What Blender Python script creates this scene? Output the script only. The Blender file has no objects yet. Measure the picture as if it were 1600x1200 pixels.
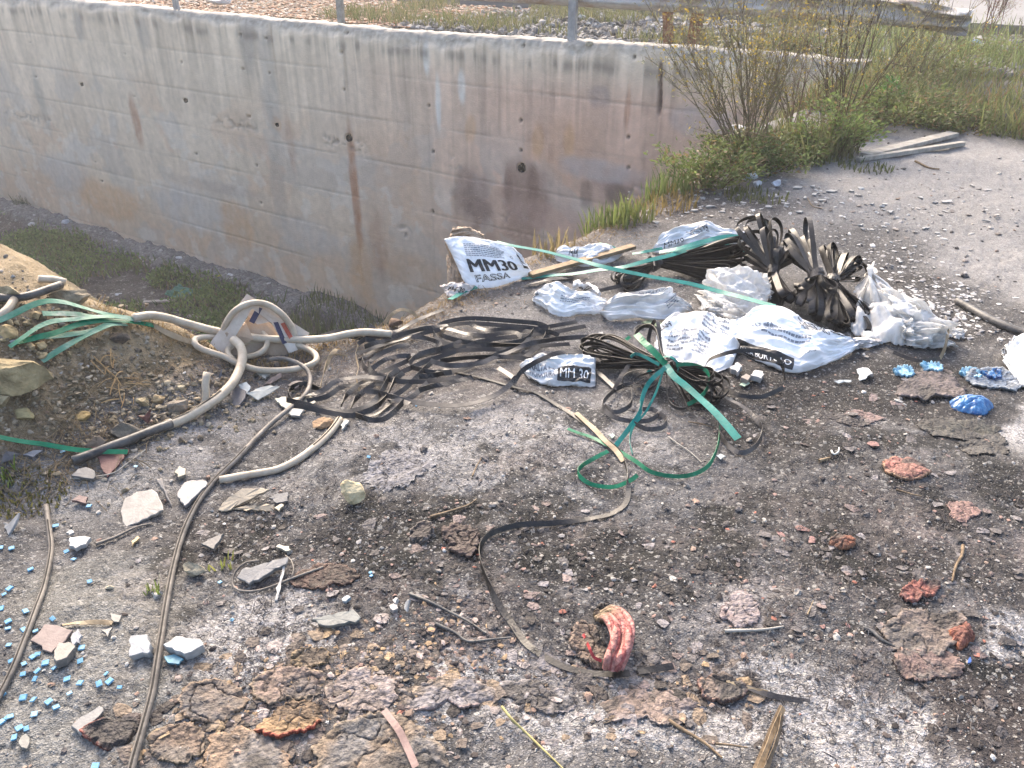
import bpy, bmesh, math, random
import numpy as np
from mathutils import Vector
random.seed(7); RNG = np.random.default_rng(11)
S = bpy.context.scene
col = S.collection
R = math.radians
# ------------------------------------------------------------------ camera, sky, sun, exposure
F_PX, PITCH, CAM_H = 1300.0, 29.0, 1.5
cd = bpy.data.cameras.new('camera'); cam = bpy.data.objects.new('camera', cd); col.objects.link(cam)
cam.location = (0, 0, CAM_H); cam.rotation_euler = (R(90 - PITCH), 0, 0)
cd.sensor_width = 36; cd.lens = 36 * F_PX / 1600; cd.clip_start = 0.05; cd.clip_end = 500
S.camera = cam
SUN_EL, SUN_AZ = 38.0, -18.0          # azimuth clockwise from +Y
w = bpy.data.worlds.new('World'); S.world = w; w.use_nodes = True
nt = w.node_tree; nt.nodes.clear()
sky = nt.nodes.new('ShaderNodeTexSky'); sky.sky_type = 'NISHITA'; sky.sun_disc = False
sky.sun_elevation = R(SUN_EL); sky.sun_rotation = R(SUN_AZ); sky.dust_density = 6.0; sky.air_density = 1.0; sky.ozone_density = 0.5
bg = nt.nodes.new('ShaderNodeBackground'); bg.inputs['Strength'].default_value = 0.15
wo = nt.nodes.new('ShaderNodeOutputWorld')
nt.links.new(sky.outputs[0], bg.inputs[0]); nt.links.new(bg.outputs[0], wo.inputs[0])
sd = bpy.data.lights.new('sun', 'SUN'); sun = bpy.data.objects.new('sun', sd); col.objects.link(sun)
sd.energy = 0.9; sd.angle = R(10); sd.color = (1.0, 0.86, 0.70)
v_ = Vector((math.sin(R(SUN_AZ)) * math.cos(R(SUN_EL)), math.cos(R(SUN_AZ)) * math.cos(R(SUN_EL)), math.sin(R(SUN_EL))))
sun.rotation_euler = v_.to_track_quat('Z', 'Y').to_euler(); sun.location = (0, 30, 20)
S.view_settings.view_transform = 'Standard'; S.view_settings.look = 'None'
S.view_settings.exposure = 2.05; S.view_settings.gamma = 1; S.view_settings.use_curve_mapping = False

# ------------------------------------------------------------------ numeric helpers
def _h(ix, iy, seed):
    n = (ix.astype(np.int64) * 374761393 + iy.astype(np.int64) * 668265263 + seed * 1442695041) & 0xffffffff
    n = ((n ^ (n >> 13)) * 1274126177) & 0xffffffff
    n = n ^ (n >> 16)
    return (n & 0xffffff) / float(0xffffff)
def vn(x, y, seed=0):
    x = np.asarray(x, float); y = np.asarray(y, float)
    xi = np.floor(x); yi = np.floor(y); fx = x - xi; fy = y - yi
    fx = fx * fx * (3 - 2 * fx); fy = fy * fy * (3 - 2 * fy)
    a = _h(xi, yi, seed); b = _h(xi + 1, yi, seed); c = _h(xi, yi + 1, seed); d = _h(xi + 1, yi + 1, seed)
    return (a * (1 - fx) + b * fx) * (1 - fy) + (c * (1 - fx) + d * fx) * fy
def fbm(x, y, o=4, seed=0, g=0.5):
    s = 0; a = 1; t = 0
    for i in range(o):
        ca, sa = math.cos(i * 1.1 + .3), math.sin(i * 1.1 + .3)
        k = 2.03 ** i
        s = s + a * vn((x * ca - y * sa) * k, (x * sa + y * ca) * k, seed + i * 17); t += a; a *= g
    return s / t
def sst(e0, e1, x):
    t = np.clip((x - e0) / (e1 - e0), 0, 1); return t * t * (3 - 2 * t)
def lerp(a, b, t): return a + (b - a) * t
th = R(PITCH); CT, ST = math.cos(th), math.sin(th)
def rayd(px, py):
    cx = (px - 800) / F_PX; cy = (600 - py) / F_PX
    return np.array([cx, CT + cy * ST, -ST + cy * CT])
def P(px, py, z):
    r = rayd(px, py); t = (z - CAM_H) / r[2]; return np.array([0, 0, CAM_H]) + t * r

# ------------------------------------------------------------------ the lie of the land
WN = np.array([math.cos(R(56)), math.sin(R(56))]); WD = np.array([-math.sin(R(56)), math.cos(R(56))]); WALL_D = 9.2
def wuw(x, y): return x * WD[0] + y * WD[1], x * WN[0] + y * WN[1] - WALL_D
def wpt(u, w_, z): return np.array([WD[0] * u + WN[0] * (WALL_D + w_), WD[1] * u + WN[1] * (WALL_D + w_), z])
def wall_px(px, py, off=0.0):
    r = rayd(px, py); t = (WALL_D + off) / (r[0] * WN[0] + r[1] * WN[1]); p = np.array([0, 0, CAM_H]) + t * r
    return p[0] * WD[0] + p[1] * WD[1], p[2]
CP = [(0,378,.42),(60,425,.38),(100,447,.34),(200,490,.25),(330,545,.08),(0,450,.38),(0,550,.28),(0,640,.16),(0,700,.08),(0,760,.02),
 (100,540,.24),(100,620,.13),(100,690,.05),(200,560,.15),(200,640,.05),(200,700,.01),(300,580,.07),(300,640,.02),(400,600,0),(500,560,0),
 (0,900,0),(0,1150,0),(400,800,0),(400,1150,0),(800,500,0),(640,700,.02),(800,700,.01),(800,1000,0),(1200,400,0),(1200,700,0),(1200,1100,0),(1600,300,0),
 (1600,600,0),(1600,1000,0),(1000,340,0),(1100,290,0),(1280,150,.1),(1400,110,.15),(1600,100,.15),(-400,600,.3),(-400,1000,0),
 (-300,330,.5),(700,470,0),(2000,500,0),(2000,900,0),(1450,200,.03)]
cpw = np.array([P(*c) for c in CP])
def _tps(r2): return 0.5 * r2 * np.log(r2 + 1e-9)
def _build():
    X = cpw[:, :2]; n = len(X)
    K = _tps(((X[:, None] - X[None]) ** 2).sum(-1)) + 1e-3 * np.eye(n)
    A = np.zeros((n + 3, n + 3)); A[:n, :n] = K; A[:n, n] = 1; A[:n, n + 1:] = X; A[n, :n] = 1; A[n + 1:, :n] = X.T
    return np.linalg.solve(A, np.concatenate([cpw[:, 2], [0, 0, 0]]))
TW = _build()
def Hb(x, y):
    x = np.asarray(x, float); y = np.asarray(y, float); sh = x.shape; x = x.ravel(); y = y.ravel(); o = np.zeros_like(x) + TW[-3] + TW[-2] * x + TW[-1] * y
    for i in range(len(cpw)): o += TW[i] * _tps((x - cpw[i, 0]) ** 2 + (y - cpw[i, 1]) ** 2)
    o = np.clip(o, -.04, .55)
    r = np.hypot(x, y); o = lerp(o, np.clip(o, -.02, .25), sst(9, 16, r)); o = np.where(y < .6, lerp(0, o, sst(-.4, .6, y)), o)
    return o.reshape(sh)
def Hp(x, y):   # plateau with its medium relief
    return Hb(x, y) + (fbm(x * 2.1, y * 2.1, 3, 5) - .5) * .05 + (fbm(x * 9, y * 9, 3, 9) - .5) * .02
EDGE = [(-150,330,.5),(0,376,.42),(30,400,.40),(60,425,.38),(100,447,.34),(145,468,.3),(200,490,.25),(265,515,.16),(330,545,.08),(395,566,.02),(440,560,0),(480,545,0),(530,530,0),
 (590,512,0),(640,497,0),(690,474,0),(745,447,0),(800,418,0),(860,392,0),(920,365,0),(960,348,0),(1010,328,0),(1060,300,0),(1110,272,0),(1160,235,.02),(1215,190,.05)]
ew = [P(*e)[:2] for e in EDGE]
ew = [ew[0] + WD * 30] + ew + [ew[-1] + np.array(WN) * 4 - WD * .5]
ew = np.array(ew)
def edge_sd(x, y):
    best = np.full(x.shape, 1e9); sg = np.ones(x.shape)
    for a, b in zip(ew[:-1], ew[1:]):
        d = b - a; L = d @ d
        t = np.clip(((x - a[0]) * d[0] + (y - a[1]) * d[1]) / L, 0, 1)
        dx = x - a[0] - t * d[0]; dy = y - a[1] - t * d[1]; dd = np.hypot(dx, dy)
        s = d[0] * dy - d[1] * dx           # left of the travel direction = beyond the edge
        m = dd < best - 1e-9; best = np.where(m, dd, best); sg = np.where(m, np.sign(s), sg)
    return best * sg
DITCH = -4.34
def Hfull(x, y):
    s = edge_sd(x, y) + (fbm(x * 3, y * 3, 3, 31) - .5) * .16 + .02
    base = Hp(x, y)
    d = np.where(s > 0, s * 1.15 - .12 * (1 - np.exp(-s / .12)), 0)
    g = base - d * (1 + .25 * (fbm(x * 1.5, y * 1.5, 3, 40) - .5))
    floor_ = DITCH + (fbm(x * .9, y * .9, 4, 60) - .5) * .35
    g = np.where(g < floor_ + .4, np.maximum(floor_, lerp(floor_, g, sst(-.4, .4, g - floor_))), g)
    u, w_ = wuw(x, y)
    kerb = sst(-.75, -.45, w_) * .16                       # rubble footing along the wall
    g = np.where(g < DITCH + .5, g + kerb, g)
    return g, s
def G(px, py, h=0.0):
    r = rayd(px, py); ts = np.geomspace(.6, 60, 500)
    X = r[0] * ts; Y = r[1] * ts; Z = CAM_H + r[2] * ts
    f = Z - Hp(X, Y) - h
    i = np.argmax(f < 0)
    if f[i] >= 0: return P(px, py, h)
    if i == 0: i = 1
    t = ts[i - 1] + (ts[i] - ts[i - 1]) * f[i - 1] / (f[i - 1] - f[i])
    return np.array([r[0] * t, r[1] * t, CAM_H + r[2] * t])
def GF(px, py, h=0.0):      # on the true ground, ditch included
    r = rayd(px, py); ts = np.geomspace(.6, 60, 700)
    X = r[0] * ts; Y = r[1] * ts; Z = CAM_H + r[2] * ts
    f = Z - Hfull(X, Y)[0] - h
    i = max(1, int(np.argmax(f < 0)))
    t = ts[i - 1] + (ts[i] - ts[i - 1]) * f[i - 1] / (f[i - 1] - f[i] + 1e-12)
    return np.array([r[0] * t, r[1] * t, CAM_H + r[2] * t])

# ------------------------------------------------------------------ object helpers
def tag(o, label=None, cat=None, group=None, kind=None):
    if label: o['label'] = label
    if cat: o['category'] = cat
    if group: o['group'] = group
    if kind: o['kind'] = kind
    return o
def empty(name, loc, label, cat, group=None):
    o = bpy.data.objects.new(name, None); col.objects.link(o); o.location = tuple(loc); o.empty_display_size = .1
    return tag(o, label, cat, group)
def mesh(name, V, Fc, m, parent=None, smooth=False, C=None, bevel=0, origin=None):
    """one mesh object; V world coordinates; Fc list of faces or (n,k) array"""
    V = np.asarray(V, float)
    if parent is not None: org = np.array(parent.matrix_world.translation) if parent.parent is None and parent.type == 'EMPTY' else np.array(parent['_o']) if '_o' in parent else np.array(parent.location)
    if parent is not None:
        chain = parent; org = np.zeros(3)
        while chain: org = org + np.array(chain.location); chain = chain.parent
        my = np.zeros(3)
    else:
        my = np.array([V[:, 0].mean(), V[:, 1].mean(), V[:, 2].min()]) if origin is None else np.asarray(origin); org = my
    V = V - org
    me = bpy.data.meshes.new(name)
    if isinstance(Fc, np.ndarray):
        k = Fc.shape[1]; n = len(Fc)
        me.vertices.add(len(V)); me.vertices.foreach_set('co', V.astype(np.float32).ravel())
        me.loops.add(n * k); me.loops.foreach_set('vertex_index', Fc.astype(np.int32).ravel())
        me.polygons.add(n); me.polygons.foreach_set('loop_start', np.arange(0, n * k, k, dtype=np.int32))
        me.update(calc_edges=True); me.validate()
    else:
        me.from_pydata([tuple(v) for v in V], [], Fc)
    if C is not None:
        C = np.asarray(C, float)
        if C.shape[1] == 3: C = np.concatenate([C, np.ones((len(C), 1))], 1)
        a = me.color_attributes.new('Col', 'FLOAT_COLOR', 'POINT'); a.data.foreach_set('color', C.astype(np.float32).ravel())
    me.polygons.foreach_set('use_smooth', np.full(len(me.polygons), bool(smooth)))
    me.materials.append(m); me.update()
    o = bpy.data.objects.new(name, me); col.objects.link(o)
    o.location = tuple(my if parent is None else (0, 0, 0))
    if parent is not None: o.parent = parent
    if bevel:
        b = o.modifiers.new('bevel', 'BEVEL'); b.width = bevel; b.segments = 2; b.limit_method = 'ANGLE'
    return o
def gridf(nr, nc, off=0):
    i = np.arange(nr - 1)[:, None] * nc + np.arange(nc - 1)[None]; i = i.ravel() + off
    return np.stack([i, i + 1, i + nc + 1, i + nc], 1)

# ------------------------------------------------------------------ materials
def newmat(name):
    m = bpy.data.materials.new(name); m.use_nodes = True; t = m.node_tree; b = t.nodes['Principled BSDF']
    return m, t, b
def N(t, typ, **kw):
    n = t.nodes.new(typ)
    for k, v in kw.items():
        if k in n.inputs.keys(): n.inputs[k].default_value = v
        else: setattr(n, k, v)
    return n
def coord(t, scale=None):
    g = t.nodes.new('ShaderNodeNewGeometry'); return g.outputs['Position']
def attr_mat(name, rough=.85, K=.68, nscale=60, namp=.35, bscale=150, bump=.4, bdist=.003, spec=.3, subs=0, trans=0):
    """colour from the mesh's own colour attribute, broken up by procedural grain"""
    m, t, b = newmat(name); L = t.links
    a = N(t, 'ShaderNodeVertexColor', layer_name='Col'); p = coord(t)
    n = N(t, 'ShaderNodeTexNoise'); n.inputs['Scale'].default_value = nscale; n.inputs['Detail'].default_value = 5; L.new(p, n.inputs['Vector'])
    mr = N(t, 'ShaderNodeMapRange'); mr.inputs['From Min'].default_value = .25; mr.inputs['From Max'].default_value = .75
    mr.inputs['To Min'].default_value = K * (1 - namp); mr.inputs['To Max'].default_value = K * (1 + namp); L.new(n.outputs['Fac'], mr.inputs['Value'])
    mx = N(t, 'ShaderNodeVectorMath', operation='SCALE'); L.new(a.outputs['Color'], mx.inputs[0]); L.new(mr.outputs[0], mx.inputs['Scale'])
    L.new(mx.outputs[0], b.inputs['Base Color'])
    n2 = N(t, 'ShaderNodeTexNoise'); n2.inputs['Scale'].default_value = bscale; n2.inputs['Detail'].default_value = 4; L.new(p, n2.inputs['Vector'])
    bp = N(t, 'ShaderNodeBump'); bp.inputs['Strength'].default_value = bump; bp.inputs['Distance'].default_value = bdist
    L.new(n2.outputs['Fac'], bp.inputs['Height']); L.new(bp.outputs[0], b.inputs['Normal'])
    b.inputs['Roughness'].default_value = rough; b.inputs['Specular IOR Level'].default_value = spec
    if trans:
        tr = N(t, 'ShaderNodeBsdfTranslucent'); L.new(mx.outputs[0], tr.inputs['Color']); ms = N(t, 'ShaderNodeMixShader'); ms.inputs[0].default_value = trans
        L.new(b.outputs[0], ms.inputs[1]); L.new(tr.outputs[0], ms.inputs[2]); L.new(ms.outputs[0], t.nodes['Material Output'].inputs['Surface'])
    return m
def cmat(name, c1, c2, rough=.8, nscale=20, bscale=80, bump=.4, bdist=.004, spec=.3, trans=0, metal=0, c3=None, lo=.35, hi=.65):
    KK = {'faded_pale_blue': .8, 'white_print': 1, 'stained_steel': .72, 'worn_pale_cardboard': .85, 'pale_road': .40}.get(name, .72); c1 = tuple(v * KK for v in c1); c2 = tuple(v * KK for v in c2); c3 = tuple(v * KK for v in c3) if c3 else None
    m, t, b = newmat(name); L = t.links; p = coord(t)
    n = N(t, 'ShaderNodeTexNoise'); n.inputs['Scale'].default_value = nscale; n.inputs['Detail'].default_value = 6; n.inputs['Roughness'].default_value = .65; L.new(p, n.inputs['Vector'])
    r = N(t, 'ShaderNodeValToRGB'); L.new(n.outputs['Fac'], r.inputs[0]); e = r.color_ramp.elements
    e[0].position = lo; e[0].color = (*c1, 1); e[1].position = hi; e[1].color = (*c2, 1)
    if c3: x = e.new((lo + hi) / 2); x.color = (*c3, 1)
    L.new(r.outputs[0], b.inputs['Base Color'])
    n2 = N(t, 'ShaderNodeTexNoise'); n2.inputs['Scale'].default_value = bscale; n2.inputs['Detail'].default_value = 4; L.new(p, n2.inputs['Vector'])
    bp = N(t, 'ShaderNodeBump'); bp.inputs['Strength'].default_value = bump; bp.inputs['Distance'].default_value = bdist
    L.new(n2.outputs['Fac'], bp.inputs['Height']); L.new(bp.outputs[0], b.inputs['Normal'])
    b.inputs['Roughness'].default_value = rough; b.inputs['Specular IOR Level'].default_value = spec; b.inputs['Metallic'].default_value = metal
    if trans:
        tr = N(t, 'ShaderNodeBsdfTranslucent'); L.new(r.outputs[0], tr.inputs['Color']); ms = N(t, 'ShaderNodeMixShader'); ms.inputs[0].default_value = trans
        L.new(b.outputs[0], ms.inputs[1]); L.new(tr.outputs[0], ms.inputs[2]); L.new(ms.outputs[0], t.nodes['Material Output'].inputs['Surface'])
    return m
def ground_mat(name, s1=260, s2=95, spk=.06):
    m, t, b = newmat(name); L = t.links; p = coord(t)
    a = N(t, 'ShaderNodeVertexColor', layer_name='Col')
    def vor(s):
        v = N(t, 'ShaderNodeTexVoronoi'); v.inputs['Scale'].default_value = s; L.new(p, v.inputs['Vector'])
        sp = N(t, 'ShaderNodeSeparateColor'); L.new(v.outputs['Color'], sp.inputs[0]); return v, sp
    v1, c1 = vor(s1); v2, c2 = vor(s2)
    nz = N(t, 'ShaderNodeTexNoise'); nz.inputs['Scale'].default_value = 38; nz.inputs['Detail'].default_value = 7; nz.inputs['Roughness'].default_value = .7; L.new(p, nz.inputs['Vector'])
    def mr(src, a0, a1, b0, b1):
        q = N(t, 'ShaderNodeMapRange'); q.inputs['From Min'].default_value = a0; q.inputs['From Max'].default_value = a1; q.inputs['To Min'].default_value = b0; q.inputs['To Max'].default_value = b1
        L.new(src, q.inputs['Value']); return q.outputs[0]
    def mul(x, y):
        q = N(t, 'ShaderNodeMath', operation='MULTIPLY'); L.new(x, q.inputs[0]); L.new(y, q.inputs[1]) if not isinstance(y, float) else setattr(q.inputs[1], 'default_value', y); return q.outputs[0]
    f = mul(mul(mr(c1.outputs[0], 0, 1, .45, 1.55), mr(c2.outputs[1], 0, 1, .70, 1.30)), mr(nz.outputs['Fac'], .3, .7, .7, 1.3))
    fa = N(t, 'ShaderNodeMix', data_type='FLOAT'); fa.inputs[2].default_value = 1.0; L.new(a.outputs['Alpha'], fa.inputs[0]); L.new(f, fa.inputs[3])
    sc = N(t, 'ShaderNodeVectorMath', operation='SCALE'); L.new(a.outputs['Color'], sc.inputs[0]); L.new(fa.outputs[0], sc.inputs['Scale'])
    # pale grit
    g1 = mr(c1.outputs[1], 1 - spk, 1 - spk + .01, 0, 1); g2 = mr(c2.outputs[2], .955, .965, 0, 1)
    mx = N(t, 'ShaderNodeMath', operation='MAXIMUM'); L.new(g1, mx.inputs[0]); L.new(g2, mx.inputs[1])
    ga = mul(mx.outputs[0], a.outputs['Alpha'])
    mix = N(t, 'ShaderNodeMix', data_type='RGBA'); L.new(ga, mix.inputs[0]); L.new(sc.outputs[0], mix.inputs[6]); mix.inputs[7].default_value = (.24, .235, .225, 1)
    # rusty and dark grit
    L.new(mix.outputs[2], b.inputs['Base Color'])
    hh = N(t, 'ShaderNodeMath', operation='ADD'); L.new(mul(v1.outputs['Distance'], 1.0), hh.inputs[0]); L.new(mul(nz.outputs['Fac'], 1.6), hh.inputs[1])
    h2 = N(t, 'ShaderNodeMath', operation='SUBTRACT'); L.new(hh.outputs[0], h2.inputs[0]); L.new(mul(v2.outputs['Distance'], 1.2), h2.inputs[1])
    bp = N(t, 'ShaderNodeBump'); bp.inputs['Strength'].default_value = .7; bp.inputs['Distance'].default_value = .004
    L.new(h2.outputs[0], bp.inputs['Height']); L.new(bp.outputs[0], b.inputs['Normal'])
    b.inputs['Roughness'].default_value = .88; b.inputs['Specular IOR Level'].default_value = .25
    return m
M_GROUND = ground_mat('burnt_gravel_ground')
M_VERGE = ground_mat('verge_ground', 60, 18, .05)
M_WALL = attr_mat('weathered_concrete', rough=.9, K=1.14, nscale=9, namp=.12, bscale=45, bump=.5, bdist=.01)
M_PEB = attr_mat('pebble_stone', rough=.85, nscale=150, namp=.25, bscale=300, bump=.4)
M_CRUST = attr_mat('melted_crust', rough=.62, K=.50, nscale=90, namp=.6, bscale=120, bump=.9, bdist=.009, spec=.25)
M_LEAF = attr_mat('leaf', rough=.6, nscale=40, namp=.25, bscale=100, bump=.1, trans=.4)
M_SACK = attr_mat('sack_plastic', rough=.55, K=1.0, nscale=14, namp=.10, bscale=60, bump=.3, bdist=.003, spec=.3, trans=.2)
M_SHARD = attr_mat('ceramic_shard', rough=.6, K=.54, nscale=60, namp=.18, bscale=200, bump=.3, spec=.4)
M_INK = cmat('black_ink', (.018,.018,.02), (.05,.05,.055), rough=.5, nscale=60, bump=.2)
M_INKG = cmat('grey_ink', (.16,.18,.22), (.30,.33,.38), rough=.6, nscale=60, bump=.2)
M_WHITEINK = cmat('white_print', (.6,.6,.6), (.75,.75,.75), rough=.5, nscale=60)
M_BLACK = cmat('black_strapping', (.010,.009,.0095), (.034,.030,.029), rough=.4, nscale=26, bscale=200, bump=.2, spec=.32, lo=.4, hi=.75)
M_DUSTY = cmat('dusty_strapping', (.022,.020,.021), (.085,.077,.075), rough=.45, nscale=18, bscale=200, bump=.2, spec=.3)
M_TAN = cmat('singed_tan_strap', (.30,.22,.13), (.52,.42,.28), rough=.5, nscale=12, trans=.3)
M_TEAL = cmat('teal_strapping', (.0,.19,.165), (.01,.30,.26), rough=.4, nscale=20, trans=.25, bump=.15)
M_GREEN = cmat('green_strapping', (.0,.17,.075), (.015,.27,.14), rough=.4, nscale=20, trans=.25, bump=.15)
M_PALEG = cmat('dusty_green_strapping', (.02,.20,.12), (.42,.50,.42), rough=.55, nscale=9, trans=.2, c3=(.12,.30,.22), lo=.38, hi=.68)
M_HOSE = cmat('pale_hose', (.42,.34,.25), (.62,.54,.43), rough=.55, nscale=14, bump=.3)
M_HOSED = cmat('sooty_hose', (.03,.03,.033), (.14,.135,.13), rough=.5, nscale=14, bump=.4)
M_COND = cmat('grey_brown_conduit', (.10,.088,.078), (.24,.215,.19), rough=.6, nscale=20, bump=.4)
M_WOOD = cmat('old_timber', (.20,.14,.08), (.36,.27,.17), rough=.8, nscale=14, bscale=60, bump=.6)
M_WOODG = cmat('grey_timber', (.26,.24,.21), (.46,.43,.38), rough=.85, nscale=14, bscale=60, bump=.6)
M_TWIG = cmat('dry_twig', (.10,.07,.045), (.26,.19,.12), rough=.85, nscale=60)
M_ROCK = attr_mat('rock', rough=.9, K=.85, nscale=30, namp=.3, bscale=90, bump=.8, bdist=.01)
M_CARD = cmat('cardboard', (.40,.29,.20), (.56,.43,.32), rough=.85, nscale=10, bump=.25)
M_CARDW = cmat('worn_pale_cardboard', (.50,.42,.35), (.66,.59,.52), rough=.8, nscale=10, bump=.25)
M_KRAFT = cmat('kraft_paper', (.38,.27,.18), (.60,.47,.36), rough=.8, nscale=18, bump=.4, trans=.2)
M_NAVY = cmat('navy_print', (.03,.03,.07), (.07,.065,.12), rough=.6)
M_REDPRINT = cmat('red_print', (.45,.08,.05), (.55,.16,.10), rough=.6)
M_STEEL = cmat('galvanised_steel', (.30,.32,.35), (.46,.49,.53), rough=.45, nscale=10, metal=.5, bump=.2)
M_RAIL = cmat('stained_steel', (.30,.21,.14), (.50,.49,.48), rough=.55, nscale=2.6, metal=.15, c3=(.42,.38,.34), bump=.3, lo=.38, hi=.6)
M_RUST = cmat('rusty_iron', (.14,.055,.03), (.33,.16,.09), rough=.9, nscale=20, bump=.7)
M_HOLE = cmat('dark_pipe', (.01,.01,.01), (.04,.035,.03), rough=.9)
M_BLUE = cmat('blue_plastic', (.02,.10,.34), (.08,.30,.62), rough=.3, nscale=22, spec=.6, trans=.25, bump=.3)
M_BLUET = cmat('blue_glass_mosaic', (.08,.26,.44), (.18,.40,.58), rough=.55, nscale=70, spec=.25)
M_PALEBLUE = cmat('faded_pale_blue', (.18,.40,.55), (.36,.52,.62), rough=.6, nscale=50)
M_ROAD = cmat('pale_road', (.30,.30,.31), (.36,.36,.37), rough=.9, nscale=1.2, bump=.2)
def film_mat():
    m, t, b = newmat('clear_plastic_film'); L = t.links
    b.inputs['Base Color'].default_value = (.82, .82, .82, 1); b.inputs['Roughness'].default_value = .4; b.inputs['Specular IOR Level'].default_value = .6
    n = N(t, 'ShaderNodeTexNoise'); n.inputs['Scale'].default_value = 40; n.inputs['Detail'].default_value = 5; L.new(coord(t), n.inputs['Vector'])
    bp = N(t, 'ShaderNodeBump'); bp.inputs['Strength'].default_value = .5; bp.inputs['Distance'].default_value = .006; L.new(n.outputs['Fac'], bp.inputs['Height']); L.new(bp.outputs[0], b.inputs['Normal'])
    tr = N(t, 'ShaderNodeBsdfTranslucent'); tr.inputs['Color'].default_value = (.8, .79, .77, 1)
    tp = N(t, 'ShaderNodeBsdfTransparent')
    m1 = N(t, 'ShaderNodeMixShader'); m1.inputs[0].default_value = .55; L.new(b.outputs[0], m1.inputs[1]); L.new(tr.outputs[0], m1.inputs[2])
    m2 = N(t, 'ShaderNodeMixShader'); L.new(m1.outputs[0], m2.inputs[1]); L.new(tp.outputs[0], m2.inputs[2])
    mr = N(t, 'ShaderNodeMapRange'); mr.inputs['From Min'].default_value = .4; mr.inputs['From Max'].default_value = .6; mr.inputs['To Min'].default_value = .02; mr.inputs['To Max'].default_value = .22
    L.new(n.outputs['Fac'], mr.inputs['Value']); L.new(mr.outputs[0], m2.inputs[0]); L.new(m2.outputs[0], t.nodes['Material Output'].inputs['Surface'])
    return m
M_FILM = film_mat()
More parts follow.
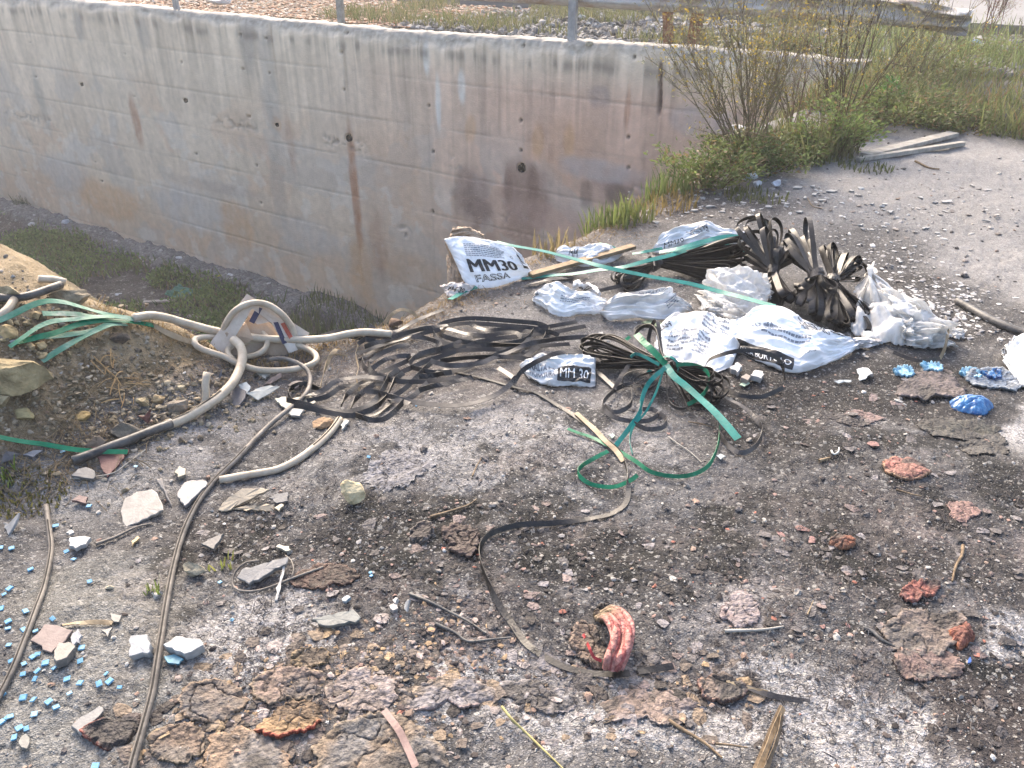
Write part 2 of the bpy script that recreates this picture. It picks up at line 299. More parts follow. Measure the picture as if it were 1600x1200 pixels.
# ------------------------------------------------------------------ ground (plateau, bank and ditch floor in one sheet)
def paint_ground(X, Y, Z, s):
    f1 = fbm(X * 3.2, Y * 3.2, 5, 101); f2 = fbm(X * 11, Y * 11, 4, 131); f3 = fbm(X * 34, Y * 34, 3, 171); f4 = fbm(X * 1.1, Y * 1.1, 4, 191)
    wx = X + (f1 - .5) * .35 + (f2 - .5) * .10; wy = Y + (fbm(X * 3.2 + 9, Y * 3.2, 5, 201) - .5) * .35 + (fbm(X * 11, Y * 11 + 7, 4, 231) - .5) * .10
    C = np.zeros(X.shape + (3,)); C[:] = (.150, .142, .137)
    C *= (1 + (f1 - .5)[..., None] * .7); A = np.full(X.shape, .6)
    def blob(px, py, rx, ry, c, k=1.0, soft=.5, a=None, nz=None):
        nonlocal C, A
        c0 = G(px, py); rX = abs(G(px + rx, py)[0] - c0[0]); rY = abs(G(px, py - ry)[1] - G(px, py + ry)[1]) / 2
        d = np.hypot((wx - c0[0]) / rX, (wy - c0[1]) / rY)
        m = (1 - sst(1 - soft, 1 + soft, d)) * k
        if nz is not None: m = m * sst(nz - .12, nz + .12, f2 * .6 + f1 * .4)
        C = lerp(C, np.array(c), m[..., None])
        if a is not None: A = lerp(A, a, m)
    pale = (.355, .335, .30); pale2 = (.31, .295, .26); soot = (.022, .019, .019); soot2 = (.052, .046, .046); ash = (.30, .30, .33); bro = (.13, .085, .062); pink = (.30, .20, .175); grey = (.19, .185, .185)
    # pale dusty yard on the right, further off
    blob(1620, 250, 420, 130, pale, 1, .35, .5); blob(1750, 420, 260, 140, pale, 1, .35, .5); blob(1400, 330, 170, 40, pale2, .8, .5); blob(1330, 290, 160, 30, pale, .7, .5)
    blob(1640, 700, 70, 50, (.40, .39, .37), 1, .3); blob(1560, 185, 130, 40, (.30, .28, .26), .6, .6)
    # sooty ground round the sacks and the burnt middle
    blob(1470, 470, 150, 60, (.085, .078, .078), .9, .4, .6); blob(1340, 380, 90, 30, (.09, .082, .08), .7, .5); blob(1120, 320, 140, 26, (.13, .10, .085), .8, .4)
    blob(1350, 600, 250, 60, soot2, .95, .4, .5); blob(1150, 620, 120, 60, soot2, .7, .5); blob(1290, 760, 330, 110, (.105, .098, .102), .85, .4, .5); blob(1080, 860, 330, 100, (.085, .078, .079), .85, .4, .6)
    blob(800, 840, 230, 80, soot, .9, .45, .6); blob(640, 850, 140, 60, soot, .6, .5); blob(560, 830, 170, 80, soot2, .8, .4); blob(440, 840, 170, 60, (.07, .056, .05), .9, .4); blob(330, 850, 130, 60, (.085, .068, .06), .8, .4)
    blob(1450, 870, 180, 120, (.088, .068, .064), .85, .4); blob(1500, 1060, 120, 90, (.075, .055, .05), .9, .35, .7); blob(1180, 960, 320, 70, (.13, .12, .12), .7, .5); blob(700, 960, 250, 80, (.10, .085, .08), .7, .5)
    blob(850, 540, 200, 30, (.20, .19, .19), .7, .5); blob(760, 600, 150, 30, (.15, .115, .10), .8, .5); blob(560, 590, 120, 40, (.16, .12, .10), .7, .5); blob(620, 560, 90, 26, (.19, .13, .10), .7, .5)
    # grey gravel fan
    blob(800, 690, 240, 70, (.32, .315, .32), .85, .45, .9); blob(1000, 760, 120, 50, (.165, .165, .18), .8, .5); blob(900, 480, 200, 26, (.21, .20, .195), .8, .5); blob(660, 700, 130, 60, (.215, .21, .21), .7, .5)
    blob(640, 705, 60, 20, (.36, .36, .40), .8, .7); blob(620, 745, 60, 22, (.24, .24, .28), .8, .6, nz=.5); blob(1160, 945, 40, 30, (.42, .36, .36), .8, .7); blob(960, 430, 160, 16, (.19, .18, .18), .6, .5)
    # pale cement crust, lower left and lower right
    blob(330, 690, 90, 36, (.27, .265, .27), .9, .4, nz=.42); blob(150, 760, 110, 40, (.28, .275, .25), .9, .5, nz=.42); blob(400, 740, 90, 26, (.24, .235, .23), .7, .5)
    blob(420, 985, 110, 60, (.40, .37, .34), .95, .4, .5); blob(330, 1060, 90, 60, (.30, .295, .275), .9, .5); blob(120, 1080, 170, 140, (.27, .275, .225), .95, .5, .6); blob(90, 950, 120, 70, (.22, .215, .165), .9, .5); blob(260, 960, 110, 36, (.27, .24, .17), .8, .6, nz=.45)
    blob(1340, 1120, 140, 80, (.44, .42, .41), 1, .35, .95); blob(1600, 1010, 90, 60, (.44, .425, .42), 1, .35, .9); blob(1560, 1190, 180, 60, (.38, .36, .35), .9, .4, .9); blob(1000, 1160, 330, 60, (.25, .24, .235), .9, .4, 1.0); blob(720, 1130, 110, 50, (.26, .25, .25), .9, .4, 1.0)
    blob(1430, 1130, 70, 60, (.34, .325, .315), .8, .4, .95); blob(560, 960, 90, 40, (.11, .105, .105), .7, .5)
    for bx, by, bw, bh in ((1440,1045,60,50),(1500,1110,95,45),(1560,1085,60,40),(1390,1000,60,30),(800,845,110,34),(690,835,80,30),(640,770,120,14),(560,805,60,20),(300,880,60,14),(440,850,80,22),(1230,790,120,22),(1400,840,80,30),(1480,900,90,30),(1300,620,160,24),(1380,600,80,14)): blob(bx, by, bw, bh, (.030,.022,.020), .85, .35, .5, nz=.40)
    # melted plastic tints
    blob(430, 1110, 230, 80, (.26, .185, .125), .75, .5, .3, nz=.45); blob(620, 1060, 200, 40, (.36, .28, .25), .7, .5, .3, nz=.45); blob(880, 1080, 220, 28, (.30, .265, .27), .8, .5, .3, nz=.42); blob(1080, 1065, 120, 28, (.30, .23, .20), .8, .5, nz=.42)
    blob(640, 990, 190, 50, (.22, .15, .135), .7, .5, nz=.5); blob(900, 830, 90, 26, (.28, .20, .16), .6, .6, nz=.52); blob(1400, 960, 150, 60, (.24, .165, .15), .6, .6, nz=.5); blob(1530, 830, 110, 60, (.27, .17, .155), .7, .6, nz=.5); blob(1180, 850, 160, 30, (.20, .165, .15), .6, .6, nz=.52)
    blob(1250, 675, 90, 18, (.22, .15, .11), .7, .6, nz=.45); blob(850, 715, 80, 16, (.20, .14, .11), .6, .6, nz=.48); blob(1330, 655, 50, 14, (.26, .21, .20), .8, .6); blob(1500, 700, 90, 20, (.16, .15, .135), .7, .5)
    blob(520, 910, 110, 22, (.15, .085, .065), .8, .5, nz=.45)
    # soot mottling over the burnt area
    c0 = G(1000, 850); burn = 1 - sst(.8, 1.3, np.hypot((wx - c0[0] - .1) / 1.6, (wy - c0[1]) / .75))
    f5 = fbm(X * 6.5, Y * 6.5, 5, 311)
    C *= (1 - .72 * burn * sst(.52, .64, f5))[..., None]
    C = lerp(C, np.array((.19, .145, .13)), (burn * sst(.60, .70, fbm(X * 8, Y * 8, 4, 341)) * .45)[..., None])
    C = lerp(C, np.array((.30, .29, .30)), (burn * sst(.64, .74, fbm(X * 7, Y * 7, 5, 351)) * .3)[..., None])
    for bx, by, bw, bh, bc, bk in ((1335,1125,120,70,(.37,.355,.35),1),(1420,1180,110,40,(.37,.355,.35),1),(1590,1000,70,55,(.38,.365,.36),1),(1590,1185,120,30,(.44,.41,.40),.9),(1000,1170,260,40,(.36,.34,.33),.9),(730,1125,90,40,(.36,.35,.345),.9),(410,985,90,50,(.38,.355,.33),.9),(330,1050,60,40,(.40,.385,.36),.8),(1650,690,70,50,(.44,.425,.40),1)): blob(bx, by, bw, bh, bc, bk, .22, 1.0)
    for bx, by, bw, bh in ((1455,1075,70,42),(1520,1130,90,40),(1400,1015,50,30),(1570,1090,70,34),(1180,1120,70,14)): blob(bx, by, bw, bh, (.075,.048,.042), .92, .22, .6)
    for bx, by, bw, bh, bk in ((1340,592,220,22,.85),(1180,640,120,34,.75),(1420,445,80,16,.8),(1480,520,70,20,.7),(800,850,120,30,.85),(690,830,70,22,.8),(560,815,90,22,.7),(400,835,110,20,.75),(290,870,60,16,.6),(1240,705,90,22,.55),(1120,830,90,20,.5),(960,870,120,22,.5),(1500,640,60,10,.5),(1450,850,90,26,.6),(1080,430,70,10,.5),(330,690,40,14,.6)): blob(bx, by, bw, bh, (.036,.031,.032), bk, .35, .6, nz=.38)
    # earth mound on the left
    hb = Hb(X, Y); c1 = G(60, 640)
    md = sst(.03, .09, hb + (f1 - .5) * .08) * (X < -.1) * (Y < 7)
    earth = lerp(np.array((.25, .185, .11)), np.array((.46, .35, .22)), sst(.35, .65, f2)[..., None])
    earth = earth * (.75 + .5 * f3[..., None])
    C = lerp(C, earth, md[..., None]); A = lerp(A, .25, md)
    gold = md * sst(-.22, -.02, s); C = lerp(C, np.array((.34, .265, .16)), (gold * .7)[..., None])  # warm sunlit rim of the mound painted into the earth colour
    rim = (1 - md) * sst(-.30, -.02, s) * (Y < 7); C = lerp(C, np.array((.27, .18, .105)), (rim * .75)[..., None])
    # bank at the right under the bushes, brownish
    u, w_ = wuw(X, Y); bk = sst(-1.9, -1.2, w_ + (f1 - .5) * .8) * (u < 4.5); C = lerp(C, np.array((.12, .10, .06)) * (.7 + .6 * f2[..., None]), (bk * .9)[..., None])
    # slope and ditch floor
    dt = sst(.02, .3, s); dc = lerp(np.array((.075, .050, .034)), np.array((.14, .10, .07)), f2[..., None])
    dc = lerp(dc, np.array((.05, .075, .028)), (sst(.48, .6, fbm(X * .9, Y * .9, 4, 400)) * .7)[..., None])
    C = lerp(C, dc, dt[..., None]); kb = dt * sst(-.75, -.45, w_ + (f2 - .5) * .4); C = lerp(C, np.array((.25, .24, .22)) * (.6 + .8 * f3[..., None]), (kb * .9)[..., None])
    # fine grit variation of the ground itself
    C *= (.50 * (.82 + .36 * f3))[..., None]; lum = C.mean(-1, keepdims=True); C = lerp(C, lum * np.array((1.0, .985, 1.02)), (.68 * (1 - md))[..., None])
    far = sst(6, 11, Y); A = A * (1 - far * .6)
    return np.concatenate([np.clip(C, .012, .7), A[..., None]], -1)
def build_ground():
    az = np.concatenate([np.linspace(-180, -54, 40)[:-1], np.linspace(-54, 52, 1000), np.linspace(52, 180, 40)[1:]])
    de = np.concatenate([[88, 80, 72], np.linspace(64, 5.2, 600), [4.5, 3.8, 3.2, 2.6, 2.1]])
    r = CAM_H / np.tan(np.radians(de)); A, Rr = np.meshgrid(np.radians(az), r)
    X = np.sin(A) * Rr; Y = np.cos(A) * Rr
    Z, s = Hfull(X, Y)
    rough = (fbm(X * 34, Y * 34, 3, 171) - .5) * .007 + (fbm(X * 90, Y * 90, 2, 271) - .5) * .003
    ridg = np.abs(fbm(X * 13, Y * 13, 3, 281) - .5); Z = Z + rough * (1 + 1.6 * (s > 0)) - np.exp(-ridg * 60) * .006
    # bank up to the wall at the right
    u, w_ = wuw(X, Y)
    Z = lerp(Z, .20 + (fbm(X * 2, Y * 2, 3, 77) - .5) * .08, sst(-1.2, .1, w_) * (1 - sst(1.9, 2.7, u)))
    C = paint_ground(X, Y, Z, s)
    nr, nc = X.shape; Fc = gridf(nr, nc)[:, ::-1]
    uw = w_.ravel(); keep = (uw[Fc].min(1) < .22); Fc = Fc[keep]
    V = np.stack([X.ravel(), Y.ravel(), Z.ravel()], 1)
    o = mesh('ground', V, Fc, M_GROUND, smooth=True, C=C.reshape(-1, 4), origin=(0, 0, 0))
    tag(o, kind='structure')
build_ground()
def build_ditch():
    uu = np.concatenate([np.linspace(1.5, 7, 60)[:-1], np.linspace(7, 24, 620), np.linspace(24, 60, 30)[1:]]); ww = np.linspace(-6.5, .1, 220); U, W = np.meshgrid(uu, ww)
    X = WD[0] * U + WN[0] * (WALL_D + W); Y = WD[1] * U + WN[1] * (WALL_D + W); Z, s = Hfull(X, Y); Z = Z + .03 + (fbm(X * 6, Y * 6, 4, 91) - .5) * .10 + (fbm(X * 30, Y * 30, 2, 92) - .5) * .03
    C = paint_ground(X, Y, Z, s); C[..., 3] = .6; F = gridf(*X.shape); zf = Z.ravel()[F].min(1); F = F[zf < -1.0]
    tag(mesh('ditch_floor', np.stack([X.ravel(), Y.ravel(), Z.ravel()], 1), F, M_VERGE, smooth=True, C=C.reshape(-1, 4), origin=(0, 0, 0)), kind='structure')
build_ditch()
def build_verge():
    ww = np.concatenate([np.linspace(.18, 6, 110), np.linspace(6.3, 70, 30)]); uu = np.concatenate([np.linspace(-60, -7, 20)[:-1], np.linspace(-7, 24, 420), np.linspace(24, 90, 20)[1:]])
    U, W = np.meshgrid(uu, ww); X = WD[0] * U + WN[0] * (WALL_D + W); Y = WD[1] * U + WN[1] * (WALL_D + W)
    Z = .17 + (fbm(X * 1.3, Y * 1.3, 4, 501) - .5) * .16 + (fbm(X * 8, Y * 8, 3, 511) - .5) * .05; Z = np.where(W < .5, np.minimum(Z, .17), Z)
    f = fbm(X * 1.6, Y * 1.6, 4, 521); f2 = fbm(X * 14, Y * 14, 3, 531)
    C = lerp(np.array((.20, .185, .17)), np.array((.33, .31, .29)), f2[..., None]) * np.ones(X.shape + (1,))
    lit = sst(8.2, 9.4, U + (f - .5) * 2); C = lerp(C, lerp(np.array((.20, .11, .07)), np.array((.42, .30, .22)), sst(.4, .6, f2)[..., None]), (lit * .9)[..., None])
    C = lerp(C, np.array((.07, .085, .035)), (sst(.53, .63, f) * .75)[..., None])
    gr = 1 - sst(2.2, 3.2, U + (f - .5)); C = lerp(C, np.array((.10, .11, .05)) * (.6 + .8 * f2[..., None]), (gr * .85)[..., None])
    C = np.concatenate([C * .66, np.full(X.shape + (1,), .5)], -1); C[..., :3] *= .44
    Fc = gridf(*X.shape)
    o = mesh('verge', np.stack([X.ravel(), Y.ravel(), Z.ravel()], 1), Fc, M_VERGE, smooth=True, C=C.reshape(-1, 4), origin=(0, 0, 0)); tag(o, kind='structure')
build_verge()
# pale road behind the verge
_, w0 = wuw(*P(1500, 36, .3)[:2])
rv = [wpt(-60, w0, .31), wpt(90, w0, .31), wpt(90, w0 + 9, .33), wpt(-60, w0 + 9, .33)] + [wpt(-60, w0, .0), wpt(90, w0, .0)]
tag(mesh('road', rv, [(3, 2, 1, 0), (0, 1, 5, 4)], M_ROAD), kind='structure')

# ------------------------------------------------------------------ concrete retaining wall
def build_wall():
    root = empty('retaining_wall', wpt(8, .15, DITCH), 'tall stained grey concrete retaining wall with board marks and drain holes along the ditch', 'wall')
    azs = np.linspace(-58, 34, 1000)
    us = []
    a = np.radians(azs); us = WALL_D * (np.tan(R(56) - (np.pi / 2 - a) + np.pi / 2 - R(0)) if False else np.zeros_like(a))
    # position along the wall of each line of sight
    sx, sy = np.sin(a), np.cos(a); t = WALL_D / (sx * WN[0] + sy * WN[1]); us = t * (sx * WD[0] + sy * WD[1])
    us = us[(us > 2.05) & (us < 30)]; us = np.sort(np.concatenate([us, [2.0, 34, 40, 50]]))
    topz = lambda u: .245 + .03 * np.sin(u * .5) + (fbm(u * 1.3, u * 0, 3, 611) - .5) * .05
    zs = np.linspace(0, 1, 250)
    U = np.repeat(us[None], len(zs), 0); T = topz(us)[None]; Zb = DITCH - .3
    Zz = Zb + (T - .035 - Zb) * zs[:, None]
    W = np.zeros_like(U)
    # board joints
    ubx = lambda px, py: wall_px(px, py)
    dz = .62; joints = [T.mean() - k * dz for k in range(1, 8)]
    groove = np.zeros_like(U); jl = np.zeros_like(U)
    for k, j in enumerate(joints):
        m = sst(.42, .55, fbm(U * .8, U * 0 + k * 5, 3, 700 + k)) * .75 + .25
        zz = j + (fbm(U * .7, U * 0, 2, 650 + k) - .5) * .02
        st = .004 * (vn(np.floor(U / 1.9) * 7.3, np.full_like(U, k), 3) - .5) * (Zz < j)
        groove += np.exp(-((Zz - zz) / .014) ** 2) * .008 * m; jl += np.exp(-((Zz - zz) / .016) ** 2) * m; groove += st
    vj = []
    for px, py in [(10, 120), (60, 120), (187, 60), (290, 100), (415, 100), (540, 150), (665, 120), (815, 150), (980, 150), (1031, 140), (1180, 200)]:
        vj.append(ubx(px, py)[0])
    for k, uj in enumerate(vj):
        g = np.exp(-((U - uj) / .014) ** 2); m = sst(.40, .6, fbm(Zz * 1.2, Zz * 0 + k, 3, 720 + k)); groove += g * .008 * m; jl += g * .7 * m
    W += groove
    W += (fbm(U * 2.2, Zz * 2.2, 4, 620) - .5) * .02
    # colour
    n1 = fbm(U * .55, Zz * .45, 4, 801); n2 = fbm(U * 3.5, Zz * 3.0, 4, 811); st = fbm(U * 7.0, Zz * .45, 4, 821); st2 = fbm(U * 17, Zz * .9, 3, 831)
    C = lerp(np.array((.48, .395, .305)), np.array((.57, .48, .375)), n1[..., None]) * (.9 + .2 * n2[..., None])
    flare_pink = sst(9.0, 4.6, U) if False else 1 - sst(4.8, 11.0, U + (n1 - .5) * 3)  # pink lens-flare glow painted into the wall colour, low and to the right
    C = lerp(C, np.array((.52, .335, .25)), (flare_pink * .72 * sst(.25, -.4, Zz - .1) if False else flare_pink * .85 * (1 - sst(-.5, .15, Zz)))[..., None])
    low = 1 - sst(-3.6, -2.6, Zz + (n1 - .5) * 1.2); C = lerp(C, np.array((.42, .29, .20)), (low * .7 * (.4 + .6 * n2))[..., None])
    depth = T - Zz
    C *= (1 - .26 * sst(.5, .66, st) * np.exp(-depth / 1.2))[..., None]; C *= (1 - .22 * sst(.55, .7, st2) * np.exp(-depth / 1.8))[..., None]
    C *= (1 + .15 * sst(.54, .68, fbm(U * 5.0, Zz * .35, 3, 841)) * (.25 + np.exp(-depth / 1.3)))[..., None]
    C *= (1 + .13 * (vn(np.floor(U / 1.88) * 3.7 + .5, np.floor((Zz - T + 5 * .62) / .62) * 5.3 + .5, 77) - .5))[..., None]
    pt = fbm(U * 1.4, Zz * 1.6, 5, 861); C = lerp(C, np.array((.36, .345, .325)), (sst(.56, .60, pt) * .35 * sst(.9, 1.6, depth))[..., None]); C = lerp(C, np.array((.50, .345, .235)), (sst(.58, .64, fbm(U * 1.1 + 4, Zz * 1.3, 4, 863)) * .40 * sst(.8, 1.8, depth))[..., None]); C = lerp(C, np.array((.56, .54, .50)), (sst(.62, .66, fbm(U * 3.1, Zz * 3.4, 4, 867)) * .35 * sst(1.6, 2.4, depth))[..., None])
    C = lerp(C, np.array((.16, .14, .125)), np.clip(jl * .28, 0, .4)[..., None])
    def stain(px, py, rx, ry, c, k, seed, pw=2.0):
        nonlocal C
        c = tuple(min(.62, v * 1.15) for v in c)
        u0, z0 = ubx(px, py); ru = abs(ubx(px + rx, py)[0] - u0) + .01; rz = abs(ubx(px, py + ry)[1] - ubx(px, py - ry)[1]) / 2
        d = np.hypot((U - u0 + (n2 - .5) * ru * .7) / ru, (Zz - z0 + (n1 - .5) * rz * .5) / rz)
        m = (1 - sst(.55, 1.15, d)) * k * (.5 + .5 * fbm(U * 9, Zz * 5, 3, seed) * 1.6)
        C = lerp(C, np.array(c), np.clip(m, 0, 1)[..., None])
    orange = (.42, .24, .115); rust = (.26, .125, .07); dark = (.10, .07, .06); patch = (.36, .345, .33); white = (.52, .51, .48)
    stain(170, 310, 55, 30, orange, .55, 1); stain(370, 350, 32, 40, orange, .5, 2); stain(290, 320, 60, 40, patch, .7, 3); stain(100, 270, 40, 30, patch, .6, 4); stain(480, 370, 60, 30, patch, .55, 5)
    stain(212, 185, 7, 42, rust, .75, 6); stain(555, 300, 7, 110, rust, .85, 7); stain(566, 420, 20, 60, orange, .5, 8); stain(455, 230, 7, 50, rust, .35, 9); stain(432, 195, 8, 14, orange, .6, 10)
    stain(725, 295, 20, 45, dark, .6, 11); stain(745, 325, 22, 22, dark, .75, 12); stain(815, 300, 36, 60, (.15, .085, .06), .6, 13); stain(795, 290, 8, 34, dark, .7, 14); stain(832, 290, 9, 40, dark, .7, 15); stain(815, 325, 9, 40, (.36, .27, .20), .6, 16)
    stain(742, 310, 34, 58, (.20,.14,.12), .65, 41); stain(815, 312, 44, 66, (.22,.14,.11), .7, 42); stain(990, 300, 60, 44, (.27,.19,.17), .6, 43); stain(860, 340, 110, 26, (.34,.23,.19), .5, 44); stain(917, 300, 12, 26, dark, .55, 17); stain(966, 300, 20, 22, dark, .85, 18); stain(880, 230, 60, 60, (.42, .25, .16), .45, 19); stain(840, 220, 10, 30, orange, .55, 20); stain(890, 220, 10, 34, orange, .5, 21)
    stain(935, 150, 18, 20, (.20, .17, .16), .5, 22); stain(666, 90, 5, 30, white, .8, 23); stain(685, 160, 4, 50, white, .7, 24); stain(722, 135, 6, 30, white, .8, 25); stain(940, 265, 80, 20, (.34, .30, .29), .7, 26)
    stain(385, 60, 12, 60, (.20, .19, .18), .6, 27); stain(420, 130, 14, 130, (.23, .22, .205), .55, 28); stain(435, 300, 12, 60, (.22, .21, .20), .4, 29); stain(122, 40, 8, 30, (.17, .165, .16), .7, 30); stain(65, 160, 6, 60, (.22, .21, .19), .55, 31); stain(225, 55, 9, 30, (.2, .19, .18), .5, 32)
    stain(330, 290, 90, 10, (.27, .22, .19), .5, 33); stain(640, 420, 60, 30, orange, .35, 34); stain(800, 380, 120, 40, (.25, .16, .12), .5, 35); stain(1100, 190, 60, 30, (.29, .27, .27), .5, 36); stain(735, 200, 10, 26, orange, .45, 37); stain(980, 170, 5, 40, rust, .5, 38)
    stain(590, 380, 15, 60, (.26, .16, .11), .5, 39); stain(20, 320, 60, 20, (.27, .22, .17), .5, 40)
    # honeycombed bands where the pour stopped
    for zb, kk in ((-1.42, 1), (-2.62, 2), (-2.05, 3)):
        m = np.exp(-((Zz - zb - .1 * (n1 - .5)) / .10) ** 2) * sst(.56, .66, fbm(U * .9, Zz * 0, 3, 870 + kk)) * sst(.45, .6, fbm(U * 14, Zz * 14, 2, 880 + kk)); W += m * .02; C = lerp(C, np.array((.19, .17, .155)), (m * .6)[..., None])
    # crumbled arris under the top
    cr = sst(.16, .02, depth) if False else (1 - sst(.03, .19 , depth + (fbm(U * 3, Zz * 3, 4, 891) - .5) * .22)); W += cr * (.02 + .035 * fbm(U * 22, Zz * 22, 2, 893)); C = lerp(C, np.array((.27, .26, .24)) * (.65 + .7 * vn(U * 40, Zz * 40, 5)[..., None]), (cr * .8)[..., None])
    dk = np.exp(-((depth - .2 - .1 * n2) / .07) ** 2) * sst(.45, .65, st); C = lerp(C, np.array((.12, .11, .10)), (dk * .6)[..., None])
    # drain and tie holes
    holes = [(128,132,.034),(290,157,.04),(433,195,.032),(545,216,.05),(815,263,.055),(208,150,.02),(389,182,.024),(38,267,.035)]
    ties = [(46,66),(56,120),(194,84),(283,97),(376,55),(380,108),(415,60),(421,114),(533,82),(537,140),(816,72),(814,188),(814,235),(982,214),(670,165),(677,237),(982,262),(990,90),(150,253),(159,283),(306,240),(401,258),(408,317),(676,331),(540,52)]
    for px, py, rr in holes:
        u0, z0 = ubx(px, py); d = np.hypot(U - u0, (Zz - z0)); m = 1 - sst(rr * .6, rr * 1.2, d + (n2 - .5) * .03); W += m * .16; C = lerp(C, np.array((.02, .018, .016)), m[..., None])
    for px, py in ties:
        u0, z0 = ubx(px, py); d = np.hypot(U - u0, (Zz - z0)); m = 1 - sst(.012, .034, d); W += m * .03; C = lerp(C, np.array((.05, .045, .04)), (m * .85)[..., None])
    for px, py in [(1031, 110), (1031, 125), (1031, 140), (1031, 155), (1031, 167)]:
        u0, z0 = ubx(px, py); m = (1 - sst(.01, .035, abs(U - u0 + (n2 - .5) * .03))) * (1 - sst(.05, .13, abs(Zz - z0))); W += m * .02; C = lerp(C, np.array((.07, .04, .035)), (m * .8)[..., None])
    # top and back
    rows = [(W, Zz, C)]
    cap = np.array((.21, .20, .185))
    for w_, dzz in ((.012, -.012), (.04, 0), (.10, .004), (.17, .002), (.25, .003), (.32, 0), (.36, -.02), (.36, -.7)):
        Wc = np.full_like(us, w_) + (fbm(us * 9, us * 0 + w_ * 50, 3, 900) - .5) * .02 + (W[-1] if w_ < .05 else 0); Zc = topz(us) + dzz + (fbm(us * 9, us * 0 + w_ * 60, 4, 910) - .5) * .05
        cc = cap * (.7 + .6 * fbm(us * 12, us * 0 + w_ * 40, 3, 920)[:, None]); rows.append((Wc[None], Zc[None], cc[None]))
    W = np.concatenate([r_[0] for r_ in rows]); Zz = np.concatenate([r_[1] for r_ in rows]); C = np.concatenate([r_[2] for r_ in rows]); U = np.repeat(us[None], len(W), 0)
    X = WD[0] * U + WN[0] * (WALL_D + W); Y = WD[1] * U + WN[1] * (WALL_D + W)
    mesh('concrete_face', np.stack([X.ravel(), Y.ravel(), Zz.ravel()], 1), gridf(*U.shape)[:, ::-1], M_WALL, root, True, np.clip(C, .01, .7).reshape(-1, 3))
    for px, py, rr in holes[:5]:        # plastic drain pipes let into the wall
        u0, z0 = ubx(px, py); V = []; Fc = []; n = 14
        for k, (rad, wd) in enumerate(((rr * .98, -.012), (rr * .84, -.012), (rr * .84, .15), (rr * .98, .15))):
            for i in range(n):
                a_ = 2 * math.pi * i / n; V.append(wpt(u0 + rad * math.cos(a_), wd, z0 + rad * math.sin(a_)))
        for k in range(4):
            for i in range(n): Fc.append((k * n + i, k * n + (i + 1) % n, ((k + 1) % 4) * n + (i + 1) % n, ((k + 1) % 4) * n + i))
        mesh('drain_pipe', V, Fc, M_HOLE, root, True)
build_wall()

# ------------------------------------------------------------------ path, ribbon and tube builders
def smooth_path(pts, step=.012):
    p = np.asarray(pts, float); n = len(p)
    if n < 3:
        L = np.linalg.norm(p[1] - p[0]); k = max(2, int(L / step)); t = np.linspace(0, 1, k)[:, None]; return p[0] * (1 - t) + p[-1] * t
    q = np.vstack([2 * p[0] - p[1], p, 2 * p[-1] - p[-2]]); out = []
    for i in range(1, n):
        a, b, c, d = q[i - 1], q[i], q[i + 1], q[i + 2]; k = max(2, int(np.linalg.norm(c - b) / step)); t = np.linspace(0, 1, k, endpoint=False)[:, None]
        out.append(.5 * ((2 * b) + (-a + c) * t + (2 * a - 5 * b + 4 * c - d) * t ** 2 + (-a + 3 * b - 3 * c + d) * t ** 3))
    out.append(p[-1][None]); return np.vstack(out)
def pxpath(pts, h=0.0):
    """points (px, py[, height above the ground]) -> world"""
    return np.array([G(p[0], p[1], (p[2] if len(p) > 2 else h)) for p in pts])
def ribbon_geo(path, wv, width, th=.0014):
    n = len(path); T = np.gradient(path, axis=0); T /= np.linalg.norm(T, axis=1)[:, None] + 1e-9
    wv = wv - (wv * T).sum(1)[:, None] * T; wv /= np.linalg.norm(wv, axis=1)[:, None] + 1e-9
    Nn = np.cross(T, wv); a = wv * width / 2; b = Nn * th / 2
    V = np.stack([path - a - b, path + a - b, path + a + b, path - a + b], 1).reshape(-1, 3)
    i = np.arange(n - 1)[:, None] * 4; F = []
    for k in range(4): F.append(np.concatenate([i + k, i + (k + 1) % 4, i + 4 + (k + 1) % 4, i + 4 + k], 1))
    F = np.vstack(F + [np.array([[0, 3, 2, 1], [(n - 1) * 4, (n - 1) * 4 + 1, (n - 1) * 4 + 2, (n - 1) * 4 + 3]])])
    return V, F
def strap(pts, h=.012, width=.014, roll=25, m=None, label=None, group=None, name='plastic_strap', th=.0014, rolls=None, seed=0, parent=None, cat='strap', wob=12):
    m = m or M_BLACK
    pp = smooth_path(pxpath(pts, h)); n = len(pp); T = np.gradient(pp, axis=0); T /= np.linalg.norm(T, axis=1)[:, None] + 1e-9
    up = np.array([0, 0, 1.0]); side = np.cross(T, up); side /= np.linalg.norm(side, axis=1)[:, None] + 1e-9; nn = np.cross(side, T)
    t = np.linspace(0, 1, n); rr = np.full(n, float(roll)) if rolls is None else np.interp(t, np.linspace(0, 1, len(rolls)), rolls)
    rr = np.radians(rr + (vn(t * 5 + seed * 3.1, t * 0 + seed, 5) - .5) * 2 * wob)
    hor = side * np.clip(side[:, 1] * 2.5, -1, 1)[:, None]; wv = hor * np.cos(rr)[:, None] + nn * np.sin(np.maximum(rr, .12))[:, None]; wv /= np.linalg.norm(wv, axis=1)[:, None] + 1e-9
    tw = np.radians((vn(t * 4 + seed * 1.7, t * 0 + seed + 9, 6) - .5) * 2 * wob); n3 = np.cross(wv, T); wv = wv * np.cos(tw)[:, None] + n3 * np.sin(tw)[:, None]
    pp = pp + np.array([0, 0, 1]) * (width / 2 * abs(wv[:, 2]))[:, None]
    V, F = ribbon_geo(pp, wv, width, th)
    o = mesh(name, V, F, m, parent)
    if parent is None: tag(o, label, cat, group)
    return o
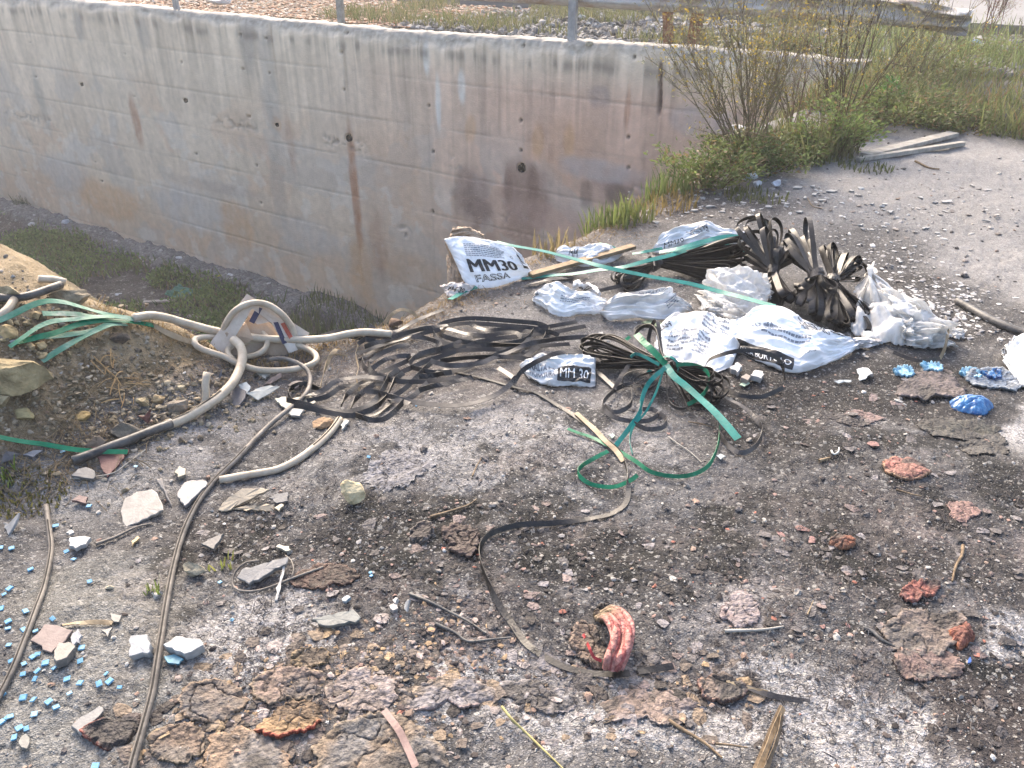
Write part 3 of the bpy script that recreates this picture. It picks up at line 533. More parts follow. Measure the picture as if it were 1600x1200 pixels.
def tube_geo(path, rad, n=10):
    k = len(path); T = np.gradient(path, axis=0); T /= np.linalg.norm(T, axis=1)[:, None] + 1e-9
    u = np.cross(T[0], [0, 0, 1.0]); 
    if np.linalg.norm(u) < .1: u = np.array([1.0, 0, 0])
    u /= np.linalg.norm(u); V = []; rad = np.full(k, rad) if np.isscalar(rad) else np.asarray(rad)
    for i in range(k):
        u = u - (u @ T[i]) * T[i]; u /= np.linalg.norm(u); v = np.cross(T[i], u)
        a = np.linspace(0, 2 * np.pi, n, endpoint=False); V.append(path[i] + rad[i] * (np.cos(a)[:, None] * u + np.sin(a)[:, None] * v))
    V = np.vstack(V); i = (np.arange(k - 1)[:, None] * n + np.arange(n)[None]); j = (np.arange(k - 1)[:, None] * n + (np.arange(n) + 1)[None] % n)
    F = np.stack([i.ravel(), j.ravel(), (j + n).ravel(), (i + n).ravel()], 1)
    return V, F
def tube(pts, h, rad, m, label, name='hose', group=None, cat='hose', n=10, step=.015, C=None, corr=0, slit=None, ridge=0, parent=None):
    pp = smooth_path(pxpath(pts, h), step); k = len(pp)
    r_ = np.full(k, rad)
    if corr: r_ = rad * (1 + corr * np.sign(np.sin(np.arange(k) * np.pi * .5 + .3)))
    V, F = tube_geo(pp, r_, n); fl = [list(map(int, f)) for f in F]; fl.append(list(range(n))[::-1]); fl.append(list(range((k - 1) * n, k * n)))
    o = mesh(name, V, fl, m, parent, True)
    if parent is None: tag(o, label, cat, group)
    if slit is not None:        # dark slot where the conduit has split open
        a, b = slit; q = pp[int(a * k):int(b * k)]; T = np.gradient(q, axis=0); T /= np.linalg.norm(T, axis=1)[:, None]
        side = np.cross(T, [0, 0, 1.0]); V, F = ribbon_geo(q + np.array([0, 0, rad * .97]), side, rad * .5, .001); mesh('split_slot', V, F, M_HOLE, o)
    return o

# ------------------------------------------------------------------ rail and posts along the wall
def post(u, w_, z0, z1, m, name, label, group=None, lean=0, wd=.10, dp=.055):
    V = []; th = .006                     # C-section
    prof = [(-wd/2, dp), (-wd/2, 0), (wd/2, 0), (wd/2, dp), (wd/2 - th, dp), (wd/2 - th, th), (-wd/2 + th, th), (-wd/2 + th, dp)]
    for z in (z0, z1):
        for a, b in prof: V.append(wpt(u + a + lean * (z - z0), w_ + b, z))
    F = [(i, (i + 1) % 8, 8 + (i + 1) % 8, 8 + i) for i in range(8)] + [tuple(range(8)), tuple(range(15, 7, -1))]
    return V, F
def build_rail():
    r = empty('guardrail', wpt(6, .25, .26), 'dented rust-stained steel crash barrier on posts along the top of the concrete wall', 'guardrail')
    z0 = .26 + .36
    prof = [(0, 0), (.035, .02), (.075, .06), (.08, .085), (.045, .115), (0, .145), (0, .165), (.045, .195), (.08, .225), (.075, .25), (.035, .29), (0, .31)]
    us = np.linspace(1.18, 13.5, 200); V = []
    for u in us:
        e = np.exp(-((u - 1.2) / .5) ** 2); dent = .05 * np.exp(-((u - 3.2) / .5) ** 2) + .02 * math.sin(u * 2.3)
        for k, (a, z) in enumerate(prof):
            fold = e * .06 * math.sin(k * 1.4 + u * 9); V.append(wpt(u, .30 - a + dent + fold, z0 + z * (1 - .25 * e) - .06 * e - .035 * np.exp(-((u - 1.9) / .5) ** 2) * (k > 8)))
    n = len(prof); F = gridf(len(us), n)
    o = mesh('rail_beam', V, F, M_RAIL, r, True); md = o.modifiers.new('th', 'SOLIDIFY'); md.thickness = .004
    for k, u in enumerate([5.42, 9.23, 12.95]):
        V, F = post(u, .10, .25, .95, M_STEEL, '', ''); p_ = mesh('post', V, F, M_STEEL if k == 0 else M_WOODG if k == 1 else M_STEEL, r)
        V = []; F = []
        for sx in (-.04, .04):      # bolts through the base
            V = []; F = []; V2, F2 = tube_geo(np.array([wpt(u + sx, .13, .255), wpt(u + sx, .13, .285)]), .009, 6); F += [tuple(int(x) + len(V) for x in f) for f in F2]; V += list(V2); mesh('bolt', V, F, M_STEEL, p_)
    for u in (8.6, 6.9, 4.6, 3.4, 2.4):      # rail splice bolts
        for dz in (.06, .25):
            c = wpt(u, .215, z0 + dz); V, F = tube_geo(np.array([c, c - np.array([WN[0], WN[1], 0]) * .012]), .014, 8); fl = [tuple(map(int, f)) for f in F] + [tuple(range(8, 16))]; mesh('bolt', V, fl, M_STEEL, r)
    for u, ln, wd in ((4.36, .12, .10), (4.08, -.10, .13)):
        V, F = post(u, .55, .15, .85, None, '', '', lean=ln, wd=wd, dp=.08); mesh('bracket', V, F, M_RUST, r)
build_rail()

# ------------------------------------------------------------------ printed sacks
_tc = {}
def text_geo(s, bold=0.0, size=1.0, maxe=.12):
    k = (s, bold)
    if k not in _tc:
        cu = bpy.data.curves.new('t', 'FONT'); cu.body = s; cu.size = 1; cu.offset = bold; cu.resolution_u = 3
        ob = bpy.data.objects.new('t', cu); col.objects.link(ob); dg = bpy.context.evaluated_depsgraph_get(); me = bpy.data.meshes.new_from_object(ob.evaluated_get(dg))
        bm = bmesh.new(); bm.from_mesh(me); bmesh.ops.triangulate(bm, faces=bm.faces)
        for _ in range(4):
            es = [e for e in bm.edges if e.calc_length() > maxe]
            if not es: break
            bmesh.ops.subdivide_edges(bm, edges=es, cuts=1); bmesh.ops.triangulate(bm, faces=[f for f in bm.faces if len(f.verts) > 3])
        V = np.array([v.co[:2] for v in bm.verts]); F = np.array([[v.index for v in f.verts] for f in bm.faces]); bm.free()
        bpy.data.objects.remove(ob); bpy.data.curves.remove(cu); bpy.data.meshes.remove(me); mn = V.min(0); V = V - mn; W = V.max(0); _tc[k] = (V / W[1], F, W[0] / W[1])
    return _tc[k]
class Sheet:
    """a crumpled sheet stretched between a lower and an upper outline (px, py, height)"""
    def __init__(s, low, up, puff=.03, crumple=.02, seed=1, nu=110, nv=80, fold=1.0, freq=1.0, edge=.012, lift=.004):
        s.lo = smooth_path(np.array([G(*p) for p in low]), .004); s.up = smooth_path(np.array([G(*p) for p in up]), .004)
        s.puff, s.cr, s.seed, s.fold, s.fq, s.edge, s.lift = puff, crumple, seed, fold, freq, edge, lift; s.nu, s.nv = nu, nv
        def par(p): d = np.concatenate([[0], np.cumsum(np.linalg.norm(np.diff(p, axis=0), axis=1))]); return d / d[-1]
        s.tl, s.tu = par(s.lo), par(s.up)
        rg = np.random.default_rng(seed); s.cre = [(rg.uniform(0, np.pi), rg.uniform(2, 7), rg.uniform(0, 6), rg.uniform(.4, 1)) for _ in range(7)]
    def base(s, u, v):
        a = np.stack([np.interp(u, s.tl, s.lo[:, k]) for k in range(3)], -1); b = np.stack([np.interp(u, s.tu, s.up[:, k]) for k in range(3)], -1)
        return a * (1 - v[..., None]) + b * v[..., None]
    def __call__(s, u, v, lift=0.0):
        u = np.asarray(u, float); v = np.asarray(v, float); uc = np.clip(u, 0, 1); vc = np.clip(v, 0, 1)
        p = s.base(uc, vc); e = 1e-3
        du = s.base(np.clip(uc + e, 0, 1), vc) - s.base(np.clip(uc - e, 0, 1), vc); dv = s.base(uc, np.clip(vc + e, 0, 1)) - s.base(uc, np.clip(vc - e, 0, 1))
        n = np.cross(du, dv); n /= np.linalg.norm(n, axis=-1)[..., None] + 1e-12; n = np.where((n[..., 2:3] * .7 - n[..., 1:2] * .7) < 0, -n, n)
        f = s.fq; sd = s.seed * 13
        h = s.puff * (np.clip(4 * uc * (1 - uc), 0, 1) ** .4) * (np.clip(4 * vc * (1 - vc), 0, 1) ** .4)
        wu = uc + .12 * (fbm(uc * 3 * f, vc * 3 * f, 3, sd) - .5); wv_ = vc + .12 * (fbm(uc * 3 * f + 7, vc * 3 * f, 3, sd + 1) - .5)
        c = 0
        for (a, q, ph, am) in s.cre:
            x = (wu * math.cos(a) + wv_ * math.sin(a)) * q * f + ph; tri = abs((x % 1) - .5) * 2; mk = sst(.35, .65, fbm(wu * 2.2, wv_ * 2.2, 2, sd + int(q * 10)))
            c = c + (tri - .5) * am * mk / q * 2.2
        c2 = abs(fbm(wu * 6 * f, wv_ * 5 * f, 3, sd + 5) - .5) * 2; c3 = abs(fbm(wu * 15 * f, wv_ * 12 * f, 2, sd + 6) - .5) * 2
        h = h + s.cr * s.fold * (c * 1.3 - 1.1 * c2 - .22 * c3 + .35)
        ed = (fbm(uc * 14, vc * 14, 3, sd + 8) - .5) * s.edge * (1 - np.clip(8 * np.minimum(vc, 1 - vc), 0, 1))
        p = p + n * h[..., None]; p[..., 1] += ed * 2; p[..., 0] += ed
        fl = Hp(p[..., 0], p[..., 1]) + s.lift; zz = p[..., 2]; p[..., 2] = np.where(zz < fl, fl + np.clip(h, 0, 1) * .35 + (c3 * .3 + c2 * .5) * s.cr * .35, zz)
        if np.any(lift): p = p + n * lift
        return p
    def color(s, u, v, base, dirt=(.30,.25,.2), dk=.35):
        sd = s.seed * 13 + 300; d = sst(.5, .72, fbm(u * 4, v * 4, 4, sd)); ed = 1 - np.clip(9 * np.minimum(np.minimum(u, 1 - u), np.minimum(v, 1 - v)), 0, 1)
        c = np.zeros(u.shape + (3,)); c[:] = base; c = lerp(c, np.array(dirt), (np.clip(d * dk + ed * .25, 0, .8))[..., None]); return c
    def build(s, name, m=None, parent=None, base=(.78,.79,.80), cut=None, **kw):
        u, v = np.meshgrid(np.linspace(0, 1, s.nu), np.linspace(0, 1, s.nv)); p = s(u, v); F = gridf(s.nv, s.nu)
        if cut is not None: k = cut(u, v).ravel(); F = F[~k[F].any(1)]
        o = mesh(name, p.reshape(-1, 3), F, m or M_SACK, parent, True, s.color(u, v, base, **kw).reshape(-1, 3))
        md = o.modifiers.new('th', 'SOLIDIFY'); md.thickness = .0012; md.offset = -1; return o
    def text(s, parent, txt, o0, ox, oy, m=None, bold=.02, lift=.0028, name='printed_text', fat=0):
        """o0 = uv of lower-left, ox = uv vector of the whole line, oy = uv vector of letter height"""
        V, F, asp = text_geo(txt, bold); U = o0[0] + V[:, 0] / asp * ox[0] + V[:, 1] * oy[0]; W = o0[1] + V[:, 0] / asp * ox[1] + V[:, 1] * oy[1]
        if fat:      # heavier strokes: the same letters again, shifted a little
            P_ = []; FF = []
            for i, (dx, dy) in enumerate(((0, 0), (fat, 0), (-fat, 0), (fat / 2, fat / 2))): P_.append(s(U + dx * ox[0], W + dy * oy[1], lift + .0003 * i)); FF.append(F + i * len(V))
            o = mesh(name, np.vstack(P_), np.vstack(FF), m or M_INK, parent); return o
        p = s(U, W, lift); return mesh(name, p, F, m or M_INK, parent)
    def patch(s, parent, quad, m, lift=.003, n=(50, 16), name='printed_panel'):
        a, b, c, d = [np.array(q) for q in quad]; x, y = np.meshgrid(np.linspace(0, 1, n[0]), np.linspace(0, 1, n[1]))
        q = (a * (1 - x[..., None]) + b * x[..., None]) * (1 - y[..., None]) + (d * (1 - x[..., None]) + c * x[..., None]) * y[..., None]
        p = s(q[..., 0], q[..., 1], lift); return mesh(name, p.reshape(-1, 3), gridf(n[1], n[0]), m, parent)
    def lines(s, parent, o0, ox, oy, k, m=None, seed=0, hh=.45):
        """small print: k rows of short dashes, joined"""
        rg = np.random.default_rng(seed); Vs = []; Fs = []; nn = 0
        for r_ in range(k):
            x = 0; vv = r_ / k
            while x < rg.uniform(.85, 1):
                L = rg.uniform(.03, .09); x1 = min(1, x + L); xs = np.linspace(x, x1, 4); U = []; W = []
                for yy in (vv, vv + hh / k):
                    U += list(o0[0] + xs * ox[0] + yy * oy[0]); W += list(o0[1] + xs * ox[1] + yy * oy[1])
                p = s(np.array(U), np.array(W), .0026); Vs.append(p); Fs.append(gridf(2, 4) + nn); nn += 8; x = x1 + .012
        o = mesh('small_print', np.vstack(Vs), np.vstack(Fs), m or M_INKG, parent); return o
def outlined(sh, parent, txt, o0, ox, oy):
    sh.text(parent, txt, o0, ox, oy, M_INK, .03, .0026, 'printed_text'); e = .012
    V = text_geo(txt, .0); sh.text(parent, txt, (o0[0] + ox[0] * .012 + oy[0] * .07, o0[1] + ox[1] * .012 + oy[1] * .07), (ox[0] * .976, ox[1] * .976), (oy[0] * .86, oy[1] * .86), M_WHITEINK, -.022, .0048, 'printed_text')
def sack(label, pos, group='printed sacks'):
    return empty('cement_sack', pos, label, 'sack', group)
KF = (.50, .38, .28)
# upright sack at the edge of the bank
r = sack('upright white paper sack printed MM30 with torn brown kraft lining, propped at the bank edge', G(760, 455))
0 if True else Sheet([(732,447,.01),(746,457,0),(775,450,0),(805,440,0),(833,427,.0)], [(694,373,.30),(720,368,.31),(762,375,.28),(800,385,.24),(822,412,.10)], puff=.035, crumple=.013, seed=3, edge=.004, nu=130, nv=100, freq=.8)
s1 = Sheet([(722,432,.05),(738,453,.0),(775,450,0),(805,440,0),(833,427,.0)], [(694,373,.19),(722,369,.195),(762,375,.18),(800,385,.155),(816,400,.11)], puff=.03, crumple=.011, seed=3, edge=.004, nu=130, nv=100, freq=.8)
s1.build('outer_layer', parent=r, dk=.12, base=(.80,.82,.85))
s1.text(r, 'MM30', (.22, .30), (.56, -.02), (-.02, .24), M_INK, 0, fat=.016)
outlined(s1, r, 'FASSA', (.26, .13), (.40, -.01), (-.01, .125))
s1.lines(r, (.20, .60), (.50, -.02), (0, .26), 7, seed=4)
s1.text(r, 'O', (.75, .60), (.035, 0), (0, .10), M_INKG, -.0)
s1.patch(r, ((.865, .34), (.955, .30), (.955, .80), (.865, .84)), M_INK)
s1.text(r, 'E', (.945, .45), (-.012, .30), (-.07, 0), M_WHITEINK, .0, .0055)
for k, (lo, up, sd) in enumerate([([(722,440,.01),(706,412,.07),(696,378,.17)], [(744,430,.03),(728,400,.09),(712,374,.18)], 5), ([(700,376,.165),(728,373,.175),(759,378,.16)], [(708,354,.22),(735,357,.215),(756,367,.19)], 6),
        ([(697,452,.0),(702,468,.0),(728,462,.0)], [(688,447,.03),(712,441,.05),(742,447,.03)], 7), ([(700,446,.0),(716,449,.0),(732,452,0)], [(697,398,.10),(710,405,.10),(724,420,.07)], 8)]):
    q = Sheet(lo, up, puff=.012, crumple=.012, seed=sd, nu=40, nv=30, edge=.02); q.build('torn_lining', M_KRAFT if k != 2 else M_SACK, r, base=(.62,.56,.52))
    if k == 2: q.text(r, 'MM 30', (.35, .35), (.45, .0), (0, .3), M_INK, .02)
# flat sacks, front to back
def flat(label, low, up, seed, puff=.04, cr=.022, base=(.78,.79,.80), nu=110, nv=70, **kw):
    c = G(*(low[len(low) // 2][:2])); r = sack(label, c); sh = Sheet(low, up, puff=puff, crumple=cr, seed=seed, nu=nu, nv=nv, **kw); sh.build('outer_layer', parent=r, base=base, dk=.3); return r, sh
r, sh = flat('crumpled white sack with a small ring mark, just right of the upright sack', [(833,470,0),(850,482,0),(870,495,0),(905,495,0),(948,491,0)], [(836,455,.05),(868,441,.10),(890,452,.08),(920,460,.06),(952,470,.03)], 21, .03, .024)
sh.text(r, 'O', (.27, .72), (.055, 0), (0, .16), M_INKG, -.01); sh.text(r, 'FASSA', (.10, .30), (.06, .42), (-.05, .04), M_INKG, .02); sh.lines(r, (.45, .45), (.35, .02), (0, .2), 3, seed=3)
q = Sheet([(893,452,.02),(915,452,.02),(938,464,.02)], [(893,444,.05),(905,438,.06),(935,458,.04)], .02, .012, 25, 40, 24); q.build('folded_corner', parent=r); q.text(r, 'CO', (.3, .25), (.4, 0), (0, .5), M_INK, .03)
r, sh = flat('empty dirty white sack lying between the ring-marked sack and the clear film', [(940,494,0),(955,503,0),(990,499,0),(1020,504,0),(1055,498,0),(1082,484,0)], [(946,474,.06),(968,458,.09),(1010,456,.09),(1045,453,.08),(1058,462,.07),(1080,474,.04)], 22, .035, .028, (.72,.71,.70))
sh.text(r, 'MURATURA', (.36, .88), (.3, .0), (0, .06), M_INKG, .0); sh.lines(r, (.62, .25), (.18, .25), (-.06, .2), 4, seed=7)
r, sh = flat('small crumpled white sack pinned under the timber batten', [(868,405,0),(885,414,0),(920,418,0),(958,410,0),(972,398,0)], [(872,390,.05),(878,384,.07),(905,387,.06),(935,382,.06),(960,390,.03)], 23, .03, .022, nu=80, nv=40)
sh.text(r, 'MM', (.22, .35), (.10, 0), (0, .32), M_INK, .0)
r, sh = flat('white sack with outlined lettering farthest back, under the teal straps', [(1018,396,.0),(1040,398,0),(1080,388,.02),(1120,384,.03),(1164,380,.03)], [(1024,382,.04),(1048,358,.10),(1080,350,.12),(1102,347,.12),(1130,356,.10),(1164,364,.07)], 24, .03, .024)
outlined(sh, r, 'FASSA', (.58, .80), (-.22, -.16), (.05, -.26)); sh.text(r, 'MM30', (.14, .22), (.20, .03), (0, .2), M_INK, .0)
r, sh = flat('spread white sack covered in small print, left of the widest sack', [(1022,548,0),(1045,562,0),(1080,572,0),(1115,584,0),(1142,576,0)], [(1028,510,.03),(1062,490,.05),(1100,488,.05),(1140,498,.05),(1168,508,.04)], 26, .028, .022, (.80,.82,.84), 130, 100)
outlined(sh, r, 'FASSA', (.03, .55), (.20, .10), (-.03, .13)); sh.lines(r, (.20, .14), (.50, .03), (.02, .42), 9, seed=9, m=M_INKG); sh.lines(r, (.55, .66), (.3, -.05), (.0, .2), 4, seed=19)
q = Sheet([(1110,500,.02),(1128,504,.02),(1142,508,.02)], [(1118,492,.04),(1132,496,.04),(1150,500,.04)], .01, .006, 29, 30, 20); q.patch(r, ((0,0),(1,0),(1,1),(0,1)), M_INK, .002)
q.text(r, 'MM 30', (.1, .2), (.8, 0), (0, .6), M_WHITEINK, .02, .004)
r, sh = flat('widest white sack with a black printed band, below the knotted strap bundles', [(1143,532,0),(1157,552,0),(1190,570,0),(1226,583,0),(1247,585,0),(1275,577,.0),(1318,558,0),(1342,542,0)], [(1144,508,.05),(1164,494,.09),(1194,480,.13),(1218,482,.13),(1246,497,.10),(1290,520,.07),(1334,528,.03)], 27, .04, .026, (.82,.84,.87), 170, 120)
sh.patch(r, ((.0,.02),(.46,.02),(.46,.16),(.0,.30)), M_INK, .003, (110, 22)); sh.text(r, 'MM 30', (.02, .12), (.13, -.03), (0, .10), M_WHITEINK, .0, .0055); sh.text(r, 'FASSA BORTOLO', (.17, .045), (.28, -.0), (0, .075), M_WHITEINK, .0, .0055)
outlined(sh, r, 'FASSA', (.50, .86), (.22, -.02), (.0, .09)); outlined(sh, r, 'BORTOLO', (.50, .73), (.22, -.02), (.0, .09))
sh.patch(r, ((.74,.82),(.97,.80),(.97,.93),(.74,.95)), M_INK, .003, (60, 16)); sh.text(r, 'MM 30', (.76, .835), (.18, -.01), (0, .09), M_WHITEINK, .0, .0055)
sh.text(r, 'KG 25', (.22, .52), (.13, .02), (0, .07), M_INKG, .0); sh.lines(r, (.30, .42), (.3, .04), (0, .18), 3, seed=12, m=M_INKG); sh.text(r, '13:5', (.52, .22), (.07, .02), (0, .06), M_INKG, 0)
q = Sheet([(1325,545,.0),(1350,543,.0),(1375,536,0)], [(1318,528,.04),(1345,528,.04),(1378,530,.02)], .02, .02, 31, 50, 24); q.build('torn_corner', parent=r, base=(.6,.58,.58))
r, sh = flat('low dusty sack with a black MM 30 label box beside the tied coil', [(820,585,0),(838,600,0),(870,605,0),(900,606,0),(930,605,0)], [(812,572,.01),(840,557,.05),(875,556,.06),(905,554,.06),(930,560,.04)], 28, .028, .018, (.66,.68,.70), 100, 60)
sh.patch(r, ((.52,.10),(.93,.06),(.93,.48),(.52,.50)), M_INK, .003, (70, 26)); sh.text(r, 'MM 30', (.555, .17), (.34, -.02), (0, .25), M_WHITEINK, .0, .0055)
sh.text(r, 'MALTA DA', (.20, .36), (.29, .0), (0, .15), M_INKG, .03); sh.text(r, 'MURATURA', (.20, .16), (.29, .0), (0, .15), M_INKG, .03)
r, sh = flat('white sack cut by the right edge of the view, black edging print', [(1570,556,0),(1585,592,0),(1604,612,0),(1640,620,0)], [(1572,542,.04),(1582,530,.05),(1604,524,.06),(1650,530,.05)], 30, .03, .02, nu=80, nv=70)
sh.text(r, 'FASSA', (.10, .75), (.10, -.62), (.10, .06), M_INK, .02)

# ------------------------------------------------------------------ clear film
def film(label, low, up, seed, puff, cr, extra=()):
    r = empty('plastic_film', G(*low[0][:2]), label, 'plastic sheet'); sh = Sheet(low, up, puff=puff, crumple=cr, seed=seed, nu=120, nv=90, fold=1.2, freq=.8, edge=.03); sh.build('crumpled_film', M_FILM, r)
    for k, (lo, u2) in enumerate(extra): Sheet(lo, u2, puff=puff * .7, crumple=cr, seed=seed + 50 + k, nu=70, nv=50, fold=1.2, freq=.9, edge=.03).build('film_fold', M_FILM, r)
film('crumpled translucent film left of the knotted strap bundle', [(1095,466,.0),(1125,492,0),(1150,502,0),(1185,498,.0),(1205,478,.02)], [(1104,446,.06),(1118,424,.12),(1142,417,.15),(1180,424,.14),(1206,446,.10)], 41, .03, .05,
     [([(1098,484,0),(1118,494,0),(1136,498,0)], [(1096,474,.04),(1112,474,.05),(1132,486,.04)]), ([(1120,495,0),(1145,512,0),(1170,510,0)], [(1112,470,.05),(1140,476,.07),(1168,490,.05)])])
film('large crumpled translucent film spilling to the right of the strap bundles', [(1325,512,0),(1350,534,0),(1400,540,0),(1440,542,0),(1474,534,0)], [(1340,452,.08),(1362,416,.12),(1384,440,.12),(1425,466,.12),(1462,494,.08),(1476,508,.04)], 42, .05, .06,
     [([(1360,500,.0),(1400,520,0),(1440,520,0)], [(1380,455,.12),(1415,470,.14),(1455,496,.10)]), ([(1410,538,0),(1440,545,0),(1472,536,0)], [(1400,505,.08),(1440,500,.10),(1478,520,.05)])])
film('small scrap of translucent film beside the curled tan strap', [(1478,522,0),(1492,530,0),(1506,526,0)], [(1480,512,.02),(1492,514,.02),(1504,518,.01)], 43, .01, .012)

# ------------------------------------------------------------------ hoses and conduits
tube([(208,497),(235,493),(262,497),(290,505),(340,518),(400,528),(460,531),(510,529),(545,522),(572,519),(612,522)], .05, .0155, M_HOSE, 'long pale hose crossing from the green straps to the black strap tangle')
tube([(462,534,.03),(455,510,.10),(440,491,.16),(422,478,.19),(402,473,.20),(382,477,.19),(364,489,.16),(352,508,.10),(347,524,.05)], 0, .013, M_HOSE, 'pale hose standing in an arch before the cardboard box')
tube([(362,505,.05),(385,508,.06),(405,516,.06),(417,529,.05),(414,545,.03),(398,555,.02),(378,558,.02)], 0, .011, M_HOSE, 'thin pale hose ring lying inside the arch')
tube([(366,529),(345,527),(318,527),(304,531),(308,541),(325,549),(350,557),(372,568),(400,577),(432,579),(465,576),(488,569),(495,561),(490,551),(470,541),(445,535),(420,533),(392,533),(370,537),(357,545),(357,555),(366,564)], .03, .012, M_HOSE, 'pale hose wound in flat loops on the bank edge')
r = empty('hose', G(250, 668), 'thick hose, pale above and sooty black towards its cut end', 'hose')
tube([(364,530,.08),(375,540,.08),(379,556,.07),(374,578,.05),(362,600,.04),(342,620,.03),(316,638,.03),(290,653,.02),(262,664,.02)], 0, .017, M_HOSE, None, 'pale_length', parent=r, slit=(.55, .98))
tube([(268,662),(240,672),(205,686),(175,697),(145,709),(114,720)], .022, .0155, M_HOSED, None, 'sooty_length', parent=r)
tube([(420,562,.03),(440,560,.04),(460,565,.04),(476,574,.04),(484,587,.03),(484,601,.03),(478,615,.03),(465,629,.02),(440,648,.02),(415,670,.012),(395,690),(370,717),(340,746),(315,776),(296,810),(283,842),(272,882),(262,930),(254,980),(246,1030),(238,1080),(225,1130),(208,1190),(196,1240)], .012, .0085, M_COND, 'long split grey conduit running down the left foreground', 'conduit', cat='conduit', slit=(.35, .99))
tube([(72,790),(76,820),(80,855),(76,885),(68,920),(55,955),(44,985),(34,1010),(20,1045),(0,1085),(-20,1115)], .010, .0075, M_COND, 'shorter split conduit at the left edge among the blue tiles', 'conduit', cat='conduit', slit=(.1, .95))
tube([(343,750),(370,745),(400,740),(435,733),(465,718),(490,700),(510,682),(522,668),(531,655)], .012, .012, M_HOSE, 'curved pale hose piece above the cream tile shards', cat='hose', slit=(.6, 1))
tube([(405,876,.03),(384,879,.03),(368,893,.02),(363,911),(372,922),(395,924),(420,918),(450,906),(480,895),(505,886)], .01, .003, M_COND, 'thin brown wire looped around a shard', 'wire', cat='wire', n=6)
tube([(446,868),(455,876),(459,890),(455,903)], .012, .002, M_COND, 'short bent wire beside the looped wire', 'wire', cat='wire', n=6)
tube([(1495,470),(1515,481),(1540,495),(1570,509),(1605,522),(1650,540)], .016, .016, M_HOSED, 'black hose on the right coming in from the frame edge')
tube([(-20,462),(15,466,.03),(45,462,.04),(75,452,.05),(95,445,.05)], .04, .014, M_HOSED, 'black hose end resting on the left mound')
tube([(-10,500,.02),(10,485,.03),(22,468,.03)], .02, .014, M_HOSE, 'pale pipe end lying under the black hose on the mound')
tube([(60,436),(85,437),(103,441)], .02, .013, M_HOSE, 'short pale pipe stub on the crest of the mound')
tube([(318,640,-.01),(322,622,.03),(321,600,.07),(324,582,.10)], 0, .013, M_HOSE, 'pale pipe stub sticking up out of the rubble')

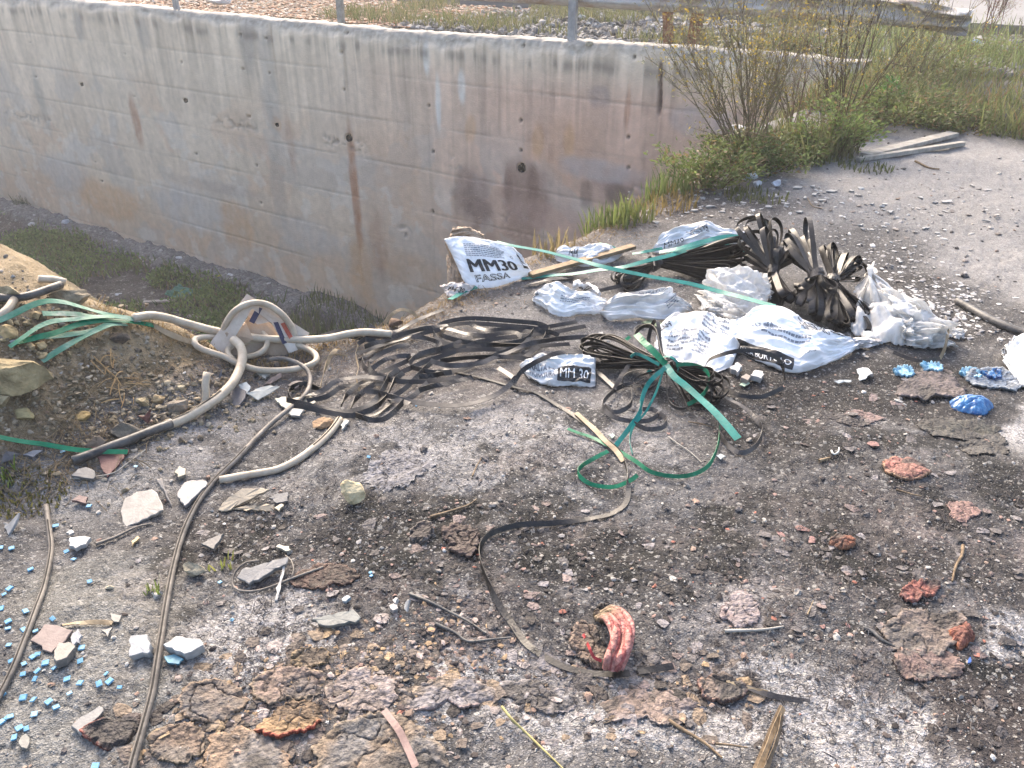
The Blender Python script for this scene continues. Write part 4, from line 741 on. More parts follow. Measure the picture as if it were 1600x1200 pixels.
# ------------------------------------------------------------------ loose straps of the tangle
GT = 'loose black straps in the tangle'
T_ = [
 ('strap making the big flat ellipse at the right of the tangle', [(822,556),(838,543),(852,532),(858,522),(855,514),(840,508),(820,506),(795,504),(760,501),(730,500),(702,504),(687,510),(684,518),(692,527),(712,534),(740,539),(775,541),(805,538),(826,530),(835,518)], 60, M_BLACK),
 ('straight grey strap slanting down-left from the free upper right end', [(915,511),(880,518),(855,522),(820,526),(790,529),(760,534),(740,539),(718,549),(690,559),(663,568),(640,578),(620,586),(605,592),(588,601),(571,612),(556,627),(547,645)], 30, M_BLACK),
 ('strap running along the top of the long pale hose', [(690,511),(660,512),(640,519),(612,528),(590,527),(562,522),(540,519),(520,521),(500,528)], 20, M_BLACK),
 ('broad strap climbing to the upper right above the ditch', [(694,484),(670,493),(650,502),(633,511),(616,520),(600,527),(575,531),(560,540)], 25, M_DUSTY),
 ('pale-tipped strap humped over the edge of the bank', [(652,496,.02),(643,489,.05),(626,485,.06),(613,493,.05),(600,508,.02)], 35, M_TAN),
 ('short dusty strap end lying above the tangle', [(576,512),(597,518),(618,524)], 10, M_DUSTY),
 ('S-curved strap in the upper middle of the tangle', [(643,528),(668,532),(686,539),(687,548),(665,553),(649,561),(640,570)], 55, M_DUSTY),
 ('dusty strap bending round the left side in a wide U', [(630,532),(605,540),(580,552),(567,563),(570,577),(587,586),(610,592),(640,593),(680,589),(708,584)], 45, M_DUSTY),
 ('short arched strap in the centre of the tangle', [(582,578),(597,568),(613,560),(642,559)], 50, M_DUSTY),
 ('strap sweeping along the front with a singed golden twist', [(456,635),(480,640),(513,647),(543,652),(567,648),(588,639),(603,624),(611,610),(618,596),(631,585)], 50, M_BLACK),
 ('lowest front strap of the tangle', [(556,652),(580,659),(600,657),(618,645),(631,631),(648,619),(672,596),(690,578)], 40, M_BLACK),
 ('strap crossing the bare ground towards the tied coil', [(568,612),(597,618),(617,625),(638,629),(660,632),(702,635),(727,633),(752,627),(777,617),(797,603),(802,592),(791,583),(778,576)], 40, M_DUSTY),
 ('curved strap rising over the low MM 30 sack', [(802,602,.01),(815,583,.03),(835,569,.06),(860,557,.08),(885,551,.08),(910,551,.07)], 40, M_BLACK),
 ('pale worn strap swinging up right to the coil', [(672,566),(688,571),(705,574),(730,572),(752,569),(768,562),(793,552),(818,542),(843,537),(877,532),(920,529)], 45, M_DUSTY),
 ('near-straight strap across the middle of the tangle', [(655,556),(693,546),(735,543),(777,542),(822,544)], 55, M_BLACK),
 ('loop of strap behind the pale worn strap', [(688,567),(718,562),(760,560),(793,558),(818,553),(812,548),(795,550)], 50, M_BLACK),
 ('strap lying inside the big ellipse, upper one', [(732,507),(748,513),(767,518),(802,517),(835,520),(860,522),(873,527)], 55, M_BLACK),
 ('strap lying inside the big ellipse, lower one', [(688,513),(710,517),(735,524),(760,527),(780,523),(793,521),(805,521),(815,529)], 50, M_BLACK),
 ('short strap on reddish ground left of centre', [(655,592),(680,589),(706,584)], 60, M_BLACK),
 ('strap end pointing left on the reddish ground', [(655,613),(693,602),(738,591)], 50, M_BLACK),
 ('grey-blue strap bent across the left part of the tangle', [(474,619),(505,612),(525,598),(547,592),(573,590),(600,594)], 20, M_DUSTY),
 ('small strap loop at the left tip of the tangle', [(500,612),(476,603),(458,608),(451,617),(456,630),(470,637)], 60, M_BLACK),
 ('singed tan strap standing across the bank edge', [(526,546,.03),(517,558,.03),(507,583,.02),(500,613,.005)], 20, M_TAN),
 ('thin pale strap arched beside the singed tan strap', [(543,557,.01),(522,555,.04),(505,563,.03),(497,582,.0)], 60, M_TAN),
 ('wavy thin pale fibre hanging through the tangle', [(560,540,.03),(556,555,.02),(560,575,.01),(557,592,.01),(562,612,0)], 60, M_TAN),
 ('dusty strap with a kinked end at centre left', [(570,612),(590,614),(605,620),(618,626),(640,632)], 15, M_DUSTY),
 ('dark strap under the pale worn strap', [(690,567),(722,563),(755,561),(800,560),(830,566)], 65, M_BLACK),
 ('strap joining the tangle to the far bank', [(570,545),(600,534),(640,522),(672,514),(700,508)], 45, M_BLACK),
]
for k, (lb, pts, roll, m) in enumerate(T_):
    strap(pts, .008 + .0035 * (k % 7), .019 if m is not M_TAN else (.006 if 'thin' in lb else .016), roll, m, 'black plastic ' + lb if m is M_BLACK else lb, GT, seed=k, wob=26)
for k, (i, dx, dy, lb) in enumerate([(0,-6,7,'inner turn beside the big flat ellipse'),(1,-14,-7,'strap lying parallel above the straight grey strap'),(7,10,6,'second turn inside the wide dusty U'),(9,-8,-7,'strap running just behind the singed golden twist'),(10,-16,-9,'strap lying behind the lowest front strap'),(14,-10,6,'strap just below the near-straight middle strap'),(2,-6,8,'strap below the one on the long pale hose'),(27,-12,9,'strap doubling the one that joins the far bank'),(13,-30,10,'strap doubling the pale worn strap on its left'),(20,6,10,'dark strap below the grey-blue bent strap')]):
    strap([(x + dx, y + dy) for x, y in [q[:2] for q in T_[i][1]]], .012 + .003 * (k % 4), .018, 35, M_BLACK, 'black plastic ' + lb, GT, seed=70 + k, wob=24)
strap([(693,577),(727,585),(760,593),(802,605),(835,613),(852,622),(877,637),(902,653),(925,672),(945,690),(960,702),(972,717),(980,740),(982,762),(977,787),(955,803),(930,809),(905,814),(860,820),(820,822),(790,828),(765,838),(752,855),(750,875),(757,900),(770,930),(785,955),(800,975),(817,1000),(837,1018),(875,1040),(920,1052),(960,1054),(984,1052)],
      .004, .016, 30, M_BLACK, 'very long black strap winding from the tangle down to the red melted lump', None, rolls=[30,10,5,20,40,70,50,5,20,80,80,60,10,0,10], wob=25)
strap([(997,1050),(1025,1046),(1052,1042)], .005, .016, 20, M_BLACK, 'cut-off end of black strap right of the red lump')
strap([(900,645,.012),(925,668,.015),(945,689,.015),(962,705,.012),(974,722,.006)], .01, .017, 20, M_TAN, 'singed gold length of strap crossing the green loop')
# green and teal straps
GG = 'green straps draped over the left mound'
for k, (lb, pts, hh, m) in enumerate([
 ('highest arched green strap on the left mound', [(-20,508,.06),(0,503,.07),(25,492,.09),(50,480,.10),(75,473,.10),(100,474,.09),(125,480,.07),(167,492,.03),(200,500,.02)], 0, M_PALEG),
 ('faded short green strap below the highest one', [(67,492),(92,492),(120,493),(160,497)], .03, M_PALEG),
 ('green strap curving down to the big boulder', [(15,543,.01),(33,530,.03),(58,513,.05),(83,504,.06),(117,500,.06),(150,496,.06),(183,496,.05),(220,502,.04)], 0, M_PALEG),
 ('bright green strap with its end tucked between stones', [(25,537,.01),(58,530,.03),(85,523,.04),(108,514,.05),(133,507,.05),(167,502,.05),(200,503,.04),(240,510,.02)], 0, M_GREEN),
 ('green strap running level above the small stones', [(70,528),(108,525),(142,518),(170,508),(190,503)], .035, M_PALEG),
 ('lowest dusty green strap reaching furthest down the mound', [(66,566,.01),(100,545,.03),(125,530,.04),(150,518,.05),(175,508,.05),(198,508,.03)], 0, M_PALEG),
 ('yellowed strap running down to the pale hose loops', [(198,503),(225,504),(245,512),(262,522),(285,532),(303,537)], .02, M_TAN)]):
    strap(pts, hh, .022, 25, m, lb, GG, seed=k + 40)
strap([(-20,679),(0,684),(30,690),(70,696),(110,703),(150,707),(200,708)], .02, .016, 35, M_GREEN, 'green strap at the foot of the mound passing under the sooty hose')
strap([(703,468,.03),(725,456,.02),(745,449,.02)], .02, .026, 10, M_TEAL, 'teal strap end poking out under the upright sack')
strap([(775,378,.26),(800,384,.25),(850,393,.22),(900,406,.20),(950,420,.18),(1010,432,.15),(1075,444,.12),(1120,456,.11),(1160,466,.12),(1210,480,.12)], .1, .024, 20, M_TEAL, 'long teal strap stretched from the upright sack to the widest sack')
strap([(815,436,.01),(860,431,.01),(900,428,.03),(935,423,.05),(970,419,.08),(1010,409,.10),(1040,402,.10),(1072,393,.10)], .05, .024, 20, M_TEAL, 'teal strap crossing under the long one towards the back bundle')
strap([(1030,395,.10),(1060,389,.12),(1080,384,.13),(1100,379,.13),(1120,374,.12),(1145,371,.11),(1166,374,.10)], .05, .028, 25, M_TEAL, 'upper teal strap over the dark strap bundle at the back')
strap([(1040,394,.08),(1060,391,.09),(1090,387,.10),(1120,385,.10),(1145,387,.09),(1170,395,.06)], .05, .026, 25, M_TEAL, 'lower teal strap over the dark strap bundle at the back')
strap([(988,397,.06),(1010,394,.07),(1035,389,.08)], .05, .018, 25, M_TEAL, 'short teal strap scrap beside the knot of the back bundle')
strap([(936,380,.03),(950,384,.04),(968,392,.03)], .02, .014, 25, M_TEAL, 'teal strap tail by the small crumpled sack')
strap([(822,446),(860,437),(900,434),(918,430)], .01, .022, 15, M_DUSTY, 'pale folded strap beside the teal crossing', wob=25)
strap([(887,670),(904,677),(925,684),(950,697),(970,708),(995,724),(1016,739),(1046,746),(1076,745),(1103,733),(1116,714),(1123,691),(1124,667),(1121,649)], .008, .013, 45, M_GREEN, 'green strap in a wide arc before the tied coil', rolls=[20,30,50,60,50,70,50,30])
strap([(950,706),(935,714),(912,728),(903,738),(907,748),(920,757),(935,761),(959,762),(983,753),(996,744)], .008, .013, 45, M_GREEN, 'small green strap loop at the lower left of the wide green arc', rolls=[20,40,70,50,20,40])
strap([(1195,498,.02),(1186,512,.02)], .02, .01, 30, M_DUSTY, 'grey strap tab on the film')
strap([(1478,498,.02),(1481,512,.06),(1479,532,.06),(1475,548,.03),(1468,562,.0)], 0, .014, 50, M_TAN, 'curled tan strap standing by the right film')
strap([(1468,562,0),(1440,566,.01),(1415,560,.01),(1395,552,.01)], .01, .014, 50, M_BLACK, 'burnt strap lying along the front of the right film')
strap([(1102,572,.02),(1108,563,.05),(1130,555,.09),(1160,550,.11),(1190,552,.10),(1212,561,.07),(1222,572,.04),(1226,596,.0)], 0, .016, 55, M_BLACK, 'black strap arched over the black band of the widest sack')
strap([(1130,610),(1158,620),(1190,622),(1224,608)], .012, .016, 50, M_BLACK, 'black strap curving right below the widest sack')
strap([(1128,618,.03),(1145,627,.03),(1157,633,.03),(1174,648,.02),(1188,668,.01),(1190,682,.01),(1180,700,.01),(1160,710,.01),(1142,703,.01),(1130,690,.01),(1123,676,.01),(1122,656,.02)], 0, .016, 45, M_DUSTY, 'brown strap looped out at the right of the tied coil', rolls=[10,20,60,70,60,50,30])

# ------------------------------------------------------------------ bundles: one tie, many loops
def loop_path(T0, d, L, Wd, side, sag=0, n=34, pinch=.8, ph=0):
    t = np.linspace(0.02, .98, n); a = np.sin(np.pi * t); s = np.sin(2 * np.pi * t + ph * np.sin(np.pi * t)) * a ** pinch
    return T0 + d * (L * a[:, None]) + side * (Wd * s[:, None]) + np.array([0, 0, 1.]) * (sag * (a ** 2)[:, None])
def unit(v): v = np.asarray(v, float); return v / (np.linalg.norm(v) + 1e-9)
def fan(root, T0, tips, width=.016, m=M_BLACK, seed=0, wd=(.25, .45), reps=1, jit=.02, name='strap_loop', mixm=None, floor=True, facing=(0, -.75, .65)):
    """loops from the tie point towards each tip (px, py, height)"""
    rg = np.random.default_rng(seed)
    for tp in tips:
        tip = G(tp[0], tp[1], tp[2])
        for k in range(reps):
            e = tip + rg.normal(0, jit, 3); d = e - T0; L = np.linalg.norm(d); d /= L
            fc = unit(np.array(facing) + rg.normal(0, .35, 3)); side = unit(np.cross(d, fc)); ax = unit(np.cross(d, side))
            W = L * rg.uniform(*wd); p = loop_path(T0 + rg.normal(0, .006, 3), d, L * rg.uniform(.88, 1.04), W * .5, side, rg.uniform(-.01, .02), pinch=rg.uniform(.5, 1.3), ph=rg.uniform(-.4, .4))
            if floor: f_ = Hp(p[:, 0], p[:, 1]) + .008; p[:, 2] = np.maximum(p[:, 2], f_ + rg.uniform(0, .012))
            tw = rg.uniform(-.5, .5); tt = np.linspace(-1, 1, len(p))[:, None]; wv = ax + side * tw * .5 * tt
            V, F = ribbon_geo(p, np.broadcast_to(wv, p.shape).copy(), width, .0014)
            mm = m if (mixm is None or rg.random() > .25) else mixm
            mesh(name, V, F, mm, root)
def wrap(root, T0, d, rad, m, turns=3, width=.016, name='tie'):
    d = unit(d); u = unit(np.cross(d, [0.1, .2, 1])); v = np.cross(d, u); t = np.linspace(0, turns * 2 * np.pi, turns * 18)
    rr = rad * (1 + .12 * np.sin(t * 1.7)); p = T0 + (np.cos(t) * rr)[:, None] * u + (np.sin(t) * rr)[:, None] * v + d * ((t / t[-1] - .5) * width * turns * .6)[:, None]
    V, F = ribbon_geo(p, np.broadcast_to(d, p.shape).copy(), width, .0016); return mesh(name, V, F, m, root)
# the tied coil in front
r = empty('strap_bundle', G(1040, 590), 'coil of black strapping tied in the middle with bright green strap', 'strap bundle'); T0 = G(1040, 572, .07)
fan(r, T0, [(912,535,.05),(908,545,.05),(910,552,.04),(916,560,.03),(920,528,.06),(935,531,.06)], seed=1, wd=(.20,.34), reps=2, jit=.012, facing=(0,-.5,.85))
fan(r, T0, [(930,565,.02),(940,572,.02),(950,560,.04)], seed=11, wd=(.12,.22), reps=2, jit=.012, facing=(0,-.4,.9), mixm=M_DUSTY)
fan(r, T0, [(1128,612,.03),(1132,620,.03),(1124,628,.02),(1118,632,.02),(1126,600,.05),(1108,590,.06)], seed=2, wd=(.34,.60), reps=2, jit=.014, facing=(0,-.5,.85))
fan(r, T0, [(990,514,.10),(1004,512,.10),(1012,518,.09)], seed=3, wd=(.3,.5), jit=.01, mixm=M_DUSTY)
fan(r, T0, [(975,600,.02),(985,590,.03),(1000,620,.02),(1060,640,.01)], seed=4, wd=(.25,.4), jit=.01, mixm=M_DUSTY)
wrap(r, T0, G(1060, 590, .07) - T0, .032, M_BLACK, 3); wrap(r, T0 + (0.01, -.02, .012), G(1050, 560, .08) - T0, .036, M_TEAL, 1, .012, 'green_tie')
for pts, rl in [([(988,604),(976,604),(958,614),(943,630),(944,642),(960,654),(984,660),(1012,660),(1028,650),(1020,642),(1004,642)], 60), ([(986,608),(987,630),(976,642),(958,646),(944,636)], 60), ([(984,662),(1012,673),(1036,670),(1041,658),(1030,648)], 60), ([(990,560,.06),(970,590,.03),(960,610,.02)], 20), ([(930,580),(945,592),(962,608)], 20)]:
    strap(pts, .012, .016, rl, M_DUSTY, None, None, 'loose_loop', parent=r, seed=len(pts))
for pts, wd_, mt, rl in [([(994,524,.14),(1012,542,.13),(1028,558,.11),(1040,571,.09)], .026, M_GREEN, 20), ([(1040,572,.09),(1053,590,.08),(1072,605,.07),(1092,622,.06),(1120,649,.05),(1153,688,.03)], .026, M_TEAL, 15),
        ([(1040,576,.09),(1022,591,.09),(1009,608,.07),(1002,630,.05),(1000,646,.04),(988,664,.02),(976,680,.01),(962,698,.01)], .016, M_TEAL, 40), ([(1036,580,.08),(1030,600,.06),(1022,620,.05),(1008,646,.03),(990,666,.02),(984,690,.01),(988,712,.005)], .008, M_TEAL, 40),
        ([(1056,573,.09),(1074,571,.09),(1092,575,.08),(1104,583,.08),(1108,597,.07),(1102,614,.05),(1088,627,.04),(1074,634,.03)], .014, M_GREEN, 60), ([(985,560,.09),(992,555,.09),(1002,557,.09),(1014,563,.09),(1030,572,.09)], .012, M_TEAL, 60), ([(974,535,.06),(984,527,.07)], .014, M_GREEN, 20), ([(1012,580,.05),(1020,586,.04)], .02, M_TEAL, 20)]:
    strap(pts, 0, wd_, rl, mt, None, None, 'green_strap', parent=r, seed=len(pts), wob=6)
# knotted bundles behind the widest sack
r = empty('strap_bundle', G(1210, 490), 'left one of the two upright knotted strap bundles, loops standing highest', 'strap bundle', 'knotted black strap bundles'); T0 = G(1208, 424, .13); WB = .027; fj = (0, -.6, .3)
fan(r, T0, [(1160,362,.22),(1170,350,.24),(1182,346,.25)], seed=5, wd=(.45,.7), reps=2, jit=.015, width=.02, facing=(.5,-.9,.2))
fan(r, T0, [(1209,334,.32),(1203,362,.27)], seed=6, wd=(.22,.32), reps=1, jit=.01, mixm=M_DUSTY, width=.022, facing=(.3,-1,.2))
fan(r, T0, [(1220,372,.22),(1212,384,.22),(1196,372,.22),(1168,398,.14),(1172,412,.12),(1232,396,.18)], seed=7, wd=(.16,.34), reps=3, jit=.02, mixm=M_DUSTY, width=WB, facing=(.9,-.5,.3))
fan(r, T0, [(1188,466,.04),(1200,474,.03),(1215,478,.03),(1228,474,.04),(1180,446,.06),(1240,474,.04),(1222,486,.02)], seed=8, wd=(.16,.38), reps=2, jit=.02, mixm=M_DUSTY, width=WB, facing=(.8,-.5,.4))
wrap(r, T0, G(1212, 410, .16) - T0, .024, M_BLACK, 3, .02)
r = empty('strap_bundle', G(1310, 505), 'right one of the two upright knotted strap bundles, fanned wide to the right', 'strap bundle', 'knotted black strap bundles'); T0 = G(1300, 440, .13); T1 = G(1276, 430, .15)
fan(r, T1, [(1238,354,.25),(1252,352,.26)], seed=9, wd=(.2,.34), reps=1, jit=.01, mixm=M_DUSTY, width=.022, facing=(.3,-1,.2))
fan(r, T1, [(1236,376,.22),(1244,390,.2),(1262,376,.2),(1272,380,.2),(1232,400,.16),(1256,396,.2)], seed=19, wd=(.12,.26), reps=2, jit=.018, mixm=M_DUSTY, width=WB, facing=(.9,-.6,.2))
fan(r, T0, [(1290,382,.2),(1300,380,.2),(1316,396,.19),(1330,402,.17),(1342,410,.15),(1350,418,.13),(1336,420,.13)], seed=10, wd=(.10,.24), reps=2, jit=.016, width=WB, facing=(.6,-.5,.6))
fan(r, T0, [(1362,420,.12)], seed=12, wd=(.25,.35), reps=1, jit=.005)
fan(r, T0, [(1342,500,.02),(1348,492,.03),(1334,510,.02)], seed=13, wd=(.10,.22), reps=7, jit=.016, width=.030, facing=(-.5,-.6,.7))
fan(r, T0, [(1322,508,.02),(1310,506,.03),(1296,504,.03)], seed=23, wd=(.14,.3), reps=3, jit=.02, width=WB, facing=(.5,-.7,.5), mixm=M_DUSTY)
fan(r, T1, [(1240,466,.05),(1250,482,.04),(1264,494,.03),(1278,498,.03),(1236,452,.1)], seed=14, wd=(.18,.36), reps=3, jit=.016, mixm=M_DUSTY, width=WB, facing=(.9,-.5,.3))
fan(r, T1, [(1296,448,.15),(1290,470,.10),(1262,440,.17)], seed=24, wd=(.3,.5), reps=2, jit=.02, mixm=M_DUSTY, width=WB, facing=(.2,-.9,.5))
wrap(r, T0, G(1306, 425, .15) - T0, .028, M_BLACK, 3, .022); wrap(r, T1, G(1286, 460, .1) - T1, .032, M_DUSTY, 2, .022)
r = empty('strap_bundle', G(1080, 440), 'flat dark strap bundle lying at the back under the teal straps', 'strap bundle'); T0 = G(1022, 412, .06)
fan(r, T0, [(1165,388,.10),(1170,400,.08),(1168,412,.06),(1160,424,.04),(1150,396,.09),(1145,436,.02)], seed=15, wd=(.08,.20), reps=5, jit=.02, facing=(0,-.6,.8), width=.024)
fan(r, T0, [(962,444,.02),(970,450,.02),(985,452,.01),(960,436,.03)], seed=16, wd=(.2,.34), reps=3, jit=.012, facing=(0,-.6,.8), mixm=M_DUSTY)
wrap(r, T0, G(1060, 405, .06) - T0, .034, M_DUSTY, 3, .02); strap([(920,456),(945,454),(962,450),(985,445)], .015, .018, 40, M_BLACK, None, None, 'loose_end', parent=r)

# landmarks (photo pixels) used to say where a small thing lies
LM = [(60,930,'the shorter conduit'),(82,1000,'the pinkish tile corner'),(218,1008,'the small plaster block'),(287,1010,'the larger plaster block'),(125,848,'the white angular chip'),(222,795,'the large pale tile piece'),(133,1122,'the bottom-left grey shard'),(38,1157,'the corner shard'),(16,576,'the biggest mound boulder'),(12,455,'the black hose end'),(110,463,'the flat crest rock'),(56,490,'the highest green strap'),(66,553,'the flat tucked stone'),(185,527,'the dark burnt lump'),
 (248,635,'the dark hollow'),(321,610,'the pale pipe stub'),(276,632,'the grey rubble stone'),(345,590,'the narrow dark shard'),(226,655,'the upright maroon tile'),(1170,275,'the torn blue bag'),(1212,289,'the crumpled white bag'),(1420,235,'the two planks'),(1278,320,'the small dark stick'),(1090,365,'the farthest sack'),(1205,345,'the left knotted bundle'),(1540,500,'the black hose on the right'),(1310,395,'the right knotted bundle'),(1075,300,'the pale cane stick'),(1170,1070,'the straw stalks')]
DIRS = ['right of', 'above and right of', 'above', 'above and left of', 'left of', 'below and left of', 'below', 'below and right of']
def where(x, y):
    x, y = float(x), float(y)
    d, lx, ly, n = min((math.hypot(x - a, (y - b) * 1.3), a, b, n) for a, b, n in LM)
    k = DIRS[int(round(math.atan2(ly - y, x - lx) / (math.pi / 4))) % 8]; return ('touching, ' if d < 14 else 'just ' if d < 34 else '' if d < 62 else 'some way ' if d < 110 else 'far ') + k + ' ' + n
# ------------------------------------------------------------------ shards, stones, tiles
def shard(pts, label, c=(.42,.40,.38), th=.009, h=.006, tilt=None, side=None, name='tile_shard', cat='tile shard', group=None, chip=.12, seed=None, m=None, parent=None):
    seed = seed if seed is not None else int(pts[0][0] * 7 + pts[0][1]); rg = np.random.default_rng(seed)
    W = np.array([G(p[0], p[1], p[2] if len(p) > 2 else h + th) for p in pts]); out = []; Aq = np.c_[W[:, :2] - W[:, :2].mean(0), np.ones(len(W))]; cf = np.linalg.lstsq(Aq, W[:, 2], rcond=None)[0]; W = W.copy(); W[:, 2] = Aq @ cf
    for a, b in zip(W, np.roll(W, -1, 0)):
        L = np.linalg.norm(b - a); k = max(2, int(L / .012)); e = unit(np.cross(b - a, [0, 0, 1]))
        for t in np.arange(k) / k: out.append(a * (1 - t) + b * t + e * (rg.normal(0, .0016) if t else 0) * (1 + chip * 4))
    top = np.array(out); cen = top.mean(0); n = len(top)
    nr = unit(np.cross(W[1] - W[0], W[-1] - W[0])); nr = nr if nr[2] > 0 else -nr
    ring2 = top + (cen - top) * .04; ring2 = ring2 + nr * .0012
    bot = top - nr * th + (cen - top) * rg.uniform(0, .06, (n, 1)) ; bot[:, 2] = np.maximum(bot[:, 2], Hp(bot[:, 0], bot[:, 1]) - .01)
    V = np.vstack([ring2, top, bot, [cen + nr * .0012], [bot.mean(0)]]); F = []
    for i in range(n):
        j = (i + 1) % n; F += [(3 * n, i, j), (i, n + i, n + j, j), (n + i, 2 * n + i, 2 * n + j, n + j), (2 * n + i, 3 * n + 1, 2 * n + j)]
    sc = side or tuple(x * .75 for x in c); C = np.array([c] * n + [c] * n + [sc] * n + [c] + [sc])
    C[:2 * n] *= (1 + .25 * (rg.random((2 * n, 1)) - .5))
    o = mesh(name, V, F, m or M_SHARD, parent, C=C)
    bm = bmesh.new(); bm.from_mesh(o.data); bmesh.ops.recalc_face_normals(bm, faces=bm.faces); bm.to_mesh(o.data); bm.free()
    if parent is None: tag(o, label, cat, group)
    return o
def ico(sub=3):
    bm = bmesh.new(); bmesh.ops.create_icosphere(bm, subdivisions=sub, radius=1); V = np.array([v.co[:] for v in bm.verts]); F = np.array([[v.index for v in f.verts] for f in bm.faces]); bm.free(); return V, F
ICO = {k: ico(k) for k in (1, 2, 3, 4)}
def rock(px, py, wpx, hpx, label, c=(.30,.27,.22), c2=None, z=.3, sub=3, flat=.55, group=None, seed=None, name='stone', cat='stone', fn=None, ang=None, sink=.25, face=.5):
    seed = seed if seed is not None else int(px * 13 + py * 5); rg = np.random.default_rng(seed)
    fn = fn or G; c0 = fn(px, py + hpx * .3); dist = np.linalg.norm(c0 - [0, 0, CAM_H]); rx = wpx / 2 * dist / F_PX; rz = hpx / 2 * dist / F_PX
    V, F = ICO[sub]; V = V.copy()
    for _ in range(20):        # knock flats off
        d = unit(rg.normal(0, 1, 3)); lim = rg.uniform(.40, .78); p = V @ d; V -= np.clip(p - lim, 0, None)[:, None] * d
    V *= (1 + (fbm(V[:, 0] * 1.5 + seed, V[:, 1] * 1.5 + V[:, 2], 3, seed) - .5) * .35)[:, None] * (1 + (fbm(V[:, 0] * 6 + seed, V[:, 1] * 6 + V[:, 2] * 5, 2, seed + 1) - .5) * .12)[:, None]
    a = ang if ang is not None else rg.uniform(-.4, .4); ca, sa = math.cos(a), math.sin(a); X = V[:, 0] * rx * 1.12; Y = V[:, 1] * max(rx * .75, rz); Z = V[:, 2] * rz * 1.05
    Pn = np.stack([X * ca - Y * sa, X * sa + Y * ca, Z], 1) + c0 + np.array([0, 0, rz * (1 - sink * 2)])
    c2 = c2 or tuple(x * .6 for x in c); t = sst(.4, .62, fbm(V[:, 0] * 3 + seed, V[:, 1] * 3 + V[:, 2] * 2, 4, seed + 3)); C = lerp(np.array(c), np.array(c2), t[:, None]) * (np.array((1.15, 1.04, .80)) if name == 'stone' else 1)
    o = mesh(name, Pn, F, M_ROCK, C=C, smooth=False); tag(o, label, cat, group); return o
cream, white_, grey_, dgrey, mar, pinkt = (.52,.44,.33), (.60,.59,.57), (.36,.35,.35), (.17,.17,.18), (.20,.085,.075), (.34,.26,.235)
shard([(189,801,.008),(196,780,.02),(213,768,.03),(237,763,.035),(246,771,.032),(256,799,.014),(195,823,.004)], 'large pale grey tile piece propped beside the long conduit', (.50,.46,.41), .01)
shard([(262,778,.008),(268,790,.008),(250,758,.03),(244,746,.05),(252,745,.045)], 'narrow broken tile sliver standing behind the large pale piece', (.45,.40,.35), .01)
shard([(277,772),(288,756),(300,748,.03),(322,750,.03),(322,763),(305,776),(288,790)], 'grey shard with pale mortar beside the long conduit, right of the large piece', grey_, .012)
shard([(340,796,.006),(358,778,.02),(378,763,.035),(400,763,.035),(420,765,.03),(385,784,.012),(354,798,.006)], 'cream tile shard with a long upper edge, lying highest of the cream pair', cream, .007)
shard([(361,796,.004),(384,789,.014),(429,788,.014),(428,799,.004)], 'thin cream tile shard under the larger cream one', (.55,.44,.31), .006)
shard([(420,779),(432,771,.02),(450,769,.02),(450,783),(432,786)], 'small dark grey shard right of the cream pair', dgrey, .008)
shard([(428,794),(440,787),(444,790),(436,799)], 'tiny cream chip right of the cream pair', cream, .006)
shard([(48,1002,.008),(58,990,.014),(69,975,.018),(92,978,.018),(114,985,.016),(102,1003,.01),(80,1019,.006)], 'square pinkish-grey tile corner among the blue mosaic pieces', pinkt, .008)
shard([(84,1016),(92,1004,.02),(108,1004,.02),(118,1010),(104,1028),(88,1034)], 'rough grey mortar lump at the pink tile corner', (.24,.225,.21), .02, name='mortar_lump', cat='mortar lump')
shard([(114,990),(122,982,.02),(128,992,.02),(124,1006),(114,1008)], 'silvery crumpled scrap touching the pink tile corner', (.5,.5,.52), .006, name='foil_scrap', cat='scrap')
shard([(204,993,.03),(230,992,.03),(232,1012,.03),(231,1023,.02),(202,1026,.02)], 'small white plaster block left of the long conduit', (.60,.60,.59), .024, name='plaster_block', cat='plaster block')
shard([(255,1007,.028),(275,994,.034),(312,998,.034),(318,1008,.03),(288,1022,.024)], 'larger white plaster block right of the long conduit', (.60,.60,.59), .024, name='plaster_block', cat='plaster block')
shard([(256,1026),(272,1022),(287,1030),(280,1038),(262,1036)], 'blue mosaic pieces half hidden under the larger plaster block', (.10,.30,.42), .004, name='mosaic_piece', cat='mosaic piece')
shard([(109,840,.02),(124,838,.02),(142,840,.02),(134,850),(118,857),(108,853)], 'small white angular chip left of the burnt patch', white_, .012)
shard([(103,833),(112,828),(116,832),(108,836)], 'tiny white chip near the left conduit top', white_, .006)
shard([(216,655,.0),(221,641,.05),(234,643,.05),(232,666,.0)], 'upright maroon tile piece behind the charred lump', mar, .008)
shard([(143,700,.012),(165,694,.02),(202,703,.014),(186,726,.008),(167,746,.004)], 'maroon tile triangle under the green strap', mar, .008)
shard([(110,743),(122,733,.02),(134,729,.025),(147,735,.02),(149,743),(146,748)], 'grey tile shard below the sooty hose end', (.27,.255,.24), .01)
shard([(384,616,.02),(395,610,.03),(406,604,.035),(422,602,.035),(438,605,.03),(420,616,.02),(403,625,.012)], 'bright white tile piece between the hose and the conduit', (.70,.68,.60), .006)
shard([(429,624),(446,618,.02),(460,630,.01),(446,638)], 'small cream tile piece left of the conduit', (.58,.54,.44), .006)
shard([(456,624),(470,619,.02),(489,620,.02),(494,629),(480,636),(462,632)], 'pale cream tile piece under the small black loop', (.58,.52,.40), .007)
shard([(447,642),(458,637,.02),(476,641),(468,650),(455,649)], 'grey-white tile piece below the pale cream one', (.42,.42,.40), .008)
shard([(373,604,.015),(378,597,.03),(385,596,.03),(392,605,.02),(386,614),(376,612)], 'round bluish-white chip above the bright white tile', (.58,.62,.62), .008)
